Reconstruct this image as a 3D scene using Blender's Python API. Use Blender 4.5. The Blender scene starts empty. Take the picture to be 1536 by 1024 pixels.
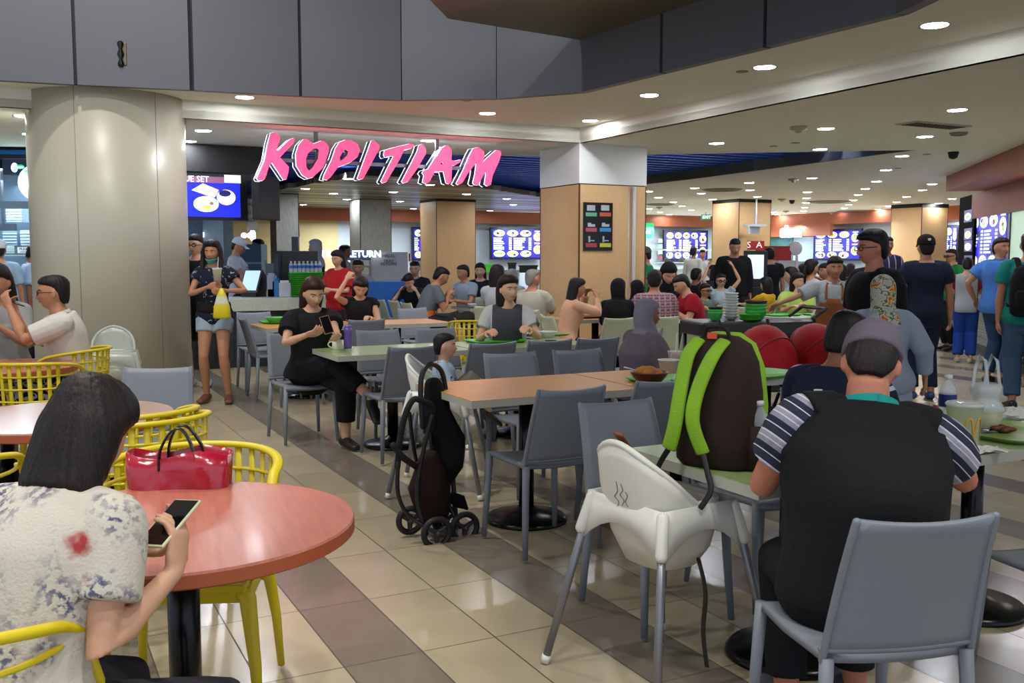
import bpy, bmesh, math, random
import numpy as np
from mathutils import Vector, Matrix, Euler, geometry
R = math.radians
random.seed(7)
SC = bpy.context.scene
COL = SC.collection
# ---------------------------------------------------------------- camera model (1536 x 1024 frame)
F = 1450.0; CX = 768; CY = 512; PITCH = math.atan((512-385)/F); H = 1.44
HC1, HC2 = 3.02, 2.84            # ceiling heights: in front of / behind the beams
GA = R(27.2)                     # the building grid is turned by this angle
U = Vector((-math.sin(GA), math.cos(GA), 0)); V = Vector((math.cos(GA), math.sin(GA), 0))
def ray(px, py):
    x = (px-CX)/F; z = -(py-CY)/F; c, s = math.cos(PITCH), math.sin(PITCH)
    return Vector((x, c+z*s, -s+z*c))
def G(px, py, z=0.0):            # point seen at a pixel, on the level plane z
    r = ray(px, py); t = (z-H)/r.z
    return Vector((r.x*t, r.y*t, z))
def D(px, py, d):                # point seen at a pixel, at distance d along world Y
    r = ray(px, py); t = d/r.y
    return Vector((r.x*t, d, H+r.z*t))
def UV(u, v, z=0.0):
    p = U*u+V*v
    return Vector((p.x, p.y, z))
def onplane(px, py, p0, n):      # point seen at a pixel, on the plane through p0 with normal n
    r = ray(px, py); o = Vector((0, 0, H))
    return o + r*((p0-o).dot(n)/r.dot(n))

# ---------------------------------------------------------------- materials
MATS = {}
def srgb(c):
    if isinstance(c, str):
        c = c.lstrip('#'); c = ''.join(x*2 for x in c) if len(c) == 3 else ('808080' if len(c) < 6 else c); c = [int(c[i:i+2], 16)/255 for i in (0, 2, 4)]
    return [(x/12.92 if x <= .04045 else ((x+.055)/1.055)**2.4) for x in c]
def mat(name, col='#808080', rough=.55, metal=0, var=.06, scale=6, bump=0, bscale=60, alpha=1, trans=0, emit=0, coat=0, fn=None, spec=None, sheen=0):
    if name in MATS: return MATS[name]
    m = bpy.data.materials.new(name); m.use_nodes = True
    nt = m.node_tree; N = nt.nodes; L = nt.links
    b = N['Principled BSDF']; c = srgb(col)
    b.inputs['Roughness'].default_value = rough; b.inputs['Metallic'].default_value = metal
    b.inputs['Base Color'].default_value = (*c, 1)
    if spec is not None: b.inputs['Specular IOR Level'].default_value = spec
    if coat: b.inputs['Coat Weight'].default_value = coat; b.inputs['Coat Roughness'].default_value = .1
    if sheen: b.inputs['Sheen Weight'].default_value = sheen
    if trans:
        b.inputs['Transmission Weight'].default_value = trans; b.inputs['IOR'].default_value = 1.3
    if alpha < 1: b.inputs['Alpha'].default_value = alpha
    tc = N.new('ShaderNodeTexCoord')
    if emit:
        b.inputs['Emission Color'].default_value = (*c, 1); b.inputs['Emission Strength'].default_value = emit
    elif var and not fn:
        n = N.new('ShaderNodeTexNoise'); n.inputs['Scale'].default_value = scale; n.inputs['Detail'].default_value = 4
        L.new(tc.outputs['Object'], n.inputs['Vector'])
        mx = N.new('ShaderNodeMix'); mx.data_type = 'RGBA'
        mx.inputs[6].default_value = (*[x*(1-var*2) for x in c], 1); mx.inputs[7].default_value = (*[min(1, x*(1+var*2)) for x in c], 1)
        L.new(n.outputs['Fac'], mx.inputs[0]); L.new(mx.outputs[2], b.inputs['Base Color'])
    if bump:
        n2 = N.new('ShaderNodeTexNoise'); n2.inputs['Scale'].default_value = bscale; n2.inputs['Detail'].default_value = 3
        L.new(tc.outputs['Object'], n2.inputs['Vector'])
        bp = N.new('ShaderNodeBump'); bp.inputs['Strength'].default_value = bump; bp.inputs['Distance'].default_value = .01
        L.new(n2.outputs['Fac'], bp.inputs['Height']); L.new(bp.outputs['Normal'], b.inputs['Normal'])
    if fn: fn(m, nt, N, L, b, tc)
    MATS[name] = m
    return m
def ramp(N, stops, interp='LINEAR'):
    r = N.new('ShaderNodeValToRGB'); cr = r.color_ramp; cr.interpolation = interp
    while len(cr.elements) > 1: cr.elements.remove(cr.elements[-1])
    cr.elements[0].position = stops[0][0]; cr.elements[0].color = (*srgb(stops[0][1]), 1)
    for p, c in stops[1:]:
        e = cr.elements.new(p); e.color = (*srgb(c), 1)
    return r
def mapping(N, L, tc, scale=(1, 1, 1), rot=(0, 0, 0), loc=(0, 0, 0), out='Object'):
    mp = N.new('ShaderNodeMapping'); L.new(tc.outputs[out], mp.inputs[0])
    mp.inputs['Scale'].default_value = scale; mp.inputs['Rotation'].default_value = rot; mp.inputs['Location'].default_value = loc
    return mp
def f_wood(c1, c2, sc=(1, 1, 1), s=4):
    def fn(m, nt, N, L, b, tc):
        mp = mapping(N, L, tc, sc)
        n = N.new('ShaderNodeTexNoise'); n.inputs['Scale'].default_value = s; n.inputs['Detail'].default_value = 6
        n.inputs['Roughness'].default_value = .6; L.new(mp.outputs[0], n.inputs['Vector'])
        r = ramp(N, [(.32, c1), (.68, c2)]); L.new(n.outputs['Fac'], r.inputs[0]); L.new(r.outputs[0], b.inputs['Base Color'])
    return fn
def f_blotch(stops, scale=8, detail=3, vor=False, sc=(1, 1, 1), interp='CONSTANT', dist=0):
    def fn(m, nt, N, L, b, tc):
        mp = mapping(N, L, tc, sc)
        n = N.new('ShaderNodeTexNoise'); n.inputs['Scale'].default_value = scale; n.inputs['Detail'].default_value = detail
        n.inputs['Distortion'].default_value = dist
        L.new(mp.outputs[0], n.inputs['Vector'])
        r = ramp(N, stops, interp); L.new(n.outputs['Fac'], r.inputs[0]); L.new(r.outputs[0], b.inputs['Base Color'])
    return fn
def f_stripe(stops, scale=10, rot=(0, 0, 0), axis='Z'):
    def fn(m, nt, N, L, b, tc):
        mp = mapping(N, L, tc, (1, 1, 1), rot)
        w = N.new('ShaderNodeTexWave'); w.wave_type = 'BANDS'; w.bands_direction = axis; w.wave_profile = 'SAW'
        w.inputs['Scale'].default_value = scale; w.inputs['Distortion'].default_value = .3
        L.new(mp.outputs[0], w.inputs['Vector'])
        r = ramp(N, stops, 'CONSTANT'); L.new(w.outputs['Fac'], r.inputs[0]); L.new(r.outputs[0], b.inputs['Base Color'])
    return fn
def f_plaid(base, l1, l2, scale=8):
    def fn(m, nt, N, L, b, tc):
        prev = None
        for ax, c, s, th in (('X', l1, scale, .82), ('Z', l2, scale, .82), ('X', base, scale*2, .75), ('Z', l1, scale*2.01, .8)):
            w = N.new('ShaderNodeTexWave'); w.bands_direction = ax; w.inputs['Scale'].default_value = s
            L.new(tc.outputs['Object'], w.inputs['Vector'])
            mt = N.new('ShaderNodeMath'); mt.operation = 'GREATER_THAN'; mt.inputs[1].default_value = th; L.new(w.outputs['Fac'], mt.inputs[0])
            mx = N.new('ShaderNodeMix'); mx.data_type = 'RGBA'; L.new(mt.outputs[0], mx.inputs[0])
            if prev is None: mx.inputs[6].default_value = (*srgb(base), 1)
            else: L.new(prev, mx.inputs[6])
            mx.inputs[7].default_value = (*srgb(c), 1); prev = mx.outputs[2]
        L.new(prev, b.inputs['Base Color'])
    return fn

# ---------------------------------------------------------------- mesh helpers
def link(name, bm, m, parent=None, smooth=False, loc=None, rz=0, kind=None, bevel=0, auto=None):
    me = bpy.data.meshes.new(name)
    bmesh.ops.recalc_face_normals(bm, faces=bm.faces)
    bm.to_mesh(me); bm.free()
    for mm in (m if isinstance(m, (list, tuple)) else [m]): me.materials.append(mm)
    o = bpy.data.objects.new(name, me); COL.objects.link(o)
    if smooth:
        me.polygons.foreach_set('use_smooth', [True]*len(me.polygons))
    if bevel:
        md = o.modifiers.new('b', 'BEVEL'); md.width = bevel; md.segments = 2; md.limit_method = 'ANGLE'; md.angle_limit = R(50)
    if parent: o.parent = parent
    if loc is not None: o.location = loc
    o.rotation_euler.z = rz
    if kind: o['kind'] = kind
    return o
def empty(name, loc=(0, 0, 0), rz=0, label=None, cat=None, group=None):
    o = bpy.data.objects.new(name, None); COL.objects.link(o); o.empty_display_size = .1
    o.location = loc; o.rotation_euler.z = rz
    return tag(o, label, cat, group)
def tag(o, label=None, cat=None, group=None, kind=None):
    if label: o['label'] = label
    if cat: o['category'] = cat
    if group: o['group'] = group
    if kind: o['kind'] = kind
    return o
def copy_tree(o, parent=None):
    c = o.copy(); COL.objects.link(c); c.parent = parent
    for ch in list(o.children): copy_tree(ch, c)
    return c
def place(o, loc, rz, label=None, group=None):
    o.location = loc; o.rotation_euler = (0, 0, rz); return tag(o, label, None, group)
def B(bm, lo, hi, M=None, mi=0):
    vs = [bm.verts.new((M @ Vector(p)) if M else p) for p in [(x, y, z) for x in (lo[0], hi[0]) for y in (lo[1], hi[1]) for z in (lo[2], hi[2])]]
    for q in ((0, 1, 3, 2), (4, 6, 7, 5), (0, 4, 5, 1), (2, 3, 7, 6), (0, 2, 6, 4), (1, 5, 7, 3)):
        f = bm.faces.new([vs[i] for i in q]); f.material_index = mi
    return vs
def box(lo, hi, M=None):
    bm = bmesh.new(); B(bm, lo, hi, M); return bm
def tube(bm, pts, rad, n=12, cap='round', ref=None, closed=False, mi=0):
    """loft of elliptical rings along pts; rad = number or (a, b) per point, a along 'ref' side axis"""
    pts = [Vector(p) for p in pts]; k = len(pts)
    rad = [(r, r) if not isinstance(r, (tuple, list)) else tuple(r) for r in (rad if isinstance(rad, (list, tuple)) and len(rad) == k else [rad]*k)]
    tang = []
    for i in range(k):
        if closed: t = pts[(i+1) % k]-pts[i-1]
        else: t = (pts[min(i+1, k-1)]-pts[max(i-1, 0)])
        if t.length < 1e-9: t = Vector((0, 0, 1))
        tang.append(t.normalized())
    side = Vector(ref) if ref else (Vector((1, 0, 0)) if abs(tang[0].x) < .9 else Vector((0, 1, 0)))
    P, Rr, T = list(pts), list(rad), list(tang)
    if cap == 'round' and not closed:
        a, b = rad[0], rad[-1]
        for q in (.5, .87):
            P.insert(0, pts[0]-tang[0]*min(a)*q); Rr.insert(0, tuple(x*math.sqrt(1-q*q) for x in a)); T.insert(0, tang[0])
            P.append(pts[-1]+tang[-1]*min(b)*q); Rr.append(tuple(x*math.sqrt(1-q*q) for x in b)); T.append(tang[-1])
    rings = []
    for p, (a, b), t in zip(P, Rr, T):
        s = side-t*side.dot(t)
        if s.length < 1e-4: s = t.orthogonal()
        s.normalize(); w = t.cross(s); side = s if not ref else Vector(ref)
        rings.append([bm.verts.new(p+s*(a*math.cos(2*math.pi*j/n))+w*(b*math.sin(2*math.pi*j/n))) for j in range(n)])
    m = len(rings)
    for i in range(m if closed else m-1):
        A, Bq = rings[i], rings[(i+1) % m]
        for j in range(n):
            f = bm.faces.new((A[j], A[(j+1) % n], Bq[(j+1) % n], Bq[j])); f.material_index = mi
    if not closed:
        for rg in (rings[0][::-1], rings[-1]):
            f = bm.faces.new(rg); f.material_index = mi
def ell(bm, c, r, M=None, nu=16, nv=10, mi=0):
    c = Vector(c); r = (r, r, r) if not isinstance(r, (tuple, list)) else r
    rows = []
    for i in range(1, nv):
        ph = math.pi*i/nv
        rows.append([Vector((r[0]*math.sin(ph)*math.cos(2*math.pi*j/nu), r[1]*math.sin(ph)*math.sin(2*math.pi*j/nu), r[2]*math.cos(ph))) for j in range(nu)])
    tr = (lambda p: c+(M @ p)) if M else (lambda p: c+p)
    rows = [[bm.verts.new(tr(p)) for p in rw] for rw in rows]
    t = bm.verts.new(tr(Vector((0, 0, r[2])))); b = bm.verts.new(tr(Vector((0, 0, -r[2]))))
    for j in range(nu):
        k = (j+1) % nu
        fs = [bm.faces.new((t, rows[0][j], rows[0][k])), bm.faces.new((b, rows[-1][k], rows[-1][j]))]
        for i in range(len(rows)-1): fs.append(bm.faces.new((rows[i][j], rows[i+1][j], rows[i+1][k], rows[i][k])))
        for f in fs: f.material_index = mi
def lathe(bm, prof, n=32, c=(0, 0, 0), mi=0, M=None):
    """profile [(r, z)...]; closes to the axis when r == 0"""
    c = Vector(c); rings = []
    tr = (lambda p: c+(M @ p)) if M else (lambda p: c+p)
    for r, z in prof:
        if r < 1e-6: rings.append([bm.verts.new(tr(Vector((0, 0, z))))])
        else: rings.append([bm.verts.new(tr(Vector((r*math.cos(2*math.pi*j/n), r*math.sin(2*math.pi*j/n), z)))) for j in range(n)])
    for A, Bq in zip(rings, rings[1:]):
        for j in range(n):
            k = (j+1) % n
            if len(A) == 1 and len(Bq) == 1: continue
            if len(A) == 1: f = bm.faces.new((A[0], Bq[j], Bq[k]))
            elif len(Bq) == 1: f = bm.faces.new((A[j], A[k], Bq[0]))
            else: f = bm.faces.new((A[j], A[k], Bq[k], Bq[j]))
            f.material_index = mi
def prism(bm, poly, z0, z1, M=None, mi=0):
    """extrude a 2D polygon between z0 and z1"""
    tr = (lambda p: M @ Vector(p)) if M else (lambda p: Vector(p))
    a = [bm.verts.new(tr((x, y, z0))) for x, y in poly]; b = [bm.verts.new(tr((x, y, z1))) for x, y in poly]
    fs = [bm.faces.new(a[::-1]), bm.faces.new(b)]
    for i in range(len(poly)):
        j = (i+1) % len(poly); fs.append(bm.faces.new((a[i], a[j], b[j], b[i])))
    for f in fs: f.material_index = mi
def sheet(bm, grid, th=0, mi=0):
    """surface from a grid of points; th>0 gives it thickness along the local normal"""
    g = [[Vector(p) for p in r] for r in grid]; n, m = len(g), len(g[0])
    def nrm(i, j):
        a = g[min(i+1, n-1)][j]-g[max(i-1, 0)][j]; b = g[i][min(j+1, m-1)]-g[i][max(j-1, 0)]
        c = a.cross(b); return c.normalized() if c.length > 1e-9 else Vector((0, 0, 1))
    A = [[bm.verts.new(g[i][j]+nrm(i, j)*th/2) for j in range(m)] for i in range(n)]
    fs = []
    for i in range(n-1):
        for j in range(m-1): fs.append(bm.faces.new((A[i][j], A[i+1][j], A[i+1][j+1], A[i][j+1])))
    if th:
        C = [[bm.verts.new(g[i][j]-nrm(i, j)*th/2) for j in range(m)] for i in range(n)]
        for i in range(n-1):
            for j in range(m-1): fs.append(bm.faces.new((C[i][j], C[i][j+1], C[i+1][j+1], C[i+1][j])))
        for i in range(n-1):
            fs.append(bm.faces.new((A[i][0], C[i][0], C[i+1][0], A[i+1][0]))); fs.append(bm.faces.new((A[i][-1], A[i+1][-1], C[i+1][-1], C[i][-1])))
        for j in range(m-1):
            fs.append(bm.faces.new((A[0][j], A[0][j+1], C[0][j+1], C[0][j]))); fs.append(bm.faces.new((A[-1][j], C[-1][j], C[-1][j+1], A[-1][j+1])))
    for f in fs: f.material_index = mi
def crom(pts, n=6):
    """Catmull-Rom through tuples of any length"""
    out = []; k = len(pts)
    for i in range(k-1):
        p0, p1, p2, p3 = pts[max(i-1, 0)], pts[i], pts[i+1], pts[min(i+2, k-1)]
        for s in range(n):
            t = s/n
            out.append(tuple(.5*((2*b)+(-a+c)*t+(2*a-5*b+4*c-d)*t*t+(-a+3*b-3*c+d)*t**3) for a, b, c, d in zip(p0, p1, p2, p3)))
    out.append(tuple(pts[-1])); return out
REMESH = []
def remesh(o, vox, smooth=2, wr=0, wf=9.0, seed=0, streak=False):
    md = o.modifiers.new('r', 'REMESH'); md.mode = 'VOXEL'; md.voxel_size = vox; md.use_smooth_shade = True
    if smooth:
        sm = o.modifiers.new('s', 'SMOOTH'); sm.factor = .5; sm.iterations = smooth
    REMESH.append((o, wr, wf, seed, streak))
def bake_remesh():
    dg = bpy.context.evaluated_depsgraph_get(); dg.update()
    for o, wr, wf, seed, streak in REMESH:
        me = bpy.data.meshes.new_from_object(o.evaluated_get(dg)); old = o.data
        for m in old.materials:
            if len(me.materials) == 0: me.materials.append(m)
        o.modifiers.clear(); o.data = me
        n = len(me.vertices)
        if wr and n:
            co = np.empty(n*3, np.float32); me.vertices.foreach_get('co', co); co = co.reshape(-1, 3)
            no = np.empty(n*3, np.float32); me.vertices.foreach_get('normal', no); no = no.reshape(-1, 3)
            rs = np.random.RandomState(seed); d = np.zeros(n)
            if streak:      # strands: fine ridges that run down
                c0 = np.array(streak if isinstance(streak, tuple) else (0, 0, 0)); q = co-c0
                a = np.arctan2(q[:, 0], q[:, 1])
                for k in range(6):
                    fr = rs.uniform(14, 60); d += np.sin(a*fr+rs.uniform(0, 6)+q[:, 2]*rs.uniform(-14, 14))/6
            else:
                for k in range(7):
                    w = rs.normal(size=3)*wf*(.6+k*.35); w[2] *= .55
                    d += np.sin(co@w+rs.uniform(0, 6)+1.3*np.sin(co@(rs.normal(size=3)*wf*.5)))/(1+.4*k)/3
            co += no*(d*wr)[:, None]
            me.vertices.foreach_set('co', co.ravel()); me.update()
        if n: me.polygons.foreach_set('use_smooth', [True]*len(me.polygons))
        me.name = o.name
        bpy.data.meshes.remove(old)
def area_light(name, loc, size, power, col=(1, .96, .88), rot=(0, 0, 0), sy=None):
    l = bpy.data.lights.new(name, 'AREA'); l.energy = power; l.size = size; l.color = col
    if sy: l.shape = 'RECTANGLE'; l.size_y = sy
    else: l.shape = 'DISK'
    o = bpy.data.objects.new(name, l); COL.objects.link(o); o.location = loc; o.rotation_euler = rot; return o
# ---------------------------------------------------------------- people
def ik(S, T, a, b, hint):
    S, T = Vector(S), Vector(T); d = T-S; L = d.length
    if L > (a+b)*.995: T = S+d.normalized()*(a+b)*.995; d = T-S; L = d.length
    L = max(L, abs(a-b)+.02); x = (a*a-b*b+L*L)/(2*L); hgt = math.sqrt(max(0, a*a-x*x))
    dn = d.normalized(); hv = Vector(hint); hv -= dn*hv.dot(dn)
    if hv.length < 1e-4: hv = dn.orthogonal()
    return S+dn*x+hv.normalized()*hgt, T
def g1(v, s): return math.exp(-(v/s)**2)
def face_y(x, z):
    jw = 1-.26*max(0, -z/.115)**1.6
    X = x/(.074*jw); Z = z/.116; q = 1-X*X-Z*Z
    if q <= 0: return None
    y = .094*math.sqrt(q)
    y = min(y, .088)+.25*(y-min(y, .088))
    if z < .016: y += .028*g1(x, .0115)*max(0, min(1, (.016-z)/.045))*(1 if z > -.034 else g1(z+.034, .007))
    y -= .010*g1(abs(x)-.031, .017)*g1(z-.004, .014)
    y += .004*g1(z-.028, .011)*g1(x, .05)
    y += .008*g1(x, .022)*g1(z+.058, .009)+.013*g1(x, .026)*g1(z+.094, .02)
    y += .004*g1(abs(x)-.042, .02)*g1(z+.024, .02)
    return y
def head_geo(bm, M, k, nu=40, nv=30):
    rows = []
    for i in range(1, nv):
        ph = math.pi*i/nv; z = .116*math.cos(ph); rw = []
        jw = 1-.26*max(0, -z/.115)**1.6
        for j in range(nu):
            a = 2*math.pi*j/nu; x = .074*jw*math.sin(ph)*math.cos(a); y = .094*math.sin(ph)*math.sin(a)
            if y > 1e-5: y = face_y(x, z) or y
            else:
                y *= 1.08
                if z < -.03: y *= max(.35, 1-(-z-.03)*9)
                x *= 1.04
            rw.append(bm.verts.new(M @ (Vector((x, y, z))*k)))
        rows.append(rw)
    t = bm.verts.new(M @ Vector((0, 0, .116*k))); b = bm.verts.new(M @ Vector((0, .03*k, -.116*k)))
    for j in range(nu):
        q = (j+1) % nu
        bm.faces.new((t, rows[0][j], rows[0][q])); bm.faces.new((b, rows[-1][q], rows[-1][j]))
        for i in range(len(rows)-1): bm.faces.new((rows[i][j], rows[i+1][j], rows[i+1][q], rows[i][q]))
    R3 = M.to_3x3()
    for s in (-1, 1):
        ell(bm, M @ (Vector((s*.078, -.008, -.006))*k), tuple(v*k for v in (.010, .018, .031)), R3 @ Matrix.Rotation(s*.35, 3, 'Z'), 10, 8)
def hand_geo(bm, W, dr, pn, side, curl, k, spread=.1):
    """W wrist, dr direction to the fingers, pn palm normal; the thumb leaves the side of the palm"""
    dr = Vector(dr).normalized(); pn = Vector(pn); pn = (pn-dr*pn.dot(dr)).normalized(); ax = dr.cross(pn)*side
    thumb = -ax
    tube(bm, [W, W+dr*.03*k, W+dr*.085*k], [(.026*k, .019*k), (.038*k, .017*k), (.041*k, .014*k)], 10, 'round', ref=tuple(ax))
    for i, (o, L) in enumerate(((-.031, .068), (-.011, .076), (.010, .071), (.030, .057))):
        p = W+dr*.082*k+ax*o*k; d = (dr+ax*o*spread*18).normalized(); pts = [p-dr*.01*k, p]
        for q, fr in enumerate((.45, .32, .23)):
            a = curl*(.55, .95, .6)[q]*(1+.08*i)
            d = (d*math.cos(a)+pn*math.sin(a)).normalized() if True else d
            p = p+d*L*fr*k*1.05; pts.append(p)
            nx = (pn*math.cos(a)-dr*math.sin(a)); 
        tube(bm, pts, [.0095*k, .0095*k, .009*k, .0085*k, .0072*k], 8, 'round', ref=tuple(ax))
    p = W+dr*.028*k+thumb*.026*k; d = (dr*.62+thumb*.7+pn*.35*(.4+curl)).normalized(); d2 = (dr*.9+thumb*.15+pn*.45*curl).normalized()
    tube(bm, [p, p+d*.036*k, p+d*.036*k+d2*.032*k, p+d*.036*k+d2*.056*k], [.014*k, .0115*k, .0105*k, .008*k], 8, 'round')
HAIR = {   # rings (z, centre y, rx, ry) in the head's own frame
 'short': [(-.085, -.074, .040, .022), (-.055, -.066, .064, .040), (-.02, -.052, .078, .060), (.02, -.040, .082, .075), (.05, -.024, .083, .092), (.066, -.010, .081, .107), (.09, -.006, .075, .102), (.112, -.008, .058, .082), (.127, -.010, .034, .05), (.132, -.010, .012, .018)],
 'crew': [(-.08, -.072, .040, .022), (-.04, -.062, .068, .044), (.01, -.050, .0785, .062), (.045, -.034, .079, .080), (.068, -.014, .078, .101), (.09, -.008, .071, .094), (.109, -.008, .055, .074), (.121, -.010, .032, .046), (.125, -.010, .010, .014)],
 'bob': [(-.165, -.050, .078, .055), (-.155, -.046, .092, .066), (-.12, -.042, .098, .070), (-.06, -.038, .101, .078), (.0, -.034, .101, .083), (.035, -.018, .097, .096), (.06, -.004, .093, .109), (.095, -.002, .082, .104), (.12, -.004, .06, .080), (.134, -.006, .032, .045), (.138, -.006, .01, .014)],
 'bobopen': [(-.155, -.058, .07, .05), (-.148, -.052, .090, .062), (-.11, -.048, .096, .066), (-.06, -.046, .099, .070), (.0, -.044, .099, .074), (.04, -.032, .095, .082), (.066, -.014, .091, .099), (.095, -.006, .08, .1), (.12, -.004, .06, .078), (.134, -.006, .032, .045), (.138, -.006, .01, .014)],
 'long': [(-.36, -.085, .04, .022), (-.34, -.085, .065, .032), (-.28, -.082, .085, .040), (-.18, -.072, .096, .048), (-.10, -.062, .097, .056), (.0, -.046, .095, .070), (.04, -.032, .092, .082), (.066, -.014, .088, .098), (.095, -.006, .078, .1), (.12, -.004, .058, .078), (.134, -.006, .03, .043), (.138, -.006, .01, .014)],
 'hijab': [(-.36, -.01, .12, .08), (-.33, -.01, .19, .13), (-.27, -.01, .195, .14), (-.20, -.012, .160, .126), (-.145, -.010, .110, .108), (-.115, -.008, .090, .098), (-.07, -.026, .093, .088), (.0, -.034, .097, .084), (.05, -.022, .096, .092), (.075, -.010, .091, .105), (.11, -.008, .07, .09), (.133, -.01, .04, .052), (.140, -.01, .012, .016)],
 'capdome': [(.022, -.010, .087, .103), (.03, -.012, .090, .108), (.05, -.010, .090, .108), (.08, -.008, .087, .105), (.108, -.008, .075, .092), (.132, -.009, .050, .062), (.144, -.01, .018, .022)],
}
def hair_geo(bm, M, k, style):
    rg = crom(HAIR[style], 3); n = 30; rows = []
    for z, c, a, b in rg:
        a, b = max(.004, a), max(.004, b)
        rows.append([bm.verts.new(M @ (Vector((a*math.cos(t), c+b*math.sin(t), z))*k)) for t in [2*math.pi*j/n for j in range(n)]])
    for A, C in zip(rows, rows[1:]):
        for j in range(n): bm.faces.new((A[j], A[(j+1) % n], C[(j+1) % n], C[j]))
    bm.faces.new(rows[0][::-1]); bm.faces.new(rows[-1])
SKINS = {'l': '#c99a7c', 'm': '#b07c5c', 'd': '#8a5a42', 'r': '#b9785e'}
def skin(t): return mat('skin_'+t, SKINS[t], .52, var=.05, scale=14, spec=.35)
def cloth(name, col, fn=None, var=.08, rough=.85, scale=9): return mat('cloth_'+name, col, rough, var=var, scale=scale, bump=.25, bscale=180, fn=fn, spec=.25)
HB = dict(black='#0d0b0b', brown='#1f120d', grey='#6f6d68', dark='#131010')
def f_hair(c):
    def fn(m, nt, N, L, b, tc):
        mp = mapping(N, L, tc, (1, 1, .07)); n = N.new('ShaderNodeTexNoise'); n.inputs['Scale'].default_value = 260; n.inputs['Detail'].default_value = 4; L.new(mp.outputs[0], n.inputs['Vector'])
        c0 = HB[c]; r = ramp(N, [(.3, c0), (.75, {'#0d0b0b': '#241e1c', '#1f120d': '#3d2519', '#6f6d68': '#9a978f', '#131010': '#2b2320'}[c0])]); L.new(n.outputs['Fac'], r.inputs[0]); L.new(r.outputs[0], b.inputs['Base Color'])
        bp = N.new('ShaderNodeBump'); bp.inputs['Strength'].default_value = .35; bp.inputs['Distance'].default_value = .004; L.new(n.outputs['Fac'], bp.inputs['Height']); L.new(bp.outputs['Normal'], b.inputs['Normal'])
    return fn
def hairm(c): return mat('hair_'+c, HB[c], .5, spec=.22, fn=f_hair(c))
def person(label, loc, face, pose='stand', h=1.68, sex='m', w=1.0, belly=0, lean=0, slean=0, hy=0, hp=0, hr=0, seat=.46,
           hl=None, hr_=None, el=None, er=None, curl=.5, curll=None, pnl=None, pnr=None, fl=None, fr=None, kl=None, kr=None,
           skn='l', hair=('short', 'black'), top=('tee', '#222', .55), bot=('trousers', '#1a1a22'), shoes='#222', group=None,
           topm=None, botm=None, hd=None, over=None, hdl=None, hdr=None, hem=None, collar=None, eyes=True, glasses=False, lower=True, vox=None, seed=None, wr=.004, child=False, hairm_=None, cat='person', twist=0, fullleg=True, longtop=None):
    loc = Vector((loc[0], loc[1], 0)); d = max(1.5, loc.xy.length)
    vox = vox or min(.0125, max(.0058, d*.00095)); k = h/1.70; hk = k if not child else k*1.28
    sd = seed if seed is not None else int(abs(loc.x*37+loc.y*91)*10) % 9999
    root = empty('person', (loc.x, loc.y, 0), R(face), label, cat, group)
    sit = pose == 'sit'
    def skel(k):
        zh = (seat+.095*k) if sit else .925*k
        sp = []; p = Vector((0, 0, zh)); n = 26; ds = .52*k/n
        for i in range(n+1):
            s = i/n; f = min(1, s/.55); f = f*f*(3-2*f); a = R(lean)*(.45+.55*f); b = R(slean)*f
            t = Vector((math.sin(b), math.sin(a)*math.cos(b), math.cos(a)*math.cos(b))).normalized()
            sp.append((p.copy(), t)); p = p+t*ds
        nb, nt = sp[-1][0]-sp[-1][1]*.01*k, sp[-1][1]
        Mb = Matrix.Rotation(R(hy), 4, 'Z') @ Matrix.Rotation(-R(hp), 4, 'X') @ Matrix.Rotation(R(hr), 4, 'Y')
        hk = k if not child else k*1.28
        piv = nb+(nt*.6+Vector((0, 0, .4)))*.064*k
        hc = piv+(Mb.to_3x3() @ Vector((0, .018, .086)))*hk
        return zh, sp, nb, nt, Mb, hk, piv, hc
    n = 26; zh, sp, nb, nt, Mb, hk, piv, hc = skel(k)
    if hd:      # head top is seen at hd: slide sideways and scale the figure a little
        for it in range(6):
            zh, sp, nb, nt, Mb, hk, piv, hc = skel(k)
            hw = loc+Matrix.Rotation(R(face), 3, 'Z') @ hc
            t = D(hd[0], hd[1], hw.y); loc.x += t.x-hw.x; err = t.z-(hw.z+.112*hk)
            if sit: k *= 1+max(-.06, min(.06, err/(.83*k*max(.5, math.cos(R(lean))))))
            else: k *= 1+max(-.06, min(.06, err/(hw.z+.1)))
            k = max(.80*h/1.7, min(1.16*h/1.7, k))
        root.location = (loc.x, loc.y, 0); zh, sp, nb, nt, Mb, hk, piv, hc = skel(k)
        print('HEAD %-70s h=%.2f->%.2f err=%.3f' % (label[:70], h, k*1.7, err))
    def at(s):   # s in metres*k from the hip
        if s <= 0: return sp[0][0]+Vector((0, 0, 1))*s*k*1.0, Vector((0, 0, 1))
        q = min(n, s/.52*n); i = int(q); i2 = min(n, i+1); return sp[i][0].lerp(sp[i2][0], q-i), sp[i][1]
    def frame(s):
        pt, t = at(s); tw = R(twist)*max(0, min(1, s/.45)); x = Vector((math.cos(tw), math.sin(tw), 0)); x = (x-t*x.dot(t)).normalized(); y = t.cross(x)
        return pt, x, y, t
    m = sex == 'm'
    TS = [(-.10, .135, .095, -.01), (-.04, .165 if m else .175, .118, -.012), (.03, .160 if m else .168, .118, -.005), (.12, .146 if m else .132, .108+belly*.6, .0), (.20, .148 if m else .130, .105+belly, .004),
          (.30, .160 if m else .143, .115+belly*.5, .006), (.38, .168 if m else .150, .116, 0), (.44, .160 if m else .142, .100, -.008), (.485, .125 if m else .11, .078, -.012), (.515, .075, .062, -.008)]
    if child: TS = [(s, a*.92, b*.95, c) for s, a, b, c in TS]
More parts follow.
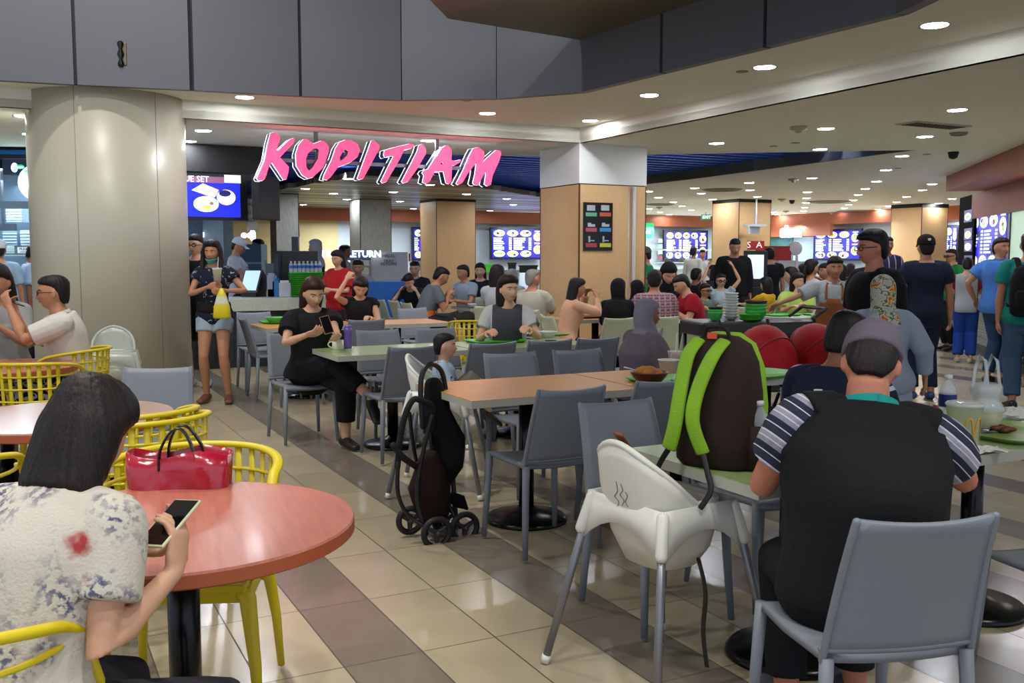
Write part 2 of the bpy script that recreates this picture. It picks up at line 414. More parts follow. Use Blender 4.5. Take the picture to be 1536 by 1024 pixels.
    def torso(bm, infl, s0, s1, flare=0, cap='round'):
        ss = [t for t in crom(TS, 3) if s0-1e-6 <= t[0] <= s1+1e-6]
        pts, rad, pre = [], [], []
        for s, a, b, c in ss:
            pt, x, y, t = frame(s); pts.append(pt+y*c*k*(1)); fl_ = flare*max(0, (.15-s)/.25)
            hh = max(0, 1-max(0, s-.35)/.16); rad.append((a*k*(1+(w-1)*hh)+infl+fl_, b*k*(1+(w-1)*hh*.9)+infl+fl_))
        xr = frame(.3)[1]
        tube(bm, pts, rad, 24, cap, ref=tuple(xr))
        if not m:
            for q in (-1, 1):
                pt, x, y, t = frame(.335); ell(bm, pt+x*q*.062*k+y*.062*k, tuple(v*k+infl*.8 for v in (.066, .062, .072)), None, 14, 10)
        if belly:
            pt, x, y, t = frame(.13); ell(bm, pt+y*(.05+belly*.6)*k, ((.14*w)*k+infl, (.08+belly)*k+infl, .15*k+infl), None, 16, 10)
    sh = {}
    for q in (-1, 1):
        pt, x, y, t = frame(.452); sh[q] = pt+x*q*(.172 if m else .152)*k*(1+(w-1)*.6)-y*.012*k
    Mh = Matrix.Translation(hc) @ Mb
    ua, fa = .275*k, .245*k
    dfl = {-1: (-.10, .36, .80), 1: (.10, .36, .80)} if sit else {-1: (-.24, .03, .83*k), 1: (.24, .03, .83*k)}
    RzI = Matrix.Rotation(-R(face), 3, 'Z')
    cvt = lambda t: (RzI @ (D(*t[1:])-loc)) if t and t[0] == 'p' else t
    hl = cvt(hl); hr_ = cvt(hr_)
    HT = {-1: Vector(hl if hl else dfl[-1]), 1: Vector(hr_ if hr_ else dfl[1])}
    EL = {-1: el or (-.5, -.45, -.75), 1: er or (.5, -.45, -.75)}
    arms = {}
    for q in (-1, 1):
        e, wv = ik(sh[q], HT[q], ua, fa, EL[q]); arms[q] = (sh[q], e, wv)
    th, sn = (.44*k, .425*k)
    legs = {}
    hj = {q: Vector((q*.088*k*(1+(w-1)*.5), .0, zh-.01*k)) for q in (-1, 1)}
    ft = {-1: Vector(fl) if fl else None, 1: Vector(fr) if fr else None}
    for q in (-1, 1):
        T = ft[q] or (Vector((q*.10, .43*k, .085*k)) if sit else Vector((q*.095*k, -.01, .085*k)))
        kh = (kl if q < 0 else kr) or ((q*.1, 1, 1.2) if sit else (0, 1, 0))
        e, a = ik(hj[q], T, th, sn, kh); legs[q] = (hj[q], e, a)
    wl = 1+(w-1)*.7
    # ---- body: one continuous surface
    bm = bmesh.new()
    torso(bm, -.004, -.10, .515)
    tube(bm, [nb-nt*.05*k, nb, piv, hc-(Mb.to_3x3() @ Vector((0, .012, .045)))*hk], [.062*k*wl, .055*k*wl, .051*k*wl, .054*hk], 16, 'round')
    head_geo(bm, Mh, hk)
    aw = (.043 if m else .037)*k*wl
    for q in (-1, 1):
        S, e, W = arms[q]; d1 = (e-S).normalized(); d2 = (W-e).normalized()
        tube(bm, [nb-nt*.035*k, S.lerp(nb, .45)+nt*.004, S], [.045*k, .047*k, .05*k*wl], 12, 'round')
        tube(bm, [S, S+d1*.07*k, S+d1*.16*k, e, e+d2*.07*k, e+d2*.15*k, W], [.052*k*wl, aw*1.08, aw, aw*.82, aw*.86, aw*.70, aw*.54], 12, 'round')
        pn = (pnl if q < 0 else pnr) or ((0, 0, -1) if sit else (-q, 0, 0))
        cv = curll if (q < 0 and curll is not None) else curl
        hv = (d2 + Vector((0, 0, -.1))).normalized(); wd = hdl if q < 0 else hdr
        if wd: hv = RzI @ Vector(wd[0]); pn = tuple(RzI @ Vector(wd[1]))
        hand_geo(bm, W, hv, pn, q, cv, k)
        if fullleg:
            S, e, A = legs[q]; d1 = (e-S).normalized(); d2 = (A-e).normalized()
            tube(bm, [S, S+d1*.14*k, S+d1*.28*k, e, e+d2*.10*k, e+d2*.2*k, A], [x*k*wl for x in (.088, .082, .067, .052, .056, .047, .034)], 14, 'round')
            fd = Vector((d2.x, d2.y, 0))*.4+Vector((q*.12, 1, 0)); fd = fd.normalized()
            if A.z > .2: fd = (Vector((0, .75, -.6)))
            tube(bm, [A-fd*.035*k-Vector((0, 0, .045*k)), A-Vector((0, 0, .045*k))+fd*.02*k, A+fd*.11*k-Vector((0, 0, .057*k)), A+fd*.165*k-Vector((0, 0, .062*k))], [(.03*k, .036*k), (.034*k, .036*k), (.041*k, .024*k), (.034*k, .018*k)], 12, 'round')
    body = link('body', bm, skin(skn), root); remesh(body, vox, 2)
    out = dict(root=root, Mh=Mh, hk=hk, arms=arms, legs=legs, frame=frame, k=k, body=body, vox=vox, nb=nb)
    # ---- face
    if eyes:
        def fp(x, z, off=0): return Mh @ (Vector((x, (face_y(x, z) or .05)+off, z))*hk)
        R3 = Mb.to_3x3(); ew = mat('eye_white', '#c9c2ba', .3, var=0); ed = mat('eye_dark', '#120c09', .25, var=0); lip = mat('lips_'+skn, {'l': '#96554c', 'm': '#8a4c42', 'd': '#633530', 'r': '#96544a'}[skn], .45, var=.05)
        for q in (-1, 1):
            bm = bmesh.new(); ell(bm, fp(q*.031, .004, -.0035), tuple(v*hk for v in (.0145, .006, .0062)), R3, 10, 6, 0); ell(bm, fp(q*.030, .004, -.0005), tuple(v*hk for v in (.0068, .0046, .0064)), R3, 8, 6, 1)
            link('eye', bm, [ew, ed], root, True)
            bm = bmesh.new(); tube(bm, [fp(q*.016, .023, -.001), fp(q*.033, .0275, -.0005), fp(q*.050, .021, -.001)], [(.0032*hk, .003), (.0038*hk, .003), (.0022*hk, .002)], 6); link('eyebrow', bm, hairm('dark' if hair[1] not in HB or hair[1] == 'grey' else hair[1]), root, True)
        bm = bmesh.new(); tube(bm, [fp(-.024, -.058, -.003), fp(-.010, -.0555, .0005), fp(0, -.057, .0005), fp(.010, -.0555, .0005), fp(.024, -.058, -.003)], [(.0022*hk, .002), (.0052*hk, .0035), (.005*hk, .0035), (.0052*hk, .0035), (.0022*hk, .002)], 8, ref=tuple(R3 @ Vector((0, 0, 1)))); link('mouth', bm, lip, root, True)
        if glasses:
            bm = bmesh.new(); dm = mat('spectacle_frame', '#141214', .3)
            for q in (-1, 1):
                c = Vector((q*.033, .100, .002)); tube(bm, [Mh @ ((c+Vector((.023*math.cos(t*math.pi/6), -.006*abs(math.cos(t*math.pi/6)), .016*math.sin(t*math.pi/6))))*hk) for t in range(12)], .0016*max(1, d/4), 6, closed=True)
                tube(bm, [Mh @ (Vector((q*.056, .094, .006))*hk), Mh @ (Vector((q*.079, .05, .008))*hk), Mh @ (Vector((q*.082, -.01, .006))*hk)], .0016*max(1, d/4), 6)
            tube(bm, [Mh @ (Vector((-.011, .101, .004))*hk), Mh @ (Vector((.011, .101, .004))*hk)], .0016*max(1, d/4), 6)
            link('glasses', bm, dm, root, True)
    # ---- hair
    if hair and hair[0]:
        bm = bmesh.new(); hair_geo(bm, Mh, hk, hair[0])
        nm = 'headscarf' if hair[0] in ('hijab', 'scarf') else 'hair'
        if hair[0] == 'capdome': nm = 'cap'
        if nm == 'hair': hm = hairm_ or hairm(hair[1])
        else: hm = hairm_ or cloth('head_'+hair[1].strip('#'), hair[1])
        o = link(nm, bm, hm, root); remesh(o, max(vox, .006), 2, .003 if nm == 'hair' else .004, 14, sd, streak=(hc.x, hc.y, hc.z) if nm == 'hair' else False)
        if len(hair) > 2 and hair[2] == 'bun':
            bm = bmesh.new(); ell(bm, Mh @ (Vector((0, -.115, .05))*hk), .04*hk); link('hair_bun', bm, hm, root, True)
        if len(hair) > 2 and hair[2] == 'tail':
            bm = bmesh.new(); tube(bm, [Mh @ (Vector((0, y, z))*hk) for y, z in ((-.10, .04), (-.14, 0), (-.135, -.1), (-.12, -.2))], [.02*hk, .032*hk, .03*hk, .01], 12); link('ponytail', bm, hm, root, True)
        if hair[0] == 'capdome':
            bm = bmesh.new(); hair_geo(bm, Mh, hk, 'crew'); o2 = link('hair', bm, hairm('dark'), root)
            o2.data.transform(Matrix.Translation(hc) @ Matrix.Scale(.97, 4) @ Matrix.Translation(-hc)); remesh(o2, max(vox, .006), 2, .002, 12, sd, streak=(hc.x, hc.y, hc.z))
            back = len(hair) > 2 and hair[2] == 'back'; sg = -1 if back else 1
            bm = bmesh.new(); g = []
            for i in range(5):
                t = i/4; g.append([Mh @ (Vector((.07*math.sin(u_)*(1-.08*t), sg*(.075+.022*math.cos(u_)+t*.062*math.cos(u_*.8)), .036-.012*t-.02*abs(math.sin(u_))*t))*hk) for u_ in [(-1.25+2.5*j/12) for j in range(13)]])
            sheet(bm, g, .004); link('cap_brim', bm, hm, root, True)
    # ---- top
    if top:
        tm = topm or cloth(top[1].strip('#'), top[1]); sl = top[2]; loose = top[3] if len(top) > 3 else .012
        bm = bmesh.new(); torso(bm, loose, (-.06 if sit else -.10) if hem is None else hem, .503, flare=.012, cap='flat')
        tube(bm, [nb-nt*.06*k, nb-nt*.014*k], [(.098*k*wl, .074*k), (.068*k*wl, .062*k)], 16, 'flat')
        for q in (-1, 1):
            S, e, W = arms[q]; d1 = (e-S).normalized(); d2 = (W-e).normalized()
            tube(bm, [nb-nt*.05*k, S.lerp(nb, .45)-nt*.002, S], [.05*k, .055*k, .062*k*wl], 12, 'round')
            if sl > 0:
                pts = [S]; rr = [.064*k*wl]; L1, L2 = (e-S).length, (W-e).length
                for f_ in [x*.2 for x in range(1, 11)]:
                    if f_ > sl+1e-6: break
                    pts.append(S+d1*L1*f_ if f_ <= 1 else e+d2*L2*(f_-1)); rr.append((aw*(1.12-.18*min(1, f_))+loose+(.010 if sl < 1.2 else .002)) if f_ <= 1 else aw*(.92-.25*(f_-1))+loose*.8)
                if len(pts) == 1: pts.append(S+d1*L1*sl); rr.append(aw+loose+.01)
                tube(bm, pts, rr, 14, 'flat')
        if over:        # a second, sleeveless layer on top
            bo = bmesh.new(); torso(bo, loose+.014, -.13, .503, flare=.02, cap='flat'); tube(bo, [nb-nt*.06*k, nb-nt*.03*k], [(.105*k*wl, .08*k), (.078*k*wl, .068*k)], 16, 'flat')
            for q in (-1, 1):
                S = arms[q][0]; tube(bo, [nb-nt*.05*k, S.lerp(nb, .45), S.lerp(nb, .12)-nt*.01], [.055*k, .066*k, .074*k*wl], 14, 'flat')
                tube(bo, [S.lerp(nb, .30)-nt*.03, S.lerp(nb, .25)-nt*.14*k], [.075*k*wl, .085*k*wl], 14, 'flat')
            oo = link('vest', bo, over, root); remesh(oo, max(vox, .0065), 2, wr, 7, sd+5)
        if longtop:     # a robe: the same garment continues down to near the floor
            tube(bm, [Vector((0, .0, zh+.02)), Vector((0, .02, zh*.6)), Vector((0, .03, longtop))], [(.19*k*w, .14*k), (.22*k*w, .18*k), (.27*k*w, .22*k)], 24, 'flat', ref=(1, 0, 0))
        o = link({'dress': 'dress', 'robe': 'robe', 'jacket': 'jacket'}.get(top[0], 'shirt'), bm, tm, root); remesh(o, max(vox, .0065), 2, wr, 9, sd+1)
        out['top'] = o
        if collar:
            bm = bmesh.new(); c = Vector(nb)-nt*.006*k; x = frame(.5)[1]; y = nt.cross(x)
            for s_ in (1, -1):
                g = [[c+(x*math.sin(a)*s_*(.072+.014*t)*k*wl+y*math.cos(a)*(-.070-.018*t)*k*wl)+nt*(.03-.05*t+(-.018*(a/3.0)))*k for a in [i*2.75/10 for i in range(11)]] for t in (0, .35, .7, 1)]
                sheet(bm, g, .004)
            link('collar', bm, cloth('collar_'+collar.strip('#'), collar), root, True)
    # ---- bottom
    if bot:
        bmm = botm or cloth('b'+bot[1].strip('#'), bot[1]); bm = bmesh.new()
        frac = bot[2] if len(bot) > 2 else 1.93; ls = bot[3] if len(bot) > 3 else .012
        torso(bm, .006, -.10, .09 if not m else .07)
        if bot[0] == 'skirt':
            if sit: tube(bm, [Vector((0, -.02, zh)), Vector((0, .2*k, zh)), Vector((0, .42*k, zh-.01)), Vector((0, .45*k, zh-.22)), Vector((0, .44*k, zh-.22-.2*frac))], [(.19*k*w, .11*k)]*3+[(.2*k, .10*k), (.2*k, .12*k)], 20, 'flat', ref=(1, 0, 0))
            else: tube(bm, [Vector((0, 0, zh)), Vector((0, .01, zh-.4*k*frac/1.9)), Vector((0, .01, max(.1, zh-.85*k*frac/1.9)))], [(.18*k*w, .13*k), (.2*k, .16*k), (.23*k, .19*k)], 20, 'flat', ref=(1, 0, 0))
        else:
            for q in (-1, 1):
                S, e, A = legs[q]; d1 = (e-S).normalized(); d2 = (A-e).normalized(); L1, L2 = (e-S).length, (A-e).length
                pts = [S]; rr = [.094*k*wl]
                for f_ in [x*.1 for x in range(1, 21)]:
                    if f_ > frac+1e-6: break
                    pts.append(S+d1*L1*f_ if f_ <= 1 else e+d2*L2*(f_-1)); base = (.088-.034*f_) if f_ <= 1 else (.056-.016*(f_-1))
                    rr.append(base*k*wl+ls+(ls*.6 if frac < 1.2 else .006*(f_/2)))
                tube(bm, pts, rr, 16, 'flat')
        o = link({'shorts': 'shorts', 'skirt': 'skirt'}.get(bot[0], 'trousers'), bm, bmm, root); remesh(o, max(vox, .0065), 2, wr, 8, sd+2); out['bot'] = o
    if shoes and lower:
        smt = mat('shoe_'+shoes.strip('#'), shoes, .5)
        for q in (-1, 1):
            S, e, A = legs[q]; d2 = (A-e).normalized(); fd = (Vector((d2.x, d2.y, 0))*.4+Vector((q*.12, 1, 0))).normalized()
            if A.z > .2: fd = Vector((0, .75, -.6))
            dz = Vector((0, 0, -1)); bm = bmesh.new()
            tube(bm, [A-fd*.045*k+dz*.04*k, A+dz*.038*k+fd*.02*k, A+fd*.10*k+dz*.052*k, A+fd*.185*k+dz*.058*k], [(.040*k, .044*k), (.042*k, .046*k), (.049*k, .032*k), (.042*k, .024*k)], 14, 'round', ref=(1, 0, 0))
            o = link('shoe', bm, smt, root); remesh(o, max(vox, .007), 2)
    return out
# ---------------------------------------------------------------- room shell
def f_floor(m, nt, N, L, b, tc):
    mp = mapping(N, L, tc, (1, 1, 1), (0, 0, -GA))
    sx = N.new('ShaderNodeSeparateXYZ'); L.new(mp.outputs[0], sx.inputs[0])     # x = v, y = u
    def M_(op, a, bb=None, c=None):
        n = N.new('ShaderNodeMath'); n.operation = op
        for i, q in enumerate((a, bb, c)):
            if q is None: continue
            if isinstance(q, (int, float)): n.inputs[i].default_value = q
            else: L.new(q, n.inputs[i])
        return n.outputs[0]
    tv = M_('DIVIDE', M_('SUBTRACT', sx.outputs[0], .092), .296); tu = M_('DIVIDE', M_('SUBTRACT', sx.outputs[1], .15), .61)
    iv = M_('FLOOR', tv); iu = M_('FLOOR', tu)
    fv = M_('FRACT', tv); fu = M_('FRACT', tu)
    gv = M_('MINIMUM', fv, M_('SUBTRACT', 1, fv)); gu = M_('MINIMUM', fu, M_('SUBTRACT', 1, fu))
    grout = M_('MAXIMUM', M_('LESS_THAN', gv, .0095), M_('LESS_THAN', gu, .0042))
    # taupe strips, each strip broken into runs of a few tiles
    md = M_('MODULO', M_('ADD', iv, 300), 3); band = M_('LESS_THAN', md, .5)
    run = M_('FLOOR', M_('DIVIDE', M_('ADD', iu, M_('MULTIPLY', iv, 1.7)), 7))
    cb = N.new('ShaderNodeCombineXYZ'); L.new(iv, cb.inputs[0]); L.new(run, cb.inputs[1]); cb.inputs[2].default_value = 3.3
    wn = N.new('ShaderNodeTexWhiteNoise'); L.new(cb.outputs[0], wn.inputs['Vector'])
    band = M_('MULTIPLY', band, M_('GREATER_THAN', wn.outputs[0], .22))
    cb2 = N.new('ShaderNodeCombineXYZ'); L.new(iv, cb2.inputs[0]); L.new(iu, cb2.inputs[1])
    wn2 = N.new('ShaderNodeTexWhiteNoise'); L.new(cb2.outputs[0], wn2.inputs['Vector'])
    n = N.new('ShaderNodeTexNoise'); n.inputs['Scale'].default_value = 3.5; n.inputs['Detail'].default_value = 6; L.new(tc.outputs['Object'], n.inputs['Vector'])
    def mix(f, a, c):
        x = N.new('ShaderNodeMix'); x.data_type = 'RGBA'
        L.new(f, x.inputs[0])
        for i, q in ((6, a), (7, c)):
            if isinstance(q, str): x.inputs[i].default_value = (*srgb(q), 1)
            else: L.new(q, x.inputs[i])
        return x.outputs[2]
    beige = mix(n.outputs['Fac'], '#a3967b', '#b7aa8e'); taupe = mix(n.outputs['Fac'], '#6f665a', '#817768')
    col = mix(band, beige, taupe)
    hs = N.new('ShaderNodeHueSaturation'); L.new(col, hs.inputs['Color']); L.new(M_('ADD', M_('MULTIPLY', wn2.outputs[0], .14), .93), hs.inputs['Value'])
    col = mix(grout, hs.outputs[0], '#4d463b')
    L.new(col, b.inputs['Base Color'])
    n3 = N.new('ShaderNodeTexNoise'); n3.inputs['Scale'].default_value = 9; n3.inputs['Detail'].default_value = 5; L.new(tc.outputs['Object'], n3.inputs['Vector'])
    L.new(M_('ADD', M_('MULTIPLY', n3.outputs['Fac'], .16), M_('ADD', M_('MULTIPLY', grout, .4), .12)), b.inputs['Roughness'])
floor_m = mat('floor_tiles', '#b9ab8e', .22, fn=f_floor, spec=.5)
bm = bmesh.new(); B(bm, (-26, -4, -.12), (30, 48, 0)); link('floor', bm, floor_m, kind='structure')
ceil_m = mat('ceiling_paint', '#e2e1d2', .8, var=.01); white_m = mat('column_paint', '#dfe1de', .45, var=.01)
C0 = UV(10.375, 6.27)            # near corner of the big square column
fas_px = [(-420, 95), (-200, 108), (-60, 117), (115, 127), (288, 135), (450, 144), (603, 150), (748, 148), (880, 138), (1002, 108), (1158, 70), (1360, 20), (1560, -75)]
fas = [G(x, y, HC1) for x, y in fas_px]
def flat(name, pts, z, m, th=.08, kind='structure', parent=None):
    bm = bmesh.new(); n = len(pts)
    a = [bm.verts.new((p[0], p[1], z)) for p in pts]; c = [bm.verts.new((p[0], p[1], z+th)) for p in pts]
    for i, j, k in geometry.tessellate_polygon([[Vector((p[0], p[1], 0)) for p in pts]]): bm.faces.new((a[i], a[j], a[k])); bm.faces.new((c[k], c[j], c[i]))
    for i in range(n): bm.faces.new((a[i], a[(i+1) % n], c[(i+1) % n], c[i]))
    return link(name, bm, m, parent, kind=kind)
CL, CR = C0-V*16, C0-U*14
flat('ceiling_front', [*fas, CR, C0, CL], HC1, ceil_m)
slat_edge = [(-9, 12.1), (-3.3, 13.0), (.37, 13.75), (5.35, 12.9), (3.2, 17.9), (2.6, 19), (2.3, 24), (2.6, 30)]
flat('ceiling_hall', [CL, C0, CR, (22, 4), (30, 46), (4.5, 46), (2.6, 30), *slat_edge[::-1][1:]], HC2, ceil_m)
flat('ceiling_back', [(-26, 29.0), (2.6, 30), (4.5, 46), (-26, 46)], HC2-.02, ceil_m)
for nm, A, Bq in (('trim_1', CL, C0), ('trim_2', C0, CR)):        # the vertical faces of the ceiling step
    bm = bmesh.new(); d = (Bq-A).normalized(); nn = Vector((-d.y, d.x, 0))
    prism(bm, [tuple(p.xy) for p in (A, Bq, Bq+nn*.06, A+nn*.06)], HC2, HC1+.02); link(nm, bm, ceil_m, kind='structure')
# grey fascia panels of the atrium edge
fas_m = mat('fascia_panel', '#606269', .5, metal=.25, var=.02, scale=2); dark_m = mat('joint_dark', '#0c0c0e', .6)
bm = bmesh.new()
for a, c in zip(fas, fas[1:]):
    d = (c-a).normalized(); nn = Vector((-d.y, d.x, 0))
    prism(bm, [tuple(p.xy) for p in (a-nn*.05, c-nn*.05, c+nn*.02, a+nn*.02)], HC1-.005, 6.2)
link('wall_atrium', bm, dark_m, kind='structure')
for i, (a, c) in enumerate(zip(fas, fas[1:])):
    d = (c-a).normalized(); nn = Vector((-d.y, d.x, 0)); bm = bmesh.new()
    prism(bm, [tuple(p.xy) for p in (a+d*.018, c-d*.018, c-d*.018-nn*.08, a+d*.018-nn*.08)], HC1-.012, 6.2)
    link('wall_panel_%d' % (i+1), bm, fas_m, kind='structure')
def vpt(px, py): return G(px, py, 3.5)
sof = [vpt(645, 0), vpt(672, 28), fas[8], fas[9], fas[10], fas[11], fas[12]]
dd = (vpt(645, 0)-vpt(672, 28)).normalized()
flat('ceiling_soffit', [sof[0]+dd*5, *sof, (7, 1), (2, 1)], 3.5, mat('soffit_brown', '#6b6148', .35, metal=.3, var=.04, scale=1.5))
flat('ceiling_atrium', [(-14, -4), (16, -4), (16, 12), (-14, 12)], 6.2, ceil_m)
# emergency lamp on the fascia
em = empty('emergency_lamp', D(183, 82, fas[3].lerp(fas[4], .4).y-.05), R(3), 'small brass and black emergency lamp fixed on the grey upper panels', 'lamp')
brass = mat('brass', '#6e6650', .35, metal=.6)
bm = bmesh.new(); B(bm, (-.05, -.03, -.11), (.05, .05, .11)); link('housing', bm, brass, em, bevel=.015)
bm = bmesh.new(); tube(bm, [(0, -.035, z) for z in (-.09, -.045, 0, .045, .09)], [.03, .014, .032, .014, .03], 12); link('lens', bm, mat('lens_dark', '#0d0b0a', .2), em, True)
# ---- big round column
cx, cy, cr = -4.08, 9.90, .745
rc = empty('column', (cx, cy, 0), 0, 'large round cream column beside the coral tables', 'column'); rc['kind'] = 'structure'
bm = bmesh.new(); lathe(bm, [(0, .14), (cr, .14), (cr, 3.3), (0, 3.3)], 96); link('shaft', bm, mat('column_cream', '#b9b5a3', .36, var=.01, metal=.05), rc, True)
bm = bmesh.new()
for a in (-88, -30, 30, 150): B(bm, (-.003, -cr-.002, .14), (.003, -cr+.01, 3.3), Matrix.Rotation(R(a+90-2), 4, 'Z'))
link('seam', bm, mat('seam_grey', '#8d8a7c', .6), rc)
bm = bmesh.new(); lathe(bm, [(0, 0), (cr+.004, 0), (cr+.004, .14), (0, .14)], 96); link('kick_band', bm, mat('kick_brown', '#4c4436', .4), rc, True)
for o in rc.children: o.data.polygons.foreach_set('use_smooth', [len(p.vertices) == 4 for p in o.data.polygons])
# ---- square wood-clad columns
wood_m = mat('column_wood', '#c9a777', .45, fn=f_wood('#cfa672', '#dab482', (30, 30, 1.2), 3)); line_m = mat('joint_brown', '#4a2f22', .6)
def sqcol(corner, w, top, white_from=None, label='', rot=GA, wood=None):
    r = empty('column', (corner.x, corner.y, 0), rot, label, 'column'); r['kind'] = 'structure'
    zt = white_from or top
    bm = bmesh.new(); B(bm, (0, 0, .1), (w, w, zt)); link('cladding', bm, wood or wood_m, r)
    bm = bmesh.new(); B(bm, (.01, .01, 0), (w-.01, w-.01, .1)); link('kick_band', bm, mat('kick_brown', '#4c4436', .4), r)
    bm = bmesh.new(); B(bm, (-.004, -.004, .1), (.012, .012, zt)); B(bm, (-.004, w-.01, .1), (.012, w+.004, zt)); B(bm, (w-.01, -.004, .1), (w+.004, .01, zt)); link('corner_joint', bm, line_m, r)
    if white_from:
        bm = bmesh.new(); B(bm, (-.004, -.004, zt+.012), (w+.004, w+.004, top+.1)); link('upper_casing', bm, white_m, r)
        bm = bmesh.new(); B(bm, (.012, .012, zt), (w-.012, w-.012, zt+.012)); link('shadow_gap', bm, dark_m, r)
    else:
        bm = bmesh.new(); B(bm, (-.01, -.01, top-.01), (w+.01, w+.01, HC2+.05)); link('top_band', bm, dark_m, r)
    return r
big = sqcol(C0, 1.0, HC1, 2.335, 'big wood-clad square column with white upper casing and small poster')
bm = bmesh.new(); tube(bm, [(.80, -.03, .3), (.80, -.03, 2.31)], .022, 10); B(bm, (.735, -.006, .1), (.745, .0, 2.33)); link('conduit', bm, mat('conduit_white', '#c8cbd0', .35), big, True)
sqcol(D(655, 400, 23.0).xy.to_3d(), 1.02, 2.76, None, 'far wood column behind the man in grey and orange')
sqcol(D(1107, 400, 23.6).xy.to_3d(), 1.0, 2.77, None, 'far wood column with hanging ceiling mount behind the man in black')
sqcol(D(1380, 400, 25.6).xy.to_3d(), 1.0, 2.75, None, 'far wood column behind the man in the navy cap')
marble = mat('column_marble', '#8f938c', .4, fn=f_wood('#9da29a', '#c0c3ba', (14, 14, 2), 3))
sqcol(D(415, 400, 21).xy.to_3d(), .5, 2.80, None, 'grey marbled column behind the drinks counter', GA, marble)
sqcol(D(541, 400, 23).xy.to_3d(), .78, 2.80, None, 'grey marbled column beside the tray return shelf', GA, marble)
# ---- dark void with blue baffles and grey slats
flat('ceiling_void', [(-26, 11), (6.5, 11.5), (6.5, 31), (-26, 31)], 3.62, mat('void_dark', '#07080d', .8))
bm = bmesh.new(); 
for a, c in zip([Vector((*p, 0)) for p in slat_edge], [Vector((*p, 0)) for p in slat_edge[1:]]):
    d = (c-a).normalized(); nn = Vector((-d.y, d.x, 0)); prism(bm, [tuple(p.xy) for p in (a, c, c+nn*.03, a+nn*.03)], HC2+.005, 3.62)
link('trim_3', bm, mat('void_lip', '#55574f', .7), kind='structure')
def inside(p, poly):
    c = False; n = len(poly)
    for i in range(n):
        (x1, y1), (x2, y2) = poly[i][:2], poly[i-1][:2]
        if (y1 > p[1]) != (y2 > p[1]) and p[0] < (x2-x1)*(p[1]-y1)/(y2-y1)+x1: c = not c
    return c
op = [*slat_edge, (-26, 29)]
grey_poly = [G(x, y, 2.82).xy for x, y in ((362, 302), (384, 292), (414, 284), (455, 275), (490, 269), (547, 261), (600, 262), (650, 268), (698, 276), (760, 286), (812, 294))]
grey_poly = [tuple(p) for p in grey_poly]+[(1.8, 19.5), (1.9, 29), (-12, 28.6)]
bmb, bmg = bmesh.new(), bmesh.new()
def runs(u, poly, step=.1, v0=-12, v1=16):
    out, st = [], None; v = v0
    while v < v1:
        p = UV(u, v)
        if inside((p.x, p.y), poly):
            if st is None: st = v
        elif st is not None: out.append((st, v)); st = None
        v += step
    return out
u = 8.0; 
while u < 27:
    for a, c in runs(u, op):
        A, C = UV(u, a+.1), UV(u, c-.1); 
        prism(bmb, [tuple(q.xy) for q in (A, C, C+U*.035, A+U*.035)], 2.99, 3.22)
    u += .34
u = 12.0
while u < 28:
    for a, c in runs(u, grey_poly):
        if c-a < .3: continue
        A, C = UV(u, a), UV(u, c); prism(bmg, [tuple(q.xy) for q in (A, C, C+U*.17, A+U*.17)], 2.80, 2.90, None, random.choice((0, 0, 1, 2)))
    u += .25
link('ceiling_baffles', bmb, mat('baffle_blue', '#3f6fd8', .25, metal=.2, var=.02), kind='structure')
link('ceiling_slats', bmg, [mat('slat_grey', '#8f8872', .35, metal=.3, var=.03), mat('slat_dark', '#3c3a35', .35, metal=.3, var=.03), mat('slat_pale', '#b9b5a4', .3, metal=.3, var=.03)], kind='structure')
# ---- far walls
terra = mat('terracotta', '#9c5638', .6, var=.03, scale=3); wallw = mat('wall_paint', '#b9c3cc', .6, var=.03, scale=2); cream = mat('wall_cream', '#d2c08c', .7, var=.03)
W0, W1, W2, W3 = UV(27.4, -12), UV(27.4, 8.4), UV(27.4, 23.5), UV(12, 23.5)
def wallseg(name, A, Bq, z0, z1, m, off=0, th=.15, kind='structure'):
    A, Bq = Vector(A), Vector(Bq); d = (Bq-A).normalized(); nn = Vector((-d.y, d.x, 0)); bm = bmesh.new()
    prism(bm, [tuple(p.xy) for p in (A-nn*off, Bq-nn*off, Bq+nn*(th-off), A+nn*(th-off))], z0, z1); return link(name, bm, m, kind=kind)
wallseg('wall_back_left', W0, W1, 0, 3.0, cream); wallseg('wall_back', W1, W2, 0, 3.0, wallw); wallseg('wall_right', W2, W3, 0, 3.0, wallw)
wallseg('trim_4', W0, W2, 2.46, 2.9, terra, .5, .1); wallseg('trim_5', W2, W3, 2.46, 2.9, terra, .5, .1)
wallseg('wall_left', (-14, 8, 0), (-14, 31, 0), 0, 3.6, mat('wall_dark', '#1b222b', .6))
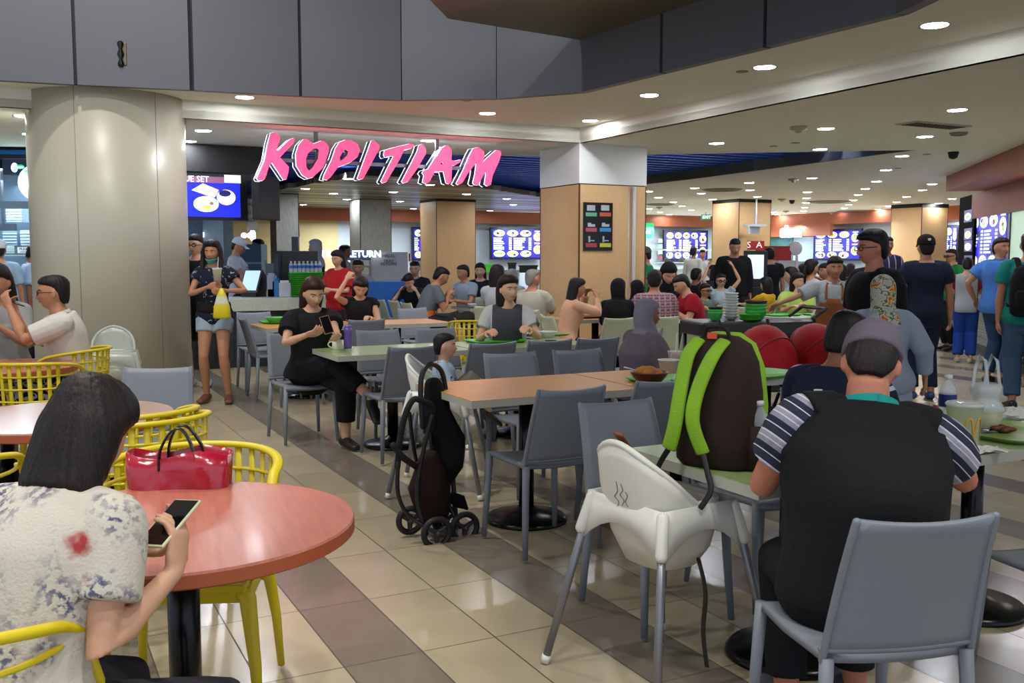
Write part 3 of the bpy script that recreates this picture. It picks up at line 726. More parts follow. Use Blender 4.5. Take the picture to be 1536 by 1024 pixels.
# ---------------------------------------------------------------- the big illuminated name sign
ca = lambda L: [(270+x/5.689, 180+y/5.689) for x, y in L]; cb_ = lambda L: [(530+x/5.2966, 180+y/5.2966) for x, y in L]
LET = [
 ('K', ca([(770,112),(800,104),(848,138),(850,165),(815,262),(832,262),(935,165),(965,155),(975,170),(965,195),(848,322),(925,400),(922,440),(905,505),(880,510),(780,362),(755,400),(722,500),(700,518),(665,515),(652,498),(720,340),(745,200)]), None),
 ('O', ca([(1050,165),(1080,165),(1130,205),(1200,178),(1230,187),(1266,230),(1260,290),(1215,410),(1130,490),(1090,500),(1040,470),(990,390),(985,290),(1010,210)]), ca([(1165,240),(1188,252),(1180,330),(1130,410),(1098,438),(1072,410),(1065,340),(1085,285),(1130,246)])),
 ('P', [(509,213),(517,210),(527,211),(536,217),(539,226),(535,236),(524,244),(512,249),(506,251),(495,266),(490,270),(484,269),(486,262),(497,240),(503,222)], [(518,223),(523,227),(521,233),(515,239),(509,243),(508,236),(512,229)]),
 ('I', cb_([(140,165),(160,163),(203,205),(195,240),(75,465),(45,475),(30,465),(110,250)]), None),
 ('T', cb_([(245,240),(330,215),(440,190),(470,192),(475,212),(455,228),(400,238),(385,262),(370,300),(300,420),(258,492),(232,502),(218,488),(290,340),(318,288),(280,288),(250,298),(240,280)]), None),
 ('I', cb_([(520,200),(545,190),(572,235),(570,270),(500,390),(430,490),(395,502),(382,490),(460,340),(505,250)]), None),
 ('A', cb_([(725,205),(750,205),(775,240),(772,320),(800,325),(848,315),(845,335),(800,360),(778,365),(772,490),(755,508),(735,500),(715,410),(640,410),(600,490),(575,505),(548,495),(560,440),(545,420),(560,398),(590,390),(640,310),(690,230)]), cb_([(700,328),(716,345),(700,364),(682,348)])),
 ('M', cb_([(950,225),(985,218),(1030,250),(1035,290),(1020,345),(1060,300),(1130,240),(1160,245),(1168,270),(1150,330),(1100,440),(1085,515),(1060,525),(1040,510),(1052,430),(1045,405),(1010,470),(985,518),(960,515),(948,500),(965,430),(975,350),(962,348),(900,430),(860,500),(830,515),(815,505),(870,400),(920,280)]), None),
]
sp0 = C0+U*.35; sn = -U
pink = mat('sign_pink', '#ff4470', .4, emit=1.15); swhite = mat('sign_white', '#e8ecff', .4, emit=1.3); snavy = mat('sign_navy', '#14182e', .4, var=0)
sign = empty('name_sign', (*(C0-V*3+U*.35).xy, 2.5), GA, 'large pink brush-lettered illuminated sign reading KOPITIAM hung under the ceiling', 'sign')
Minv = (Matrix.Translation(sign.location) @ Matrix.Rotation(GA, 4, 'Z')).inverted()
def smooth_closed(P, n=3):
    k = len(P); out = []
    for i in range(k):
        p0, p1, p2, p3 = P[i-1], P[i], P[(i+1) % k], P[(i+2) % k]
        for s in range(n):
            t = s/n; out.append(tuple(.5*((2*b)+(-a+c)*t+(2*a-5*b+4*c-d)*t*t+(-a+3*b-3*c+d)*t**3) for a, b, c, d in zip(p0, p1, p2, p3)))
    return out
def area(P): return sum(P[i-1][0]*P[i][1]-P[i][0]*P[i-1][1] for i in range(len(P)))/2
def inset(P, d):
    k = len(P); out = []; s = 1 if area(P) > 0 else -1
    for i in range(k):
        a, b_, c = Vector(P[i-1]), Vector(P[i]), Vector(P[(i+1) % k]); t = (c-a)
        if t.length < 1e-9: out.append(P[i]); continue
        t.normalize(); out.append((b_.x+t.y*d*s, b_.y-t.x*d*s))
    return out
for ch, poly, hole in LET:
    def loc(P):
        r = []
        for x, y in P:
            q = Minv @ onplane(x, y, sp0, sn); r.append((q.x, q.z))
        return r
    o_ = loc(poly); h_ = loc(hole) if hole else None
    if area(o_) < 0: o_ = o_[::-1]
    if h_ and area(h_) > 0: h_ = h_[::-1]
    lt = None
    for nm, mt, e, y0, y1 in (('letter_face', pink, -.002, -.03, 0), ('front_rim', swhite, .002, 0, .014), ('letter_case', snavy, -.001, .014, .13), ('back_rim', swhite, .003, .13, .145)):
        O = inset(o_, e); Hh = inset(h_, e) if h_ else []; P = O+Hh
        tri = geometry.tessellate_polygon([[Vector((x, z, 0)) for x, z in O]]+([[Vector((x, z, 0)) for x, z in Hh]] if h_ else []))
        bm = bmesh.new(); a = [bm.verts.new((x, y0, z)) for x, z in P]; c = [bm.verts.new((x, y1, z)) for x, z in P]
        for i, j, k in tri:
            try: bm.faces.new((a[i], a[j], a[k])); bm.faces.new((c[k], c[j], c[i]))
            except ValueError: pass
        for s0, n0 in ((0, len(O)), (len(O), len(Hh))):
            for i in range(n0):
                i0, k = s0+i, s0+(i+1) % n0; bm.faces.new((a[i0], a[k], c[k], c[i0]))
        o = link('letter' if nm == 'letter_face' else nm, bm, mt, sign if nm == 'letter_face' else lt)
        if nm == 'letter_face': lt = o; o['label'] = 'pink letter '+ch
steel = mat('steel', '#8b8d92', .35, metal=.7)
for px, py in ((478, 199), (661, 213)):
    q = Minv @ onplane(px, py, sp0, sn); bm = bmesh.new(); B(bm, (q.x-.02, .10, q.z-.12), (q.x+.02, .14, HC2-2.5)); link('hanger', bm, steel, sign)
bm = bmesh.new(); q0 = Minv @ onplane(410, 238, sp0, sn); q1 = Minv @ onplane(735, 252, sp0, sn); B(bm, (q0.x, .10, q0.z-.02), (q1.x, .13, q0.z+.02)); link('support_rail', bm, steel, sign)

# ---------------------------------------------------------------- ceiling fittings
lamp_m = mat('lamp_glow', '#f4f7ff', .4, emit=125); ring_m = mat('lamp_ring', '#b9bab2', .4)
def dl(i, px, py, z, r=.085, label=None, group='recessed downlights in the ceiling'):
    p = G(px, py, z); o = empty('downlight', (p.x, p.y, z), 0, label, 'lamp', group)
    bm = bmesh.new(); lathe(bm, [(r, 0), (r+.022, -.006), (r+.022, .01), (r, .01)], 24); link('rim', bm, ring_m, o, True)
    bm = bmesh.new(); lathe(bm, [(0, -.003), (r, -.003), (r, .004), (0, .004)], 24); link('diffuser', bm, lamp_m, o)
proto_dl = {}
def dl2(px, py, z, label, group):
    p = G(px, py, z)
    if not proto_dl:
        dl(0, px, py, z, .085, label, group); proto_dl[0] = COL.objects[-3] if False else [o for o in COL.objects if o.name.startswith('downlight') and o.parent is None][-1]
    else:
        c = copy_tree(proto_dl[0]); c.location = (p.x, p.y, z); c['label'] = label; c['group'] = group
for n, (px, py, lb) in enumerate([(367, 146, 'left of the pink sign, next to the round column'), (731, 170, 'above the last letter of the pink sign'), (885, 181, 'right above the big square column'), (974, 143, 'right of the big square column top'), (1147, 101, 'below the dark grey panels, second from the right'), (1402, 38, 'nearest to the viewer at the upper right')]):
    dl2(px, py, HC1, 'white downlight in the upper ceiling '+lb, 'downlights in the upper ceiling band')
for px, py, lb in ((305, 196, 'lowered ceiling just right of the round column, nearer one'), (283, 212, 'lowered ceiling hard against the round column edge'), (642, 211, 'lowered ceiling between the T and A of the sign'), (36, 174, 'ceiling left of the round column, nearer one'), (46, 201, 'ceiling left of the round column, farther one'), (1239, 193, 'ceiling right of the small smoke detector'), (1436, 165, 'ceiling in front of the long air vent'), (1075, 215, 'ceiling just before the blue baffles'), (1387, 205, 'ceiling behind the long air vent'), (1230, 224, 'ceiling at the front edge of the blue baffles'), (1353, 234, 'ceiling at the pointed tip of the blue baffles')):
    dl2(px, py, HC2, 'round white downlight in the '+lb, 'downlights in the hall ceiling near the sign')
for px, py in ((1329, 255), (1218, 267), (1124, 274), (1315, 272), (1398, 276), (1384, 285), (1360, 295), (1345, 303), (1125, 285), (1136, 295), (1042, 282), (1052, 290), (1069, 299), (1211, 288), (1210, 297), (1209, 304), (1207, 311), (1205, 316.5), (1298, 283), (1287, 292), (1280, 300), (1273, 307), (1267, 312), (1262, 317), (1333, 309), (1317, 314), (1428, 298), (1408, 305), (1432, 313), (973, 287), (988, 296), (1010, 303), (1023, 309), (1037, 315), (974, 313), (990, 318), (1004, 322), (1161, 318), (1166, 322), (1222, 324)):
    dl2(px, py, HC2, 'small round downlight far back in the hall ceiling', 'downlights far back in the hall ceiling')
for px, py in ((458, 283), (522, 268), (520, 299), (455, 307), (434, 316), (500, 316), (590, 288), (600, 302), (563, 309), (620, 313), (645, 277), (700, 291), (770, 307), (760, 298), (735, 316), (500, 290)):
    dl2(px, py, 2.80, 'small round downlight set in the grey slatted ceiling', 'downlights in the grey slatted ceiling')
for px, py in ((-500, 60), (-700, 200), (1700, 60), (1900, 150), (1650, 250), (1560, 190)): dl2(px, py, HC2 if py > 140 else HC1, 'round downlight beyond the edge of the picture', 'downlights beyond the edge')
sp = empty('spotlight', G(28, 152, HC1-.08), 0, 'bright bare spotlight on the ceiling step left of the round column', 'lamp')
bm = bmesh.new(); ell(bm, (0, 0, 0), .045); link('bulb', bm, mat('bulb_glow', '#fff3dc', .4, emit=60), sp, True)
bm = bmesh.new(); tube(bm, [(0, 0, .03), (0, 0, .1)], .03, 12); link('socket', bm, ring_m, sp, True)
# vents, detectors, sprinklers
gm = mat('grille_grey', '#7c7c70', .6); p = G(1401, 187, HC2)
v_ = empty('air_vent', (p.x, p.y, HC2), GA, 'long slotted air vent in the hall ceiling at the upper right', 'vent')
bm = bmesh.new(); B(bm, (-.42, -.14, -.012), (.42, .14, .0)); link('frame', bm, mat('vent_frame', '#a9a797', .6), v_)
bm = bmesh.new()
for i in range(14): B(bm, (-.37+i*.055, -.1, -.018), (-.35+i*.055, .1, -.012))
link('louvre', bm, mat('louvre_dark', '#3b3a33', .6), v_)
for px, py, rr in ((1083, 284, .42), (1243, 302, .55), (1438, 199, .1), (990, 306, .4), (1285, 316, .6)):
    p = G(px, py, HC2); o = empty('air_vent', (p.x, p.y, HC2), 0, {1083: 'round ceiling vent in front of the far wood column with the hanging mount', 1243: 'wide round ceiling vent far back at the right', 1438: 'small flat round ceiling plate behind the long vent', 990: 'round ceiling vent right of the big square column', 1285: 'farthest round ceiling vent above the white sign'}[px], 'vent')
    bm = bmesh.new(); lathe(bm, [(0, -.01), (rr*.6, -.012), (rr*.62, -.03), (rr*.8, -.03), (rr, -.004), (rr, 0), (0, 0)], 32); link('diffuser_cone', bm, gm, o, True)
det = mat('detector_white', '#a7a796', .5)
for px, py, lb in ((1198, 190, 'near the upper right downlights'), (1190, 268, 'in front of the far downlights'), (989, 310, 'low beside the big square column'), (1173, 298, 'above the far wood column'), (1179, 316, 'far back right of the wood column'), (1248, 318, 'above the far white sign'), (1378, 306, 'above the rightmost far wood column')):
    p = G(px, py, HC2); o = empty('smoke_detector', (p.x, p.y, HC2), 0, 'small domed smoke detector on the ceiling '+lb, 'smoke detector')
    bm = bmesh.new(); lathe(bm, [(0, -.07), (.03, -.065), (.045, -.04), (.09, -.03), (.09, 0), (0, 0)], 20); link('detector_body', bm, det, o, True)
for px, py, lb in ((1188, 300, 'dark dome camera on the ceiling near the hanging mount'), (1430, 228, 'tiny dark dome camera on the ceiling above the terracotta corner'), (1288, 322, 'tiny dark dome camera on the far terracotta band')):
    p = G(px, py, HC2); o = empty('dome_camera', (p.x, p.y, HC2), 0, lb, 'camera')
    bm = bmesh.new(); lathe(bm, [(0, -.10), (.05, -.08), (.065, -.03), (.07, 0), (0, 0)], 16); link('dome', bm, dark_m, o, True)
for px, py in ((1160, 219), (1194, 214), (1390, 231), (1347, 252), (1024, 206), (1513, 167), (1113, 107), (952, 177), (700, 150)):
    z_ = HC1 if py in (107, 177, 150, 206, 167) else HC2; p = G(px, py, z_); bm = bmesh.new(); lathe(bm, [(0, -.006), (.05, -.006), (.055, 0), (0, 0)], 16)
    tag(link('sprinkler_cover', bm, gm, None, loc=(p.x, p.y, z_)), {1160: 'small flat sprinkler plate left of the middle downlight row', 1194: 'small flat sprinkler plate in front of the blue baffles', 1390: 'dark flat sprinkler plate near the terracotta corner', 1347: 'flat sprinkler plate behind the tip of the blue baffles', 1024: 'flat sprinkler plate right of the white column casing', 1513: 'flat sprinkler plate at the upper right picture edge', 1113: 'flat sprinkler plate below the dark panels', 952: 'flat sprinkler plate above the white column casing', 700: 'flat sprinkler plate above the pink sign'}[px], 'sprinkler')
# hanging mount in front of the far wood column
p = G(1135, 297, HC2); o = empty('projector_mount', (p.x, p.y, HC2), GA, 'thin white pole with a small tray hanging from the ceiling', 'mount')
bm = bmesh.new(); tube(bm, [(0, 0, 0), (0, 0, -.62)], .022, 10); link('pole', bm, mat('pale_metal', '#b9c0c8', .4), o, True)
bm = bmesh.new(); prism(bm, [(-.2, -.15), (.2, -.15), (.26, .15), (-.26, .15)], -.68, -.62); B(bm, (-.26, -.02, -.85), (.1, 0, -.66)); link('tray', bm, mat('pale_metal', '#b9c0c8', .4), o)
# ---------------------------------------------------------------- chairs, tables
greyp = mat('chair_grey', '#747a82', .5, var=.03, scale=3, bump=.08, bscale=300); creamp = mat('chair_cream', '#b9bda0', .5, var=.03, scale=3)
yel = mat('chair_yellow', '#ccb714', .42, var=.03, scale=3, spec=.4); blackm = mat('black_steel', '#0d0d0f', .25, metal=.4, var=.02); rubber = mat('rubber_black', '#131313', .6)
def make_chair(m, label):
    r = empty('dining_chair', (0, 0, 0), 0, label, 'chair', None)
    bm = bmesh.new(); g = []
    for i in range(9):
        y = -.20+.41*i/8; w = .205-.012*abs(i-4)/4+.0; g.append([(w*math.sin(t)/math.sin(1.2) if False else w*t, y, .452-.012*(1-abs(t)**2)-(.012 if i == 8 else 0)) for t in [-1+j/5 for j in range(11)]])
    sheet(bm, g, .022); link('seat', bm, m, r, True, bevel=0)
    bm = bmesh.new(); g = []
    for i in range(11):
        t = i/10; z = .47+.36*t; w = .20-.022*t; yb = -.205-.075*t-.03*t*t
        g.append([(w*s, yb-.022*(1-s*s), z-.012*(1-s*s)*(t > .9)) for s in [-1+j/6 for j in range(13)]])
    sheet(bm, g, .014)
    for s in (-1, 1):
        tube(bm, [(s*(.20-.022*t), -.205-.075*t-.03*t*t, .45+.375*t) for t in [k/6 for k in range(7)]], (.010), 8)
    tube(bm, [(s*.20, -.205-.022*(1-s*s), .478) for s in [-1+k/4 for k in range(9)]], .011, 8); link('backrest', bm, m, r, True)
    for sx in (-1, 1):
        for sy in (-1, 1):
            bm = bmesh.new(); x, y = sx*.188, (.185 if sy > 0 else -.205)
            tube(bm, [(x, y, .455), (x+sx*.010, y+sy*.014, .22), (x+sx*.020, y+sy*.030, .012)], [.0185, .0165, .013], 10, 'flat'); link('leg', bm, m, r, True)
    return r
chairs = {}
def chair(u, v, face, label, kind='g', group=None, xy=None, rot=None):
    p = Vector((*xy, 0)) if xy else UV(u, v)
    m = greyp if kind == 'g' else creamp
    if kind not in chairs: chairs[kind] = make_chair(m, label); o = chairs[kind]
    else: o = copy_tree(chairs[kind])
    return place(o, (p.x, p.y, 0), (GA+R(face)) if rot is None else R(rot), label, group or {'g': 'grey plastic dining chairs', 'c': 'cream plastic dining chairs'}[kind])
def make_yellow(label):
    r = empty('slotted_chair', (0, 0, 0), 0, label, 'chair', 'yellow slotted chairs')
    def P(a, z, k=1): return Vector((.262*math.sin(a)*k*(1+.10*(z-.45)), (-.235*math.cos(a))*k*(1+.35*(z-.45)), z))
    bm = bmesh.new()
    top = [P(a, .80-.03*(abs(a)/1.6)**3) for a in [-1.75+3.5*i/28 for i in range(29)]]
    e0, e1 = top[0], top[-1]
    pts = [Vector((e0.x*.92, e0.y+.10, .46)), Vector((e0.x*.99, e0.y+.09, .62)), Vector((e0.x, e0.y+.045, .74))]+top+[Vector((e1.x, e1.y+.045, .74)), Vector((e1.x*.99, e1.y+.09, .62)), Vector((e1.x*.92, e1.y+.10, .46))]
    tube(bm, pts, (.017, .011), 8); 
    for z in (.72, .645, .57, .50): tube(bm, [P(a, z, .985) for a in [-2.0+4.0*i/26 for i in range(27)]], (.009, .006), 6)
    for i in range(11):
        a = -1.05+2.10*i/10; tube(bm, [P(a, .455, .985), P(a, .60, .985), P(a, .79, .985)], [(.0135, .004)]*3, 6, 'flat', ref=(math.cos(a), math.sin(a), 0))
    link('backrest', bm, yel, r, True)
    bm = bmesh.new(); prism(bm, [(.225*math.cos(t)*(1.05 if math.sin(t) > 0 else 1), .225*math.sin(t)+.0) for t in [2*math.pi*i/32 for i in range(32)]], .44, .465); B(bm, (-.2, .0, .44), (.2, .235, .465)); link('seat', bm, yel, r, bevel=.006)
    for sx in (-1, 1):
        for sy in (-1, 1):
            bm = bmesh.new(); tube(bm, [(sx*.16, sy*.15, .45), (sx*.20, sy*.19, .41), (sx*.225, sy*.225, .2), (sx*.235, sy*.25, .01)], [(.03, .02), (.026, .018), (.018, .015), (.013, .012)], 8, 'flat'); link('leg', bm, yel, r, True)
    bm = bmesh.new()
    for sx in (-1, 1): B(bm, (sx*.20-.008, -.19, .395), (sx*.20+.008, .19, .44))
    for sy in (-1, 1): B(bm, (-.2, sy*.18-.008, .395), (.2, sy*.18+.008, .44))
    link('apron', bm, yel, r); return r
yc = []
def ychair(xy, rot, label, seat=None):
    o = make_yellow(label) if not yc else copy_tree(yc[0]); yc.append(o)
    return place(o, (*xy, 0), R(rot), label, 'yellow slotted chairs')
orange = mat('laminate_orange', '#cc8f42', .38, fn=f_wood('#c48539', '#d1954a', (1, 9, 1), 5), spec=.35); green = mat('laminate_green', '#9db568', .28, fn=f_wood('#8ea768', '#a2b67c', (2, 5, 1), 4), coat=.2)
coral = mat('laminate_coral', '#bf7560', .3, fn=f_wood('#a5604d', '#b8725d', (14, 1, 1), 4), coat=.08); coral_e = mat('coral_edge', '#a4522f', .4); edge_g = mat('edge_grey', '#a9a89a', .5); creamt = mat('laminate_cream', '#c2c6b2', .35, coat=.2)
pinkt = mat('laminate_pale_pink', '#a98676', .3, coat=.2)
def pedestal(r, x, y, rr=.225):
    bm = bmesh.new(); lathe(bm, [(0, 0), (rr, 0), (rr, .012), (rr*.93, .03), (rr*.5, .05), (.06, .065), (.045, .08), (0, .08)], 40, (x, y, 0)); link('base', bm, blackm, r, True)
    bm = bmesh.new(); tube(bm, [(x, y, .06), (x, y, .70)], .042, 16, 'flat'); link('pillar', bm, blackm, r, True)
    bm = bmesh.new(); B(bm, (x-.2, y-.03, .69), (x+.2, y+.03, .703)); B(bm, (x-.03, y-.2, .69), (x+.03, y+.2, .703)); link('bracket', bm, blackm, r)
def rtable(u0, u1, v0, v1, m, label, cat='table', edge=None, group=None):
    p = UV((u0+u1)/2, (v0+v1)/2); w, d = (v1-v0)/2-.003, (u1-u0)/2
    r = empty('dining_table', (p.x, p.y, 0), GA, label, cat, group)
    bm = bmesh.new(); prism(bm, [(-w, -d), (w, -d), (w, d), (-w, d)], .703, .738); link('edge_band', bm, edge or edge_g, r)
    bm = bmesh.new(); prism(bm, [(-w, -d), (w, -d), (w, d), (-w, d)], .738, .741); link('tabletop', bm, m, r)
    pedestal(r, 0, 0); return r
def round_table(c, rr, m, label, edge=None):
    r = empty('round_table', (c[0], c[1], 0), R(20), label, 'table', 'round tables')
    bm = bmesh.new(); lathe(bm, [(0, .700), (rr-.004, .700), (rr, .704), (rr, .734), (0, .734)], 80); link('edge_band', bm, edge or coral_e, r)
    bm = bmesh.new(); lathe(bm, [(0, .734), (rr, .734), (rr-.003, .740), (0, .740)], 80); link('tabletop', bm, m, r)
    pedestal(r, 0, 0, .24); return r
rtable(4.23, 4.97, 1.95, 2.955, orange, 'orange laminate table with grey edge right behind the folded stroller')
rtable(4.23, 4.97, 2.965, 3.97, orange, 'orange laminate table carrying the tray in front of the woman in the grey hijab')
rtable(6.58, 7.28, 2.0, 3.07, green, 'pale green table with the mug and purple bottle at its left end')
rtable(6.58, 7.28, 3.08, 4.16, green, 'pale green table where the woman in grey and white tee eats')
rtable(9.45, 10.2, 2.16, 3.14, orange, 'orange table near the counter with a green bowl on a tray')
rtable(9.45, 10.2, 3.15, 4.16, orange, 'orange table of the woman resting her head on her hand')
rtable(2.22, 2.92, 1.98, 2.92, green, 'pale green table under the green and brown backpack')
rtable(2.24, 2.94, 2.94, 3.95, green, 'pale green table with trays and the large paper cup at the right edge')
round_table((-.88, 2.52), .455, coral, 'nearest round coral table in front of the person with the phone')
round_table((-2.0, 4.25), .47, pinkt, 'round pale coral table half hidden behind the black bob hair')
round_table((-3.28, 6.2), .44, coral, 'round coral table in front of the man in the white shirt')
NG = 'grey chairs along the '
chair(4.17, 2.30, 0, 'grey chair in the centre foreground tucked under the left end of the orange table')
chair(4.22, 2.88, 0, 'grey chair right of the central grey chair at the orange table')
chair(3.12, 2.26, 180, 'grey chair facing us behind the white high chair at the green table')
chair(3.12, 2.80, 180, 'grey chair half hidden by the green backpack')
for v, lb in ((2.80, 'grey chair on the far side of the orange table, right of the boy'), (3.30, 'grey chair on the far side of the orange table, second from the boy')): chair(5.17, v, 180, lb)
chair(5.22, 3.86, 180, 'grey chair under the woman in the grey hijab')
chair(6.50, 2.42, 0, 'large grey chair back directly behind and left of the boy')
chair(6.50, 3.03, 0, 'grey chair at the green table just right of the boy')
chair(6.50, 3.50, 0, 'grey chair at the green table, third from the left')
chair(6.50, 3.92, 0, 'grey chair at the green table, rightmost on its near side')
chair(7.42, 2.70, 180, 'grey chair across the green table behind the purple bottle')
chair(7.42, 3.22, 180, 'grey chair across the green table left of the woman in grey and white tee')
chair(7.40, 3.85, 180, 'grey chair under the woman in grey and white tee')
chair(7.46, 1.98, 183, 'grey chair under the seated woman in black with the phone')
chair(6.95, 4.62, 90, 'grey chair at the right end of the pale green table')
chair(9.35, 2.42, 0, 'grey chair at the near left of the orange table by the counter')
chair(9.35, 3.05, 0, 'grey chair at the near side of the orange table beside the seated woman in black')
chair(9.8, 2.32, -90, 'grey chair seen from the side beside the standing girl')
chair(10.55, 2.35, 180, 'grey chair facing us in front of the counter, leftmost')
chair(10.55, 2.95, 180, 'grey chair facing us in front of the counter behind the green tray')
chair(10.5, 3.62, 180, 'grey chair under the woman resting her head on her hand')
chair(10.6, 4.25, 180, 'pale grey chair behind the right end of the orange table')
chair(0, 0, 0, 'grey chair of the man in the dark vest, nearest to us', xy=(.93, 2.54), rot=9)
chair(0, 0, 0, 'grey chair cut by the right picture edge', xy=(1.83, 3.06), rot=20)
chair(0, 0, 0, 'grey chair by the round column behind the pale coral table', xy=(-1.93, 5.02), rot=186)
chair(3.1, 3.35, 180, 'grey chair of the man in the navy striped shirt')
ychair((-1.02, 3.02), 186, 'yellow slotted chair holding the glossy red bag')
ychair((-1.52, 3.90), 52, 'yellow slotted chair with its back to the red bag, nearer of the nested pair')
ychair((-1.62, 4.06), 50, 'yellow slotted chair, farther of the nested pair beside the pale coral table')
ychair((-1.10, 1.77), -18, 'yellow slotted chair at the bottom left under the person with the phone')
ychair((-2.98, 5.98+.0), -4, 'yellow slotted chair at the left edge with its back toward us')
ychair((-3.10, 6.74), 92, 'yellow slotted chair behind the man in the white shirt')
ychair((-.37, 9.9), 12, 'small distant yellow slotted chair left of the woman in grey and white tee')
ychair((-1.95, 3.18), 10, 'yellow slotted chair showing only its corner at the left edge')

# ---------------------------------------------------------------- high chairs
def high_chair(loc, rz, label, shell, leg=None, s=1.0):
    r = empty('high_chair', (*loc, 0), R(rz), label, 'high chair'); r.scale = (s, s, s)
    sh = mat(*shell) if isinstance(shell, tuple) else shell
    bm = bmesh.new()       # tub: high round back, low front with the leg holes
    def rim(a):   # a=0 at the back (-y)
        b = max(0, math.cos(a)); return .63+.20*b**1.15 if b > 0 else .63
    n = 48; rings = []
    for t in (0, .25, .5, .72, .88, 1):
        rg = []
        for i in range(n):
            a = 2*math.pi*i/n; sa, ca_ = math.sin(a), math.cos(a)
            sq = (abs(sa)**3+abs(ca_)**3)**(-1/3)
            k = .80+.20*min(1, t*1.4); x = .165*sa*sq*k; y = -.150*ca_*sq*k-(.05*max(0, ca_)*t)
            z0 = .42; z = z0+(rim(a)-z0)*t
            if t == 0: x *= .8; y *= .8
            rg.append(Vector((x, y, z)))
        rings.append(rg)
    vs = [[bm.verts.new(p) for p in rg] for rg in rings]
    for A, C in zip(vs, vs[1:]):
        for i in range(n): bm.faces.new((A[i], A[(i+1) % n], C[(i+1) % n], C[i]))
    bm.faces.new(vs[0][::-1])
    out = [[bm.verts.new(Vector((p.x*1.06+.004*(1 if p.x > 0 else -1), p.y*1.06, p.z-(.0 if k else .012)))) for p in rg] for k, rg in enumerate(rings)]
    for A, C in zip(out, out[1:]):
        for i in range(n): bm.faces.new((A[i], C[i], C[(i+1) % n], A[(i+1) % n]))
    bm.faces.new(out[0])
    for i in range(n): bm.faces.new((vs[-1][i], vs[-1][(i+1) % n], out[-1][(i+1) % n], out[-1][i]))
    link('tub', bm, sh, r, True)
    bm = bmesh.new(); tube(bm, [Vector((p.x*1.03, p.y*1.03, p.z+.004)) for p in rings[-1]], .011, 8, closed=True); link('rim', bm, sh, r, True)
    bm = bmesh.new()
    for sx in (-1, 1):      # side aprons that reach over the legs
        g = []
        for i in range(9):
            t = -1+i/4; zb = .46+.10*(1-t*t) ; g.append([(sx*(.185+.02*q), .17*t*(1+.06*q), .635-(.635-zb)*q) for q in (0, .5, 1)])
        sheet(bm, g, .006)
    for sy in (-1, 1):
        g = []
        for i in range(9):
            t = -1+i/4; zb = .46+.10*(1-t*t); g.append([(.19*t*(1+.06*q), sy*(.165+.02*q), .635-(.635-zb)*q) for q in (0, .5, 1)])
        sheet(bm, g, .006)
    link('apron', bm, sh, r, True)
    lm = leg or mat('leg_aluminium', '#83858a', .35, metal=.5)
    for sx in (-1, 1):
        for sy in (-1, 1):
            bm = bmesh.new(); tube(bm, [(sx*.180, sy*.160, .60), (sx*.285, sy*.275, .03)], .0145, 12, 'flat'); lg = link('leg', bm, lm, r, True)
            bm = bmesh.new(); tube(bm, [(sx*.284, sy*.274, .034), (sx*.289, sy*.280, .006)], .0165, 12, 'flat'); f_ = link('foot_cap', bm, sh, lg, True)
            bm = bmesh.new(); tube(bm, [(sx*.178, sy*.158, .615), (sx*.204, sy*.186, .50)], .021, 12, 'round'); link('leg_socket', bm, sh, r, True)
    return r
hcw = mat('high_chair_white', '#dddbd0', .35, var=.01, spec=.5)
# feet of the near one are seen at about (820,995) and (995,945)
hc = high_chair((.51, 3.24), -56, 'white plastic high chair with four grey splayed legs in the foreground', hcw, s=1.0)
# text scribble printed on its outer back
txm = mat('print_grey', '#6a6a62', .6)
high_chair((-.44, 5.93), -95, 'white high chair in which the boy sits beside the folded stroller', hcw)
high_chair((-3.42, 8.25), 200, 'translucent white high chair standing against the round column', ('high_chair_clear', '#c9cec4', .2, 0, .01, 6, 0, 60, .55))
# ---------------------------------------------------------------- people in the scene
def at(px, d): p = D(px, 400, d); return (p.x, p.y)
PP = {}
def f_floral(m, nt, N, L, b, tc):
    mp = mapping(N, L, tc, (1, 1, 1)); n = N.new('ShaderNodeTexNoise'); n.inputs['Scale'].default_value = 7; n.inputs['Detail'].default_value = 2; L.new(mp.outputs[0], n.inputs['Vector'])
    n2 = N.new('ShaderNodeTexNoise'); n2.inputs['Scale'].default_value = 70; n2.inputs['Detail'].default_value = 3; L.new(mp.outputs[0], n2.inputs['Vector'])
    n3 = N.new('ShaderNodeTexNoise'); n3.inputs['Scale'].default_value = 9.5; n3.inputs['Detail'].default_value = 4; n3.noise_dimensions = '4D'; n3.inputs['W'].default_value = 4; L.new(mp.outputs[0], n3.inputs['Vector'])
    def mt(op, a, c):
        q = N.new('ShaderNodeMath'); q.operation = op; q.use_clamp = True
        for i, v in enumerate((a, c)):
            if isinstance(v, (int, float)): q.inputs[i].default_value = v
            else: L.new(v, q.inputs[i])
        return q.outputs[0]
    blue = mt('MULTIPLY', mt('MULTIPLY', mt('SUBTRACT', n.outputs['Fac'], .47), 9), mt('MULTIPLY', mt('SUBTRACT', n2.outputs['Fac'], .47), 9))
    red = mt('MULTIPLY', mt('SUBTRACT', n3.outputs['Fac'], .66), 12)
    m1 = N.new('ShaderNodeMix'); m1.data_type = 'RGBA'; m1.inputs[6].default_value = (*srgb('#c5beaf'), 1); m1.inputs[7].default_value = (*srgb('#555a72'), 1); L.new(blue, m1.inputs[0])
    m2 = N.new('ShaderNodeMix'); m2.data_type = 'RGBA'; m2.inputs[7].default_value = (*srgb('#a03a3c'), 1); L.new(red, m2.inputs[0]); L.new(m1.outputs[2], m2.inputs[6]); L.new(m2.outputs[2], b.inputs['Base Color'])
m_flo = cloth('floral_white', '#c8c2b4', f_floral)
jeans = lambda n, a, c: cloth('jeans_'+n, a, f_blotch([(0, a), (.45, c), (.7, a)], 6, 3, interp='LINEAR'))
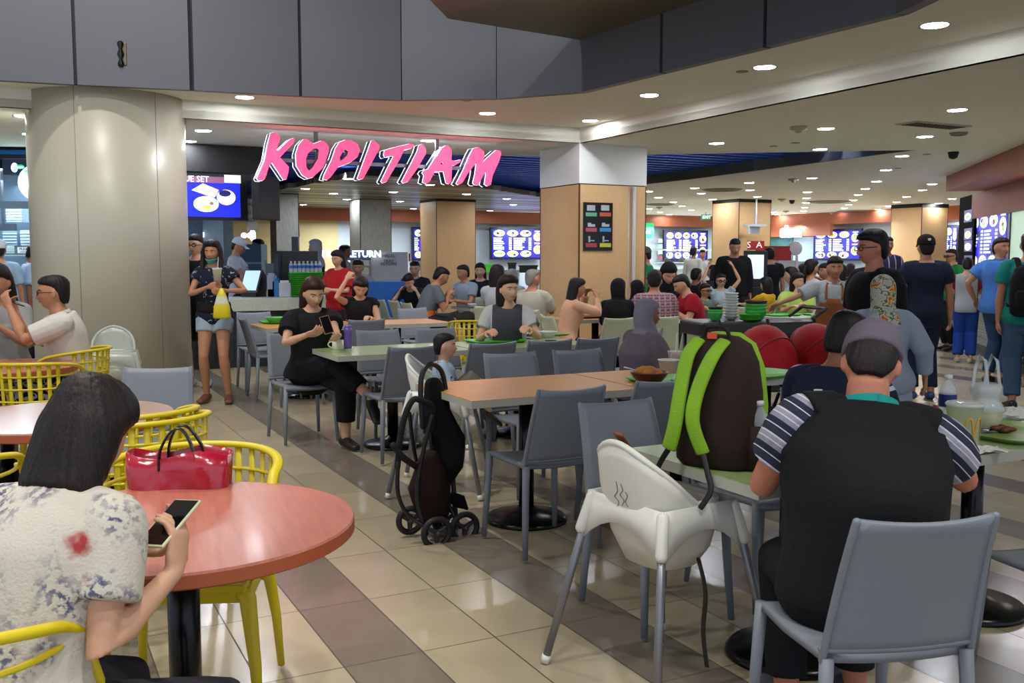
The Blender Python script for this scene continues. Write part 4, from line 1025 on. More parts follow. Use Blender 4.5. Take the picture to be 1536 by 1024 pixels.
# --- foreground left: person with phone
PP['phone'] = person('person with black bob hair and white floral shirt holding a phone', (-.90, 1.78), -20, 'sit', 1.62, 'f', 1.12, hd=(132, 578), lean=26, hp=30, hy=6,
    hl=('p', 206, 826, 2.05), hr_=('p', 262, 856, 1.93), hdl=((.72, .2, .5), (0, -.75, .65)), hdr=((.02, .35, .9), (-.9, .3, .1)), el=(-.9, -.2, -.6), er=(.25, -.1, -1), pnl=(.6, 0, .8), pnr=(-.75, .1, .6), curl=.85, curll=.6, skn='l', hair=('bob', 'dark'), top=('tee', 'x', .7, .016), topm=m_flo,
    bot=('trousers', '#26262b'), botm=cloth('charcoal_jeans', '#2a2a30'), shoes='#22242a', kr=(.3, 1, 1.2), fr=(.22, .42, .085), fl=(-.05, .35, .085), vox=.0058, seed=11, wr=.006)
# --- foreground right: man in the vest
def f_sleeve(m, nt, N, L, b, tc):
    w = N.new('ShaderNodeTexWave'); w.bands_direction = 'Z'; w.inputs['Scale'].default_value = 4.2; w.wave_profile = 'SAW'; mp = mapping(N, L, tc, (1, 1, 1), (0, R(-38), 0)); L.new(mp.outputs[0], w.inputs['Vector'])
    r = ramp(N, [(0, '#c9c9d0'), (.06, '#2c3040'), (.35, '#c9c9d0'), (.39, '#23283a'), (.62, '#8b8a98'), (.80, '#d0cfd6'), (.84, '#9a98a6')], 'CONSTANT'); L.new(w.outputs['Fac'], r.inputs[0]); L.new(r.outputs[0], b.inputs['Base Color'])
PP['vest'] = person('man in black vest and grey cap eating with his back to us', (.87, 2.60), 4, 'sit', 1.72, 'm', 1.28, belly=.06, lean=20, slean=9, hp=38, hy=-22, hr=6,
    hl=(-.10, .44, .82), hr_=('p', 1352, 640, 2.95), el=(-.45, -.2, -.7), er=(1, -.35, -1.0), curl=.9, hd=(1308, 494), skn='r', hair=('capdome', '#66606a'), top=('tee', 'x', .75, .022), topm=cloth('stripe_polo', '#444860', f_sleeve),
    bot=('trousers', '#121318'), shoes='#4a4c52', vox=.0065, seed=5, wr=.007, collar='#128a84', fr=(.16, .40, .085), fl=(-.08, .36, .085), kl=(0, 1, 1.2), hem=-.06, twist=-4, over=cloth('vest_black', '#0e0f12'))
# --- girl standing with drink, boy behind
def f_speck(base, dots, sc=26, th=.63):
    return f_blotch([(0, base), (th, dots), (th+.06, base)], sc, 1)
PP['girl'] = person('standing girl in navy floral top and denim shorts holding an iced drink', at(318, 9.55), 184, 'stand', 1.62, 'f', .98, hy=-8, hp=4, hr_=('p', 313, 430, 9.34), hl=('p', 338, 436, 9.34), er=(.7, .1, -.8), el=(-.75, .1, -.7),
    pnr=(-.9, .2, .2), pnl=(.9, .2, .2), curl=1.0, hd=(318, 362), skn='m', hair=('long', 'dark'), top=('tee', 'x', .55, .02), topm=cloth('navy_floral', '#171c2e', f_speck('#171b2c', '#8f93a6', 24, .62)), bot=('shorts', 'x', .46, .014), botm=jeans('light', '#7d90a2', '#9aabb9'), shoes='#6b4230', fl=(-.13, .05, .085), fr=(.1, 0, .085), seed=21)
person('boy in black with glasses standing directly behind the girl with the drink', at(297, 10.7), 176, 'stand', 1.66, 'm', .9, hy=-4, hd=(292, 353), skn='l', hair=('short', 'dark'), top=('tee', '#101012', .7), bot=('shorts', '#0e0e11', .95, .03), shoes='#b9bcc0', glasses=True)
# --- woman with phone at the green table
PP['woman7'] = person('seated woman in black with a brown bob typing on a phone, legs crossed', (-1.56, 7.50), -150, 'sit', 1.60, 'f', 1.12, lean=3, hp=20, hy=0, hl=('p', 506, 503, 7.12), hr_=('p', 461, 502, 7.12), el=(-.35, -.2, -1), er=(.7, -.2, -.8), pnl=(.5, -.3, .6), pnr=(-.3, -.3, .6), curl=.9,
    skn='l', hair=('bobopen', 'brown'), top=('tee', '#101217', .75, .03), bot=('trousers', '#0d0d10', 1.75, .02), shoes='#0d0d0f', fr=(-.24, .62, .40), kr=(0, 1, 1.5), fl=(-.12, .40, .085), seed=31, vox=.0065)
# --- boy in the high chair
PP['boy'] = person('small boy with black hair in a pale blue patterned top sitting in a high chair', (-.44, 5.93), -88, 'sit', .92, 'm', 1.15, hy=0, seat=.49, hd=(668, 501), skn='l', hair=('crew', 'black'), child=True, top=('tee', 'x', 1.4, .012), topm=cloth('leaf_print', '#9fb0bd', f_speck('#9fb1bf', '#2c3f58', 22, .58)),
    bot=('trousers', '#6b6558', 1.6), shoes='#2b2420', hl=(-.1, .16, .68), hr_=(.1, .16, .68), fl=(-.08, .28, .50), fr=(.08, .28, .50), vox=.006)
PP['hijab'] = person('woman in a grey hijab and grey robe seated at the orange table looking right', at(969, 6.32), -70, 'sit', 1.60, 'f', 1.42, hy=-4, hp=4, lean=4, hd=(972, 452), skn='d', hair=('hijab', '#7b7683'), top=('robe', '#635d62', 2, .03), bot=('trousers', '#33343c'), hl=(-.16, .26, .60), hr_=(.20, .24, .58), seed=41, vox=.0065)
def f_tee(m, nt, N, L, b, tc):
    sx = N.new('ShaderNodeSeparateXYZ'); L.new(tc.outputs['Object'], sx.inputs[0]); a = N.new('ShaderNodeMath'); a.operation = 'ABSOLUTE'; L.new(sx.outputs[0], a.inputs[0])
    r = ramp(N, [(0, '#3f4047'), (.125, '#b3b2b0'), (.24, '#63646c')], 'CONSTANT'); L.new(a.outputs[0], r.inputs[0]); L.new(r.outputs[0], b.inputs['Base Color'])
PP['tee'] = person('woman with a black bob in a grey and white tee eating with chopsticks, looking right', at(766, 8.12), 176, 'sit', 1.60, 'f', 1.05, hy=32, hp=2, lean=6, hl=(-.20, .36, .86), hr_=(.14, .32, .83), pnl=(.4, 0, -.8), pnr=(-.4, 0, -.8), curl=.9, hd=(763, 415), skn='l', hair=('bobopen', 'dark'), top=('tee', 'x', .6, .02), topm=cloth('grey_white_tee', '#555', f_tee), bot=('trousers', '#22232a'), seed=51, vox=.0068)
person('woman in a sleeveless black top resting her head on her hand at the orange table', at(545, 10.55), 190, 'sit', 1.60, 'f', 1.08, hp=30, lean=12, hr=-8, hr_=(.14, .22, 1.20), hl=(-.10, .36, .80), er=(.8, .6, -1), pnr=(-.4, -.5, .4), curl=1.0, hd=(541, 418), skn='l', hair=('bobopen', 'black'), top=('tee', '#131316', .35, .02), bot=('trousers', '#17171b'), seed=61)
person('standing woman in a red blouse holding a tissue by the counter', at(507, 12.6), 150, 'stand', 1.53, 'f', 1.15, belly=.03, hp=12, hl=(-.08, .26, 1.02), hr_=(.08, .26, 1.03), curl=.8, hd=(506, 377), skn='l', hair=('bobopen', 'dark'), top=('tee', '#a5181c', .9, .025), bot=('trousers', '#16161a'), shoes='#222222')
# --- white shirt man
PP['white'] = person('man in a white buttoned shirt and glasses holding up a phone at the coral table', (-3.02, 6.74), 118, 'sit', 1.72, 'm', 1.08, hy=-6, hp=3, lean=14, hl=(-.06, .40, 1.10), hr_=(.14, .36, 1.05), el=(-.3, .2, -1), er=(.3, .2, -1), pnl=(.6, -.2, .5), pnr=(-.6, -.2, .5), curl=.7, hd=(78, 415), skn='m', hair=('crew', 'black'), glasses=True,
    top=('shirt', '#c9c4b9', .85, .022), collar='#cfcabf', bot=('shorts', 'x', 1.0, .02), botm=cloth('bw_shorts', '#ccc', f_blotch([(0, '#111216'), (.47, '#b9bac0'), (.56, '#14151a')], 9, 1, dist=1.5)), vox=.0062, seed=71)
person('woman with long black hair in a pale tee at the far left edge', at(-8, 7.3), 175, 'sit', 1.62, 'f', 1.0, hy=10, hp=14, lean=10, hd=(-6, 400), skn='m', hair=('long', 'dark'), top=('tee', '#8c8a88', .6), bot=('trousers', '#1b1c22'), hl=(-.14, .36, .95))
person('man with curly black hair in a navy striped polo beside the man in the vest', (1.32, 3.83), -42, 'sit', 1.66, 'm', 1.05, hy=-14, hp=22, lean=18, hd=(1272, 473), skn='d', hair=('short', 'black'), top=('tee', 'x', .7, .018), topm=cloth('navy_stripe', '#1c2338', f_stripe([(0, '#b8bcc8'), (.09, '#161d33')], 1.6, (0, R(20), 0))), bot=('trousers', '#1a1b20'), hl=(-.1, .36, .80), vox=.0068, seed=81, group=None)
# --- middle group
GT = 'diners in the middle of the hall'
person('man in grey and orange sports tee and dark shorts leaning over his bowl', at(656, 13.0), -72, 'sit', 1.72, 'm', 1.05, lean=26, hp=28, hl=(-.10, .38, .95), hr_=(.10, .34, .93), hd=(662, 402), skn='m', hair=('crew', 'black'), top=('tee', 'x', .65, .018), bot=('shorts', '#1e2029', .95, .025), shoes='#b9bcc0',
    topm=cloth('grey_orange', '#555', f_blotch([(0, '#5d6468'), (.50, '#e06a18')], 1.6, 0, interp='CONSTANT')), seed=91)
person('man in a light grey tee facing us beside the far wood column', at(701, 14.5), 140, 'sit', 1.70, 'm', 1.02, lean=6, hp=8, hy=-10, hd=(694, 398), skn='m', hair=('crew', 'dark'), top=('tee', '#8c959b', .65), bot=('shorts', '#3a3b2c', .95), shoes='#333333')
person('man in black bent low over a green tray', at(606, 14.7), 160, 'sit', 1.66, 'm', 1.0, lean=38, hp=30, hl=(-.14, .34, .92), hr_=(.16, .32, .92), hd=(613, 412), skn='l', hair=('short', 'black'), top=('tee', '#17181b', .7), bot=('trousers', '#1b1b20'))
person('young man in black with short hair seated in front of the tray return', at(621, 15.8), 176, 'sit', 1.72, 'm', 1.0, hp=14, hd=(622, 392), skn='l', hair=('crew', 'black'), top=('tee', '#181a1c', .7), bot=('trousers', '#1b1b20'))
person('boy in pale grey tee seated near the tray return shelf', at(545, 15.4), 186, 'sit', 1.66, 'm', .95, hp=10, hl=(-.1, .26, 1.05), hd=(537, 390), skn='m', hair=('short', 'dark'), top=('tee', '#8d9094', .7), bot=('trousers', '#1b1b20'))
person('man in a pale tee standing beside the tray return', at(519, 16.3), -70, 'stand', 1.68, 'm', 1.0, hd=(518, 368), skn='d', hair=('crew', 'black'), top=('tee', '#a3a59b', .7), bot=('trousers', '#25262c'))
person('woman with long dark hair peeking out right of the far wood column', at(722, 15.6), 172, 'sit', 1.66, 'f', 1.0, hp=4, hd=(720, 396), skn='l', hair=('long', 'dark'), top=('tee', '#15161a', 1.0), bot=('trousers', '#1b1b20'))
person('woman with short dark hair in a white blouse seen from behind', at(745, 12.4), -20, 'sit', 1.66, 'f', 1.05, hd=(746, 399), skn='m', hair=('bob', 'dark'), top=('tee', '#a9aeb0', .45), bot=('trousers', '#1b1b20'), eyes=False)
person('person with greying hair seated behind the woman in white', at(770, 14.4), -8, 'sit', 1.66, 'f', 1.1, hd=(768, 405), skn='m', hair=('bob', 'grey'), top=('tee', '#a5a69b', .8), bot=('trousers', '#1b1b20'), eyes=False)
person('old man with white hair in a cream shirt seen from behind', at(802, 11.6), -24, 'sit', 1.68, 'm', 1.05, hy=-30, hd=(800, 405), skn='r', hair=('crew', 'grey'), top=('tee', '#b2b09f', .8, .025), bot=('trousers', '#1d1d22'), eyes=False)
PP['peach'] = person('woman in a peach blouse with long dark hair eating at the wooden table', at(862, 10.2), -72, 'sit', 1.62, 'f', .95, lean=14, hp=8, hl=(-.08, .26, 1.06), hr_=(.10, .30, 1.03), curl=.9, hd=(866, 419), skn='m', hair=('long', 'dark'), top=('tee', '#d3a284', 1.8, .018), bot=('trousers', '#16171d'), seed=95)
person('woman in a black hijab and robe with her back to us', at(928, 10.35), -22, 'sit', 1.60, 'f', 1.12, hd=(928, 420), skn='m', hair=('hijab', '#15151a'), top=('robe', '#131317', 2, .03), bot=('trousers', '#111114'), eyes=False, lean=10)
person('person in a black veil leaning forward beside the woman in the black hijab', at(958, 11.0), 20, 'sit', 1.60, 'f', 1.05, lean=14, hd=(955, 422), skn='m', hair=('hijab', '#0f0f13'), top=('robe', '#111114', 2, .03), bot=('trousers', '#111114'), eyes=False)
person('man in a reddish plaid shirt seen from behind', at(986, 10.3), 2, 'sit', 1.70, 'm', 1.08, lean=10, hp=10, hy=-12, hd=(982, 406), skn='m', hair=('crew', 'black'), top=('tee', 'x', 1.0, .022), topm=cloth('plaid_red', '#8a5a62', f_plaid('#7c4a52', '#a98f96', '#93707a', 5)), bot=('trousers', '#1d1f28'), eyes=False)
person('man in a dark red tee looking down and eating', at(1030, 11.1), 98, 'sit', 1.70, 'm', 1.15, lean=20, hp=28, hl=(-.12, .34, .84), hd=(1022, 413), skn='l', hair=('crew', 'black'), top=('tee', '#92101f', .75, .02), bot=('trousers', '#1a1a1f'))
person('woman in a black headscarf bending down behind the plaid shirt', at(1002, 12.0), 190, 'sit', 1.62, 'f', 1.0, lean=18, hp=30, hd=(1003, 396), skn='l', hair=('hijab', '#101014'), top=('robe', '#121217', 2), bot=('trousers', '#111114'))
person('staff member in a green tee and cap standing near the big column', at(966, 14.2), 70, 'stand', 1.58, 'm', 1.05, hp=8, hd=(967, 372), skn='m', hair=('capdome', '#4a5a3c'), top=('tee', '#17824a', .7), bot=('trousers', '#1a1a1f'))
person('man in a dark tee with short hair behind the red shirt', at(1049, 14.7), -50, 'sit', 1.70, 'm', 1.05, hp=6, hd=(1045, 403), skn='d', hair=('crew', 'black'), top=('tee', '#17181c', .8), bot=('trousers', '#1a1a1f'))
person('young child in glasses sitting right of the red shirt', at(1064, 12.0), 220, 'sit', 1.42, 'm', .9, hy=0, hd=(1058, 426), skn='m', hair=('short', 'black'), glasses=True, top=('tee', '#5c6a62', .7), bot=('trousers', '#1a1a1f'))
person('girl in glasses and a white tee raising both arms behind her head', at(1083, 13.7), 184, 'sit', 1.64, 'f', .98, hp=4, hr_=(.18, -.02, 1.30), hl=(-.18, -.02, 1.30), er=(1, .3, .2), el=(-1, .3, .2), hd=(1082, 411), skn='l', hair=('bun', 'dark') if False else ('crew', 'dark'), glasses=True, top=('tee', '#9fb0b8', .4), bot=('trousers', '#1a1a1f'))
person('man in a black sweater standing in front of the far wood column', at(1103, 14.2), 176, 'stand', 1.66, 'm', 1.12, hp=18, hy=6, hd=(1103, 359), skn='m', hair=('crew', 'dark'), top=('tee', '#0d0e10', 1.85, .02), bot=('trousers', '#111216'))
person('man in a black tee standing with his back to us at the ordering screen', at(1154, 15.2), 8, 'stand', 1.60, 'm', 1.1, hd=(1154, 372), skn='m', hair=('crew', 'black'), top=('tee', '#0f1013', .7), bot=('trousers', '#121317'), eyes=False)
person('girl in a mustard top with black hair seen from behind', at(1150, 13.0), 40, 'sit', 1.50, 'f', .95, hd=(1149, 417), skn='l', hair=('bob', 'black'), top=('tee', '#c09618', .9, .02), bot=('trousers', '#1a1a1f'), eyes=False)
person('woman in light blue with long hair behind the woman in lime green', at(1178, 13.9), 60, 'sit', 1.66, 'f', 1.0, lean=8, hd=(1186, 402), skn='l', hair=('long', 'dark'), top=('tee', '#93aab4', .8), bot=('trousers', '#1a1a1f'), eyes=False)
person('woman in a lime green top with curly black hair resting her arm on the table', at(1193, 12.4), 172, 'sit', 1.60, 'f', 1.18, hy=34, hp=4, hl=(-.06, .30, .84), hr_=(.10, .32, .82), hd=(1197, 411), skn='l', hair=('bobopen', 'black'), top=('tee', '#a6bf58', .9, .03), bot=('trousers', '#1a1a1f'), seed=77)
person('girl in a white tee with tied hair chatting in the distance', at(1222, 14.0), -60, 'sit', 1.64, 'f', .95, hd=(1218, 390), skn='m', hair=('short', 'black', 'tail'), top=('tee', '#b0b2ae', .6), bot=('trousers', '#1a1a1f'))
person('person in black behind the girl in the white tee', at(1186, 16.5), 150, 'sit', 1.66, 'm', 1.0, hd=(1187, 391), skn='m', hair=('crew', 'black'), top=('tee', '#111215', .7), bot=('trousers', '#1a1a1f'))
person('diner in navy seated right of the girl in the white tee', at(1246, 14.8), 110, 'sit', 1.62, 'm', 1.0, lean=12, hd=(1238, 396), skn='m', hair=('short', 'black'), top=('tee', '#1a2340', .7), bot=('trousers', '#1a1a1f'))
PP['apron'] = person('thin cleaning woman in a white shirt and brown apron reaching for the trolley', at(1250, 8.75), 168, 'stand', 1.53, 'f', .92, lean=8, slean=-3, hp=4, hy=4, hr_=(.62, .28, .96), hl=(-.25, .15, .82), er=(.6, -.3, -.5), hd=(1253, 386), skn='m', hair=('short', 'black'), top=('tee', '#a7a9a8', .8, .028), collar='#b5b6b4', bot=('trousers', '#23242b'), seed=88, vox=.0068)
PP['glass'] = person('man with glasses in a black polo looking left, standing behind the floral headscarf', at(1318, 6.3), 104, 'stand', 1.63, 'm', 1.15, hy=-6, hp=4, hd=(1308, 347), skn='r', hair=('short', 'black'), glasses=True, top=('tee', '#0e1013', .8, .025), bot=('trousers', '#15161b'), seed=66, vox=.0066)
PP['floral'] = person('woman in a floral headscarf and long pale blue robe seen from behind', at(1330, 5.75), -14, 'stand', 1.45, 'f', 1.1, lean=10, hp=16, hr_=(.25, .06, .72), hl=(-.16, .26, .86), hd=(1325, 417), skn='m', hair=('hijab', '#b9b49c'), hairm_=cloth('flower_scarf', '#b3b1a0', f_blotch([(0, '#a8aa9c'), (.44, '#b5b3a2'), (.5, '#55663a'), (.545, '#bdb9a6'), (.60, '#c79a2c'), (.64, '#b8562c'), (.70, '#bdb9a8')], 17, 2.5)), top=('robe', '#8e97a6', 1.9, .03), bot=None, longtop=.12, eyes=False, seed=44, vox=.0068)
PP['navy'] = person('man in a navy polo and jeans with a black cap, seen from behind', at(1388, 9.75), -6, 'stand', 1.63, 'm', 1.12, hr_=(.27, .02, .80), hd=(1389, 355), skn='m', hair=('capdome', '#0c0c0f'), top=('tee', '#151c30', .75, .022), bot=('trousers', '#18233a', 1.95, .02), shoes='#27406a', eyes=False, seed=33)
person('man in a purple striped shirt standing far behind the floral headscarf', at(1334, 14.2), 178, 'stand', 1.70, 'm', .98, hd=(1332, 356), skn='d', hair=('crew', 'black'), top=('tee', 'x', .7), topm=cloth('purple_stripe', '#2c2440', f_stripe([(0, '#8d84a8'), (.15, '#271f3c')], 3, (0, 0, 0), 'X')), bot=('trousers', '#1a1a1f'))
person('staff member in a green polo standing behind the ribbed counter', at(1428, 14.9), 100, 'stand', 1.60, 'm', 1.1, hp=4, hd=(1427, 374), skn='m', hair=('crew', 'dark'), glasses=True, top=('tee', '#1c7a40', .6), bot=('trousers', '#1a1a1f'))
PP['rag'] = person('boy in a grey shirt with maroon sleeves and blue trousers standing at the counter', at(1453, 13.15), -28, 'stand', 1.42, 'm', .92, hp=16, hr_=(.1, .3, .95), hl=(-.08, .3, .95), hd=(1452, 388), skn='l', hair=('short', 'black'), top=('tee', 'x', .6, .03), topm=cloth('raglan', '#a4a6a6', lambda m, nt, N, L, b, tc: (lambda sx, a, r: (L.new(tc.outputs['Object'], sx.inputs[0]), L.new(sx.outputs[0], a.inputs[0]), L.new(a.outputs[0], r.inputs[0]), L.new(r.outputs[0], b.inputs['Base Color'])))(N.new('ShaderNodeSeparateXYZ'), (lambda q: (setattr(q, 'operation', 'ABSOLUTE'), q)[1])(N.new('ShaderNodeMath')), ramp(N, [(0, '#9ba0a1'), (.135, '#7c1430')], 'CONSTANT'))), bot=('trousers', '#1c3d8c', 1.9, .03), shoes='#b5a683')
PP['blue'] = person('man in a blue shirt and jeans turning his head toward us', at(1492, 11.0), -62, 'stand', 1.66, 'm', 1.08, hy=-105, hp=0, hr_=(.2, .18, .9), hl=(-.32, .02, .95), hd=(1503, 357), skn='m', hair=('crew', 'black'), top=('shirt', '#3f6fb4', .75, .03), collar='#3f6fb4', bot=('trousers', '#28405e', 1.95, .02), shoes='#5a3a24', seed=23)
PP['teal'] = person('man in a teal tee and jeans carrying a black backpack at the right edge', at(1528, 9.1), -20, 'stand', 1.68, 'm', 1.15, hd=(1545, 350), skn='m', hair=('crew', 'black'), top=('tee', '#15786e', .75, .025), bot=('trousers', '#3a536c', 1.95, .025), shoes='#1a1a1c', eyes=False, seed=24)
# --- staff behind the left counters
person('kitchen worker in a white cap and white shirt at the till', at(362, 14.2), -88, 'stand', 1.70, 'm', 1.0, hp=20, hl=(-.1, .36, 1.0), hr_=(.12, .32, 1.0), hd=(358, 358), skn='m', hair=('capdome', '#c2c6cc'), top=('tee', '#a5acb4', .75), bot=('trousers', '#17181c'))
person('worker in a black and green shirt farther back behind the till', at(386, 16.5), 100, 'stand', 1.66, 'm', .98, hd=(386, 359), skn='m', hair=('crew', 'black'), top=('tee', '#3a8a3c', .7), bot=('trousers', '#17181c'))
person('woman in a grey patterned headscarf behind the coffee machine', at(474, 15.2), 80, 'stand', 1.66, 'f', 1.05, hd=(472, 361), skn='m', hair=('hijab', '#8b9094'), top=('robe', '#14231f', 1.9), bot=('trousers', '#17181c'))
person('cook in pale blue bending over behind the glass of the left stall', at(62, 12.0), -60, 'stand', 1.62, 'm', 1.1, lean=10, hp=20, hd=(52, 368), skn='d', hair=('crew', 'black'), top=('tee', '#8ba3bd', .9), bot=('trousers', '#17181c'))
person('cook seen at the very left edge behind the stall glass', at(0, 11.6), 20, 'stand', 1.60, 'm', 1.0, hd=(-2, 362), skn='m', hair=('capdome', '#b6bcc4'), top=('tee', '#8ea6bd', .9), bot=('trousers', '#17181c'))
person('server in a white coat at the far stall with the blue menu', at(1041, 22.5), -40, 'stand', 1.68, 'm', 1.0, hd=(1041, 371), skn='d', hair=('crew', 'black'), top=('tee', '#b7b9b3', 1.8), bot=('trousers', '#17181c'), fullleg=False)
person('server facing us at the far stall beside the white coat', at(1054, 23.0), 180, 'stand', 1.60, 'f', 1.0, hd=(1054, 375), skn='m', hair=('short', 'black'), top=('tee', '#b0b4b6', .8), bot=('trousers', '#17181c'))
FAR = [(1000, 15.6, 'black', '#14151a'), (1071, 16.5, 'dark', '#70302c'), (1074, 15.8, 'black', '#3d3742'), (1092, 17.5, 'dark', '#23242a'), (1140, 18.2, 'black', '#1c1d24'), (1205, 18, 'black', '#2b2c34'), (1213, 20, 'dark', '#8d4a3a'), (1262, 16, 'black', '#6c7078'), (1275, 19, 'dark', '#3b2c34'), (1233, 17.5, 'black', '#5b2626'), (1180, 20, 'dark', '#3a4a58'), (835, 17, 'dark', '#6c6a60')]
PL = ['in black between the dark headscarf and the stall', 'in dull red half hidden behind the raised arms', 'in dusty mauve next to the girl in glasses', 'in charcoal below the far stall', 'in dark clothes left of the mustard top', 'in slate far back under the white sign', 'in brick red far back under the white sign', 'in grey far back left of the man in glasses', 'in plum far back left of the man in glasses', 'in maroon far back above the apron woman', 'in blue grey far back beside the ordering screen', 'in khaki far behind the peach blouse']
for (px, d, hc_, tc_), lb in zip(FAR, PL):
    person('distant diner '+lb, at(px, d), random.choice([20, 90, 160, 200, -80, -40]), 'sit', 1.64, random.choice('mf'), 1.0, hp=10, skn=random.choice('lmd'), hair=(random.choice(['crew', 'short', 'bobopen']), hc_), top=('tee', tc_, .7), bot=('trousers', '#1a1a1f'), group=None)
# ---------------------------------------------------------------- things on tables, in hands, on the floor
def text(s, size, m, parent, loc, rot, name='lettering', ext=.002, align='CENTER', sx=1.0, bold=0):
    cu = bpy.data.curves.new('t', 'FONT'); cu.body = s; cu.size = size; cu.extrude = ext; cu.align_x = align; cu.align_y = 'CENTER'; cu.offset = bold; cu.resolution_u = 2
    t = bpy.data.objects.new('t', cu); COL.objects.link(t); dg = bpy.context.evaluated_depsgraph_get()
    me = bpy.data.meshes.new_from_object(t.evaluated_get(dg)); bpy.data.objects.remove(t); me.materials.clear(); me.materials.append(m)
    o = bpy.data.objects.new(name, me); COL.objects.link(o); o.parent = parent; o.location = loc; o.rotation_euler = rot; o.scale = (sx, 1, 1); return o
gtray = mat('tray_green', '#3fae2c', .35, var=.03); gtray2 = mat('tray_olive', '#86a055', .4, var=.03); gbowl = mat('bowl_green', '#3fb04a', .35, var=.02); whitep = mat('white_plastic', '#cfd2cd', .35, var=.02)
brownb = mat('bowl_brown', '#4a1d10', .35); paper = mat('paper_white', '#d2d2c8', .8, var=.03); clear = mat('clear_plastic', '#e6eef0', .08, alpha=.32, var=0); thinbag = mat('thin_bag', '#dfe3e3', .35, alpha=.42, var=0); blackp = mat('black_plastic', '#101012', .4)
TT = .7412
def tray(p, rz, label, m=None, w=.42, d=.32, z=TT):
    o = empty('tray', (p.x, p.y, z), rz, label, 'tray'); bm = bmesh.new()
    def ring(wx, dy, zz, r=.05):
        out = []
        for cx_, cy_, a0 in ((1, 1, 0), (-1, 1, 90), (-1, -1, 180), (1, -1, 270)):
            for q in range(5): a = R(a0+q*22.5); out.append(bm.verts.new((cx_*(wx/2-r)+r*math.cos(a), cy_*(dy/2-r)+r*math.sin(a), zz)))
        return out
    rs = [ring(w-.06, d-.06, 0), ring(w-.012, d-.012, .018), ring(w, d, .020), ring(w, d, .016), ring(w-.014, d-.014, .012), ring(w-.055, d-.055, .0045)]
    rs = [rs[3], rs[0]] and rs
    order = [ring(w-.05, d-.05, 0), ring(w-.008, d-.008, .016), ring(w, d, .02), ring(w-.012, d-.012, .02), ring(w-.058, d-.058, .005)]
    for r_ in rs:
        for v_ in r_: bm.verts.remove(v_)
    for A, C in zip(order, order[1:]):
        for j in range(20): bm.faces.new((A[j], A[(j+1) % 20], C[(j+1) % 20], C[j]))
    bm.faces.new(order[0][::-1]); bm.faces.new(order[-1]); link('tray_base', bm, m or gtray, o, True); return o
def bowl(p, r, h, m, label, z=TT, cat='bowl', name='bowl', foot=.5):
    o = empty(name, (p.x, p.y, z), 0, label, cat); bm = bmesh.new()
    lathe(bm, [(0, 0), (r*foot, 0), (r*(foot+.12), .006), (r*.82, h*.45), (r*.97, h*.85), (r, h), (r*.96, h), (r*.90, h*.8), (r*.74, h*.42), (r*.4, h*.16), (0, h*.14)], 28); link('bowl_body', bm, m, o, True); return o
def lump(parent, name, c, r, m, seed=0, n=9, vox=.006):
    rs = random.Random(seed); bm = bmesh.new()
    for i in range(n):
        a = rs.uniform(0, 6.28); q = rs.uniform(0, 1); ell(bm, (c[0]+r[0]*q*.7*math.cos(a), c[1]+r[1]*q*.7*math.sin(a), c[2]+r[2]*rs.uniform(.0, .6)), tuple(x*rs.uniform(.28, .5) for x in r), None, 8, 6)
    return link(name, bm, m, parent, True)
def crumple(parent, name, c, r, m, seed=0, nu=18, nv=12):
    rs = random.Random(seed); bm = bmesh.new(); ell(bm, c, r, None, nu, nv)
    for v_ in bm.verts:
        d = v_.co-Vector(c); v_.co = Vector(c)+d*(1+rs.uniform(-.22, .22)); v_.co.z = max(v_.co.z, c[2]-r[2]*.8)
    return link(name, bm, m, parent)
def cup(p, r0, r1, h, m, label, z=TT, lid=None, straw=None, name='cup', drink=None):
    o = empty(name, (p.x, p.y, z), 0, label, 'cup'); bm = bmesh.new(); lathe(bm, [(0, 0), (r0, 0), (r1, h), (r1+.003, h), (r1+.003, h-.005), (r1-.003, h-.002), (r0-.002, .004), (0, .004)], 28); link('cup_body', bm, m, o, True)
    if lid: bm = bmesh.new(); lathe(bm, [(r1+.004, h-.006), (r1+.005, h+.006), (r1-.004, h+.010), (0, h+.010)], 28); link('lid', bm, lid, o, True)
    if drink: bm = bmesh.new(); lathe(bm, [(0, .006), (r0-.004, .006), (r1-.006, h*.86), (0, h*.86)], 24); link('drink', bm, drink, o, True)
    if straw: bm = bmesh.new(); tube(bm, [(0, 0, .02), (.012, .004, h+.11)], .0035, 8); link('straw', bm, straw, o, True)
    return o
def bottle(p, r, h, m, capm, label, z=TT, label_m=None, liquid=None, name='bottle'):
    o = empty(name, (p.x, p.y, z), 0, label, 'bottle'); bm = bmesh.new()
    lathe(bm, [(0, 0), (r*.9, 0), (r, .008), (r, h*.3), (r*.94, h*.33), (r, h*.36), (r, h*.68), (r*.85, h*.78), (r*.42, h*.88), (r*.38, h*.93), (0, h*.93)], 24); link('bottle_body', bm, m, o, True)
    bm = bmesh.new(); lathe(bm, [(0, h*.92), (r*.46, h*.92), (r*.46, h), (0, h)], 20); link('cap', bm, capm, o, True)
    if label_m: bm = bmesh.new(); lathe(bm, [(r+.0012, h*.40), (r+.0012, h*.64)], 24); link('wrap_label', bm, label_m, o, True)
    return o
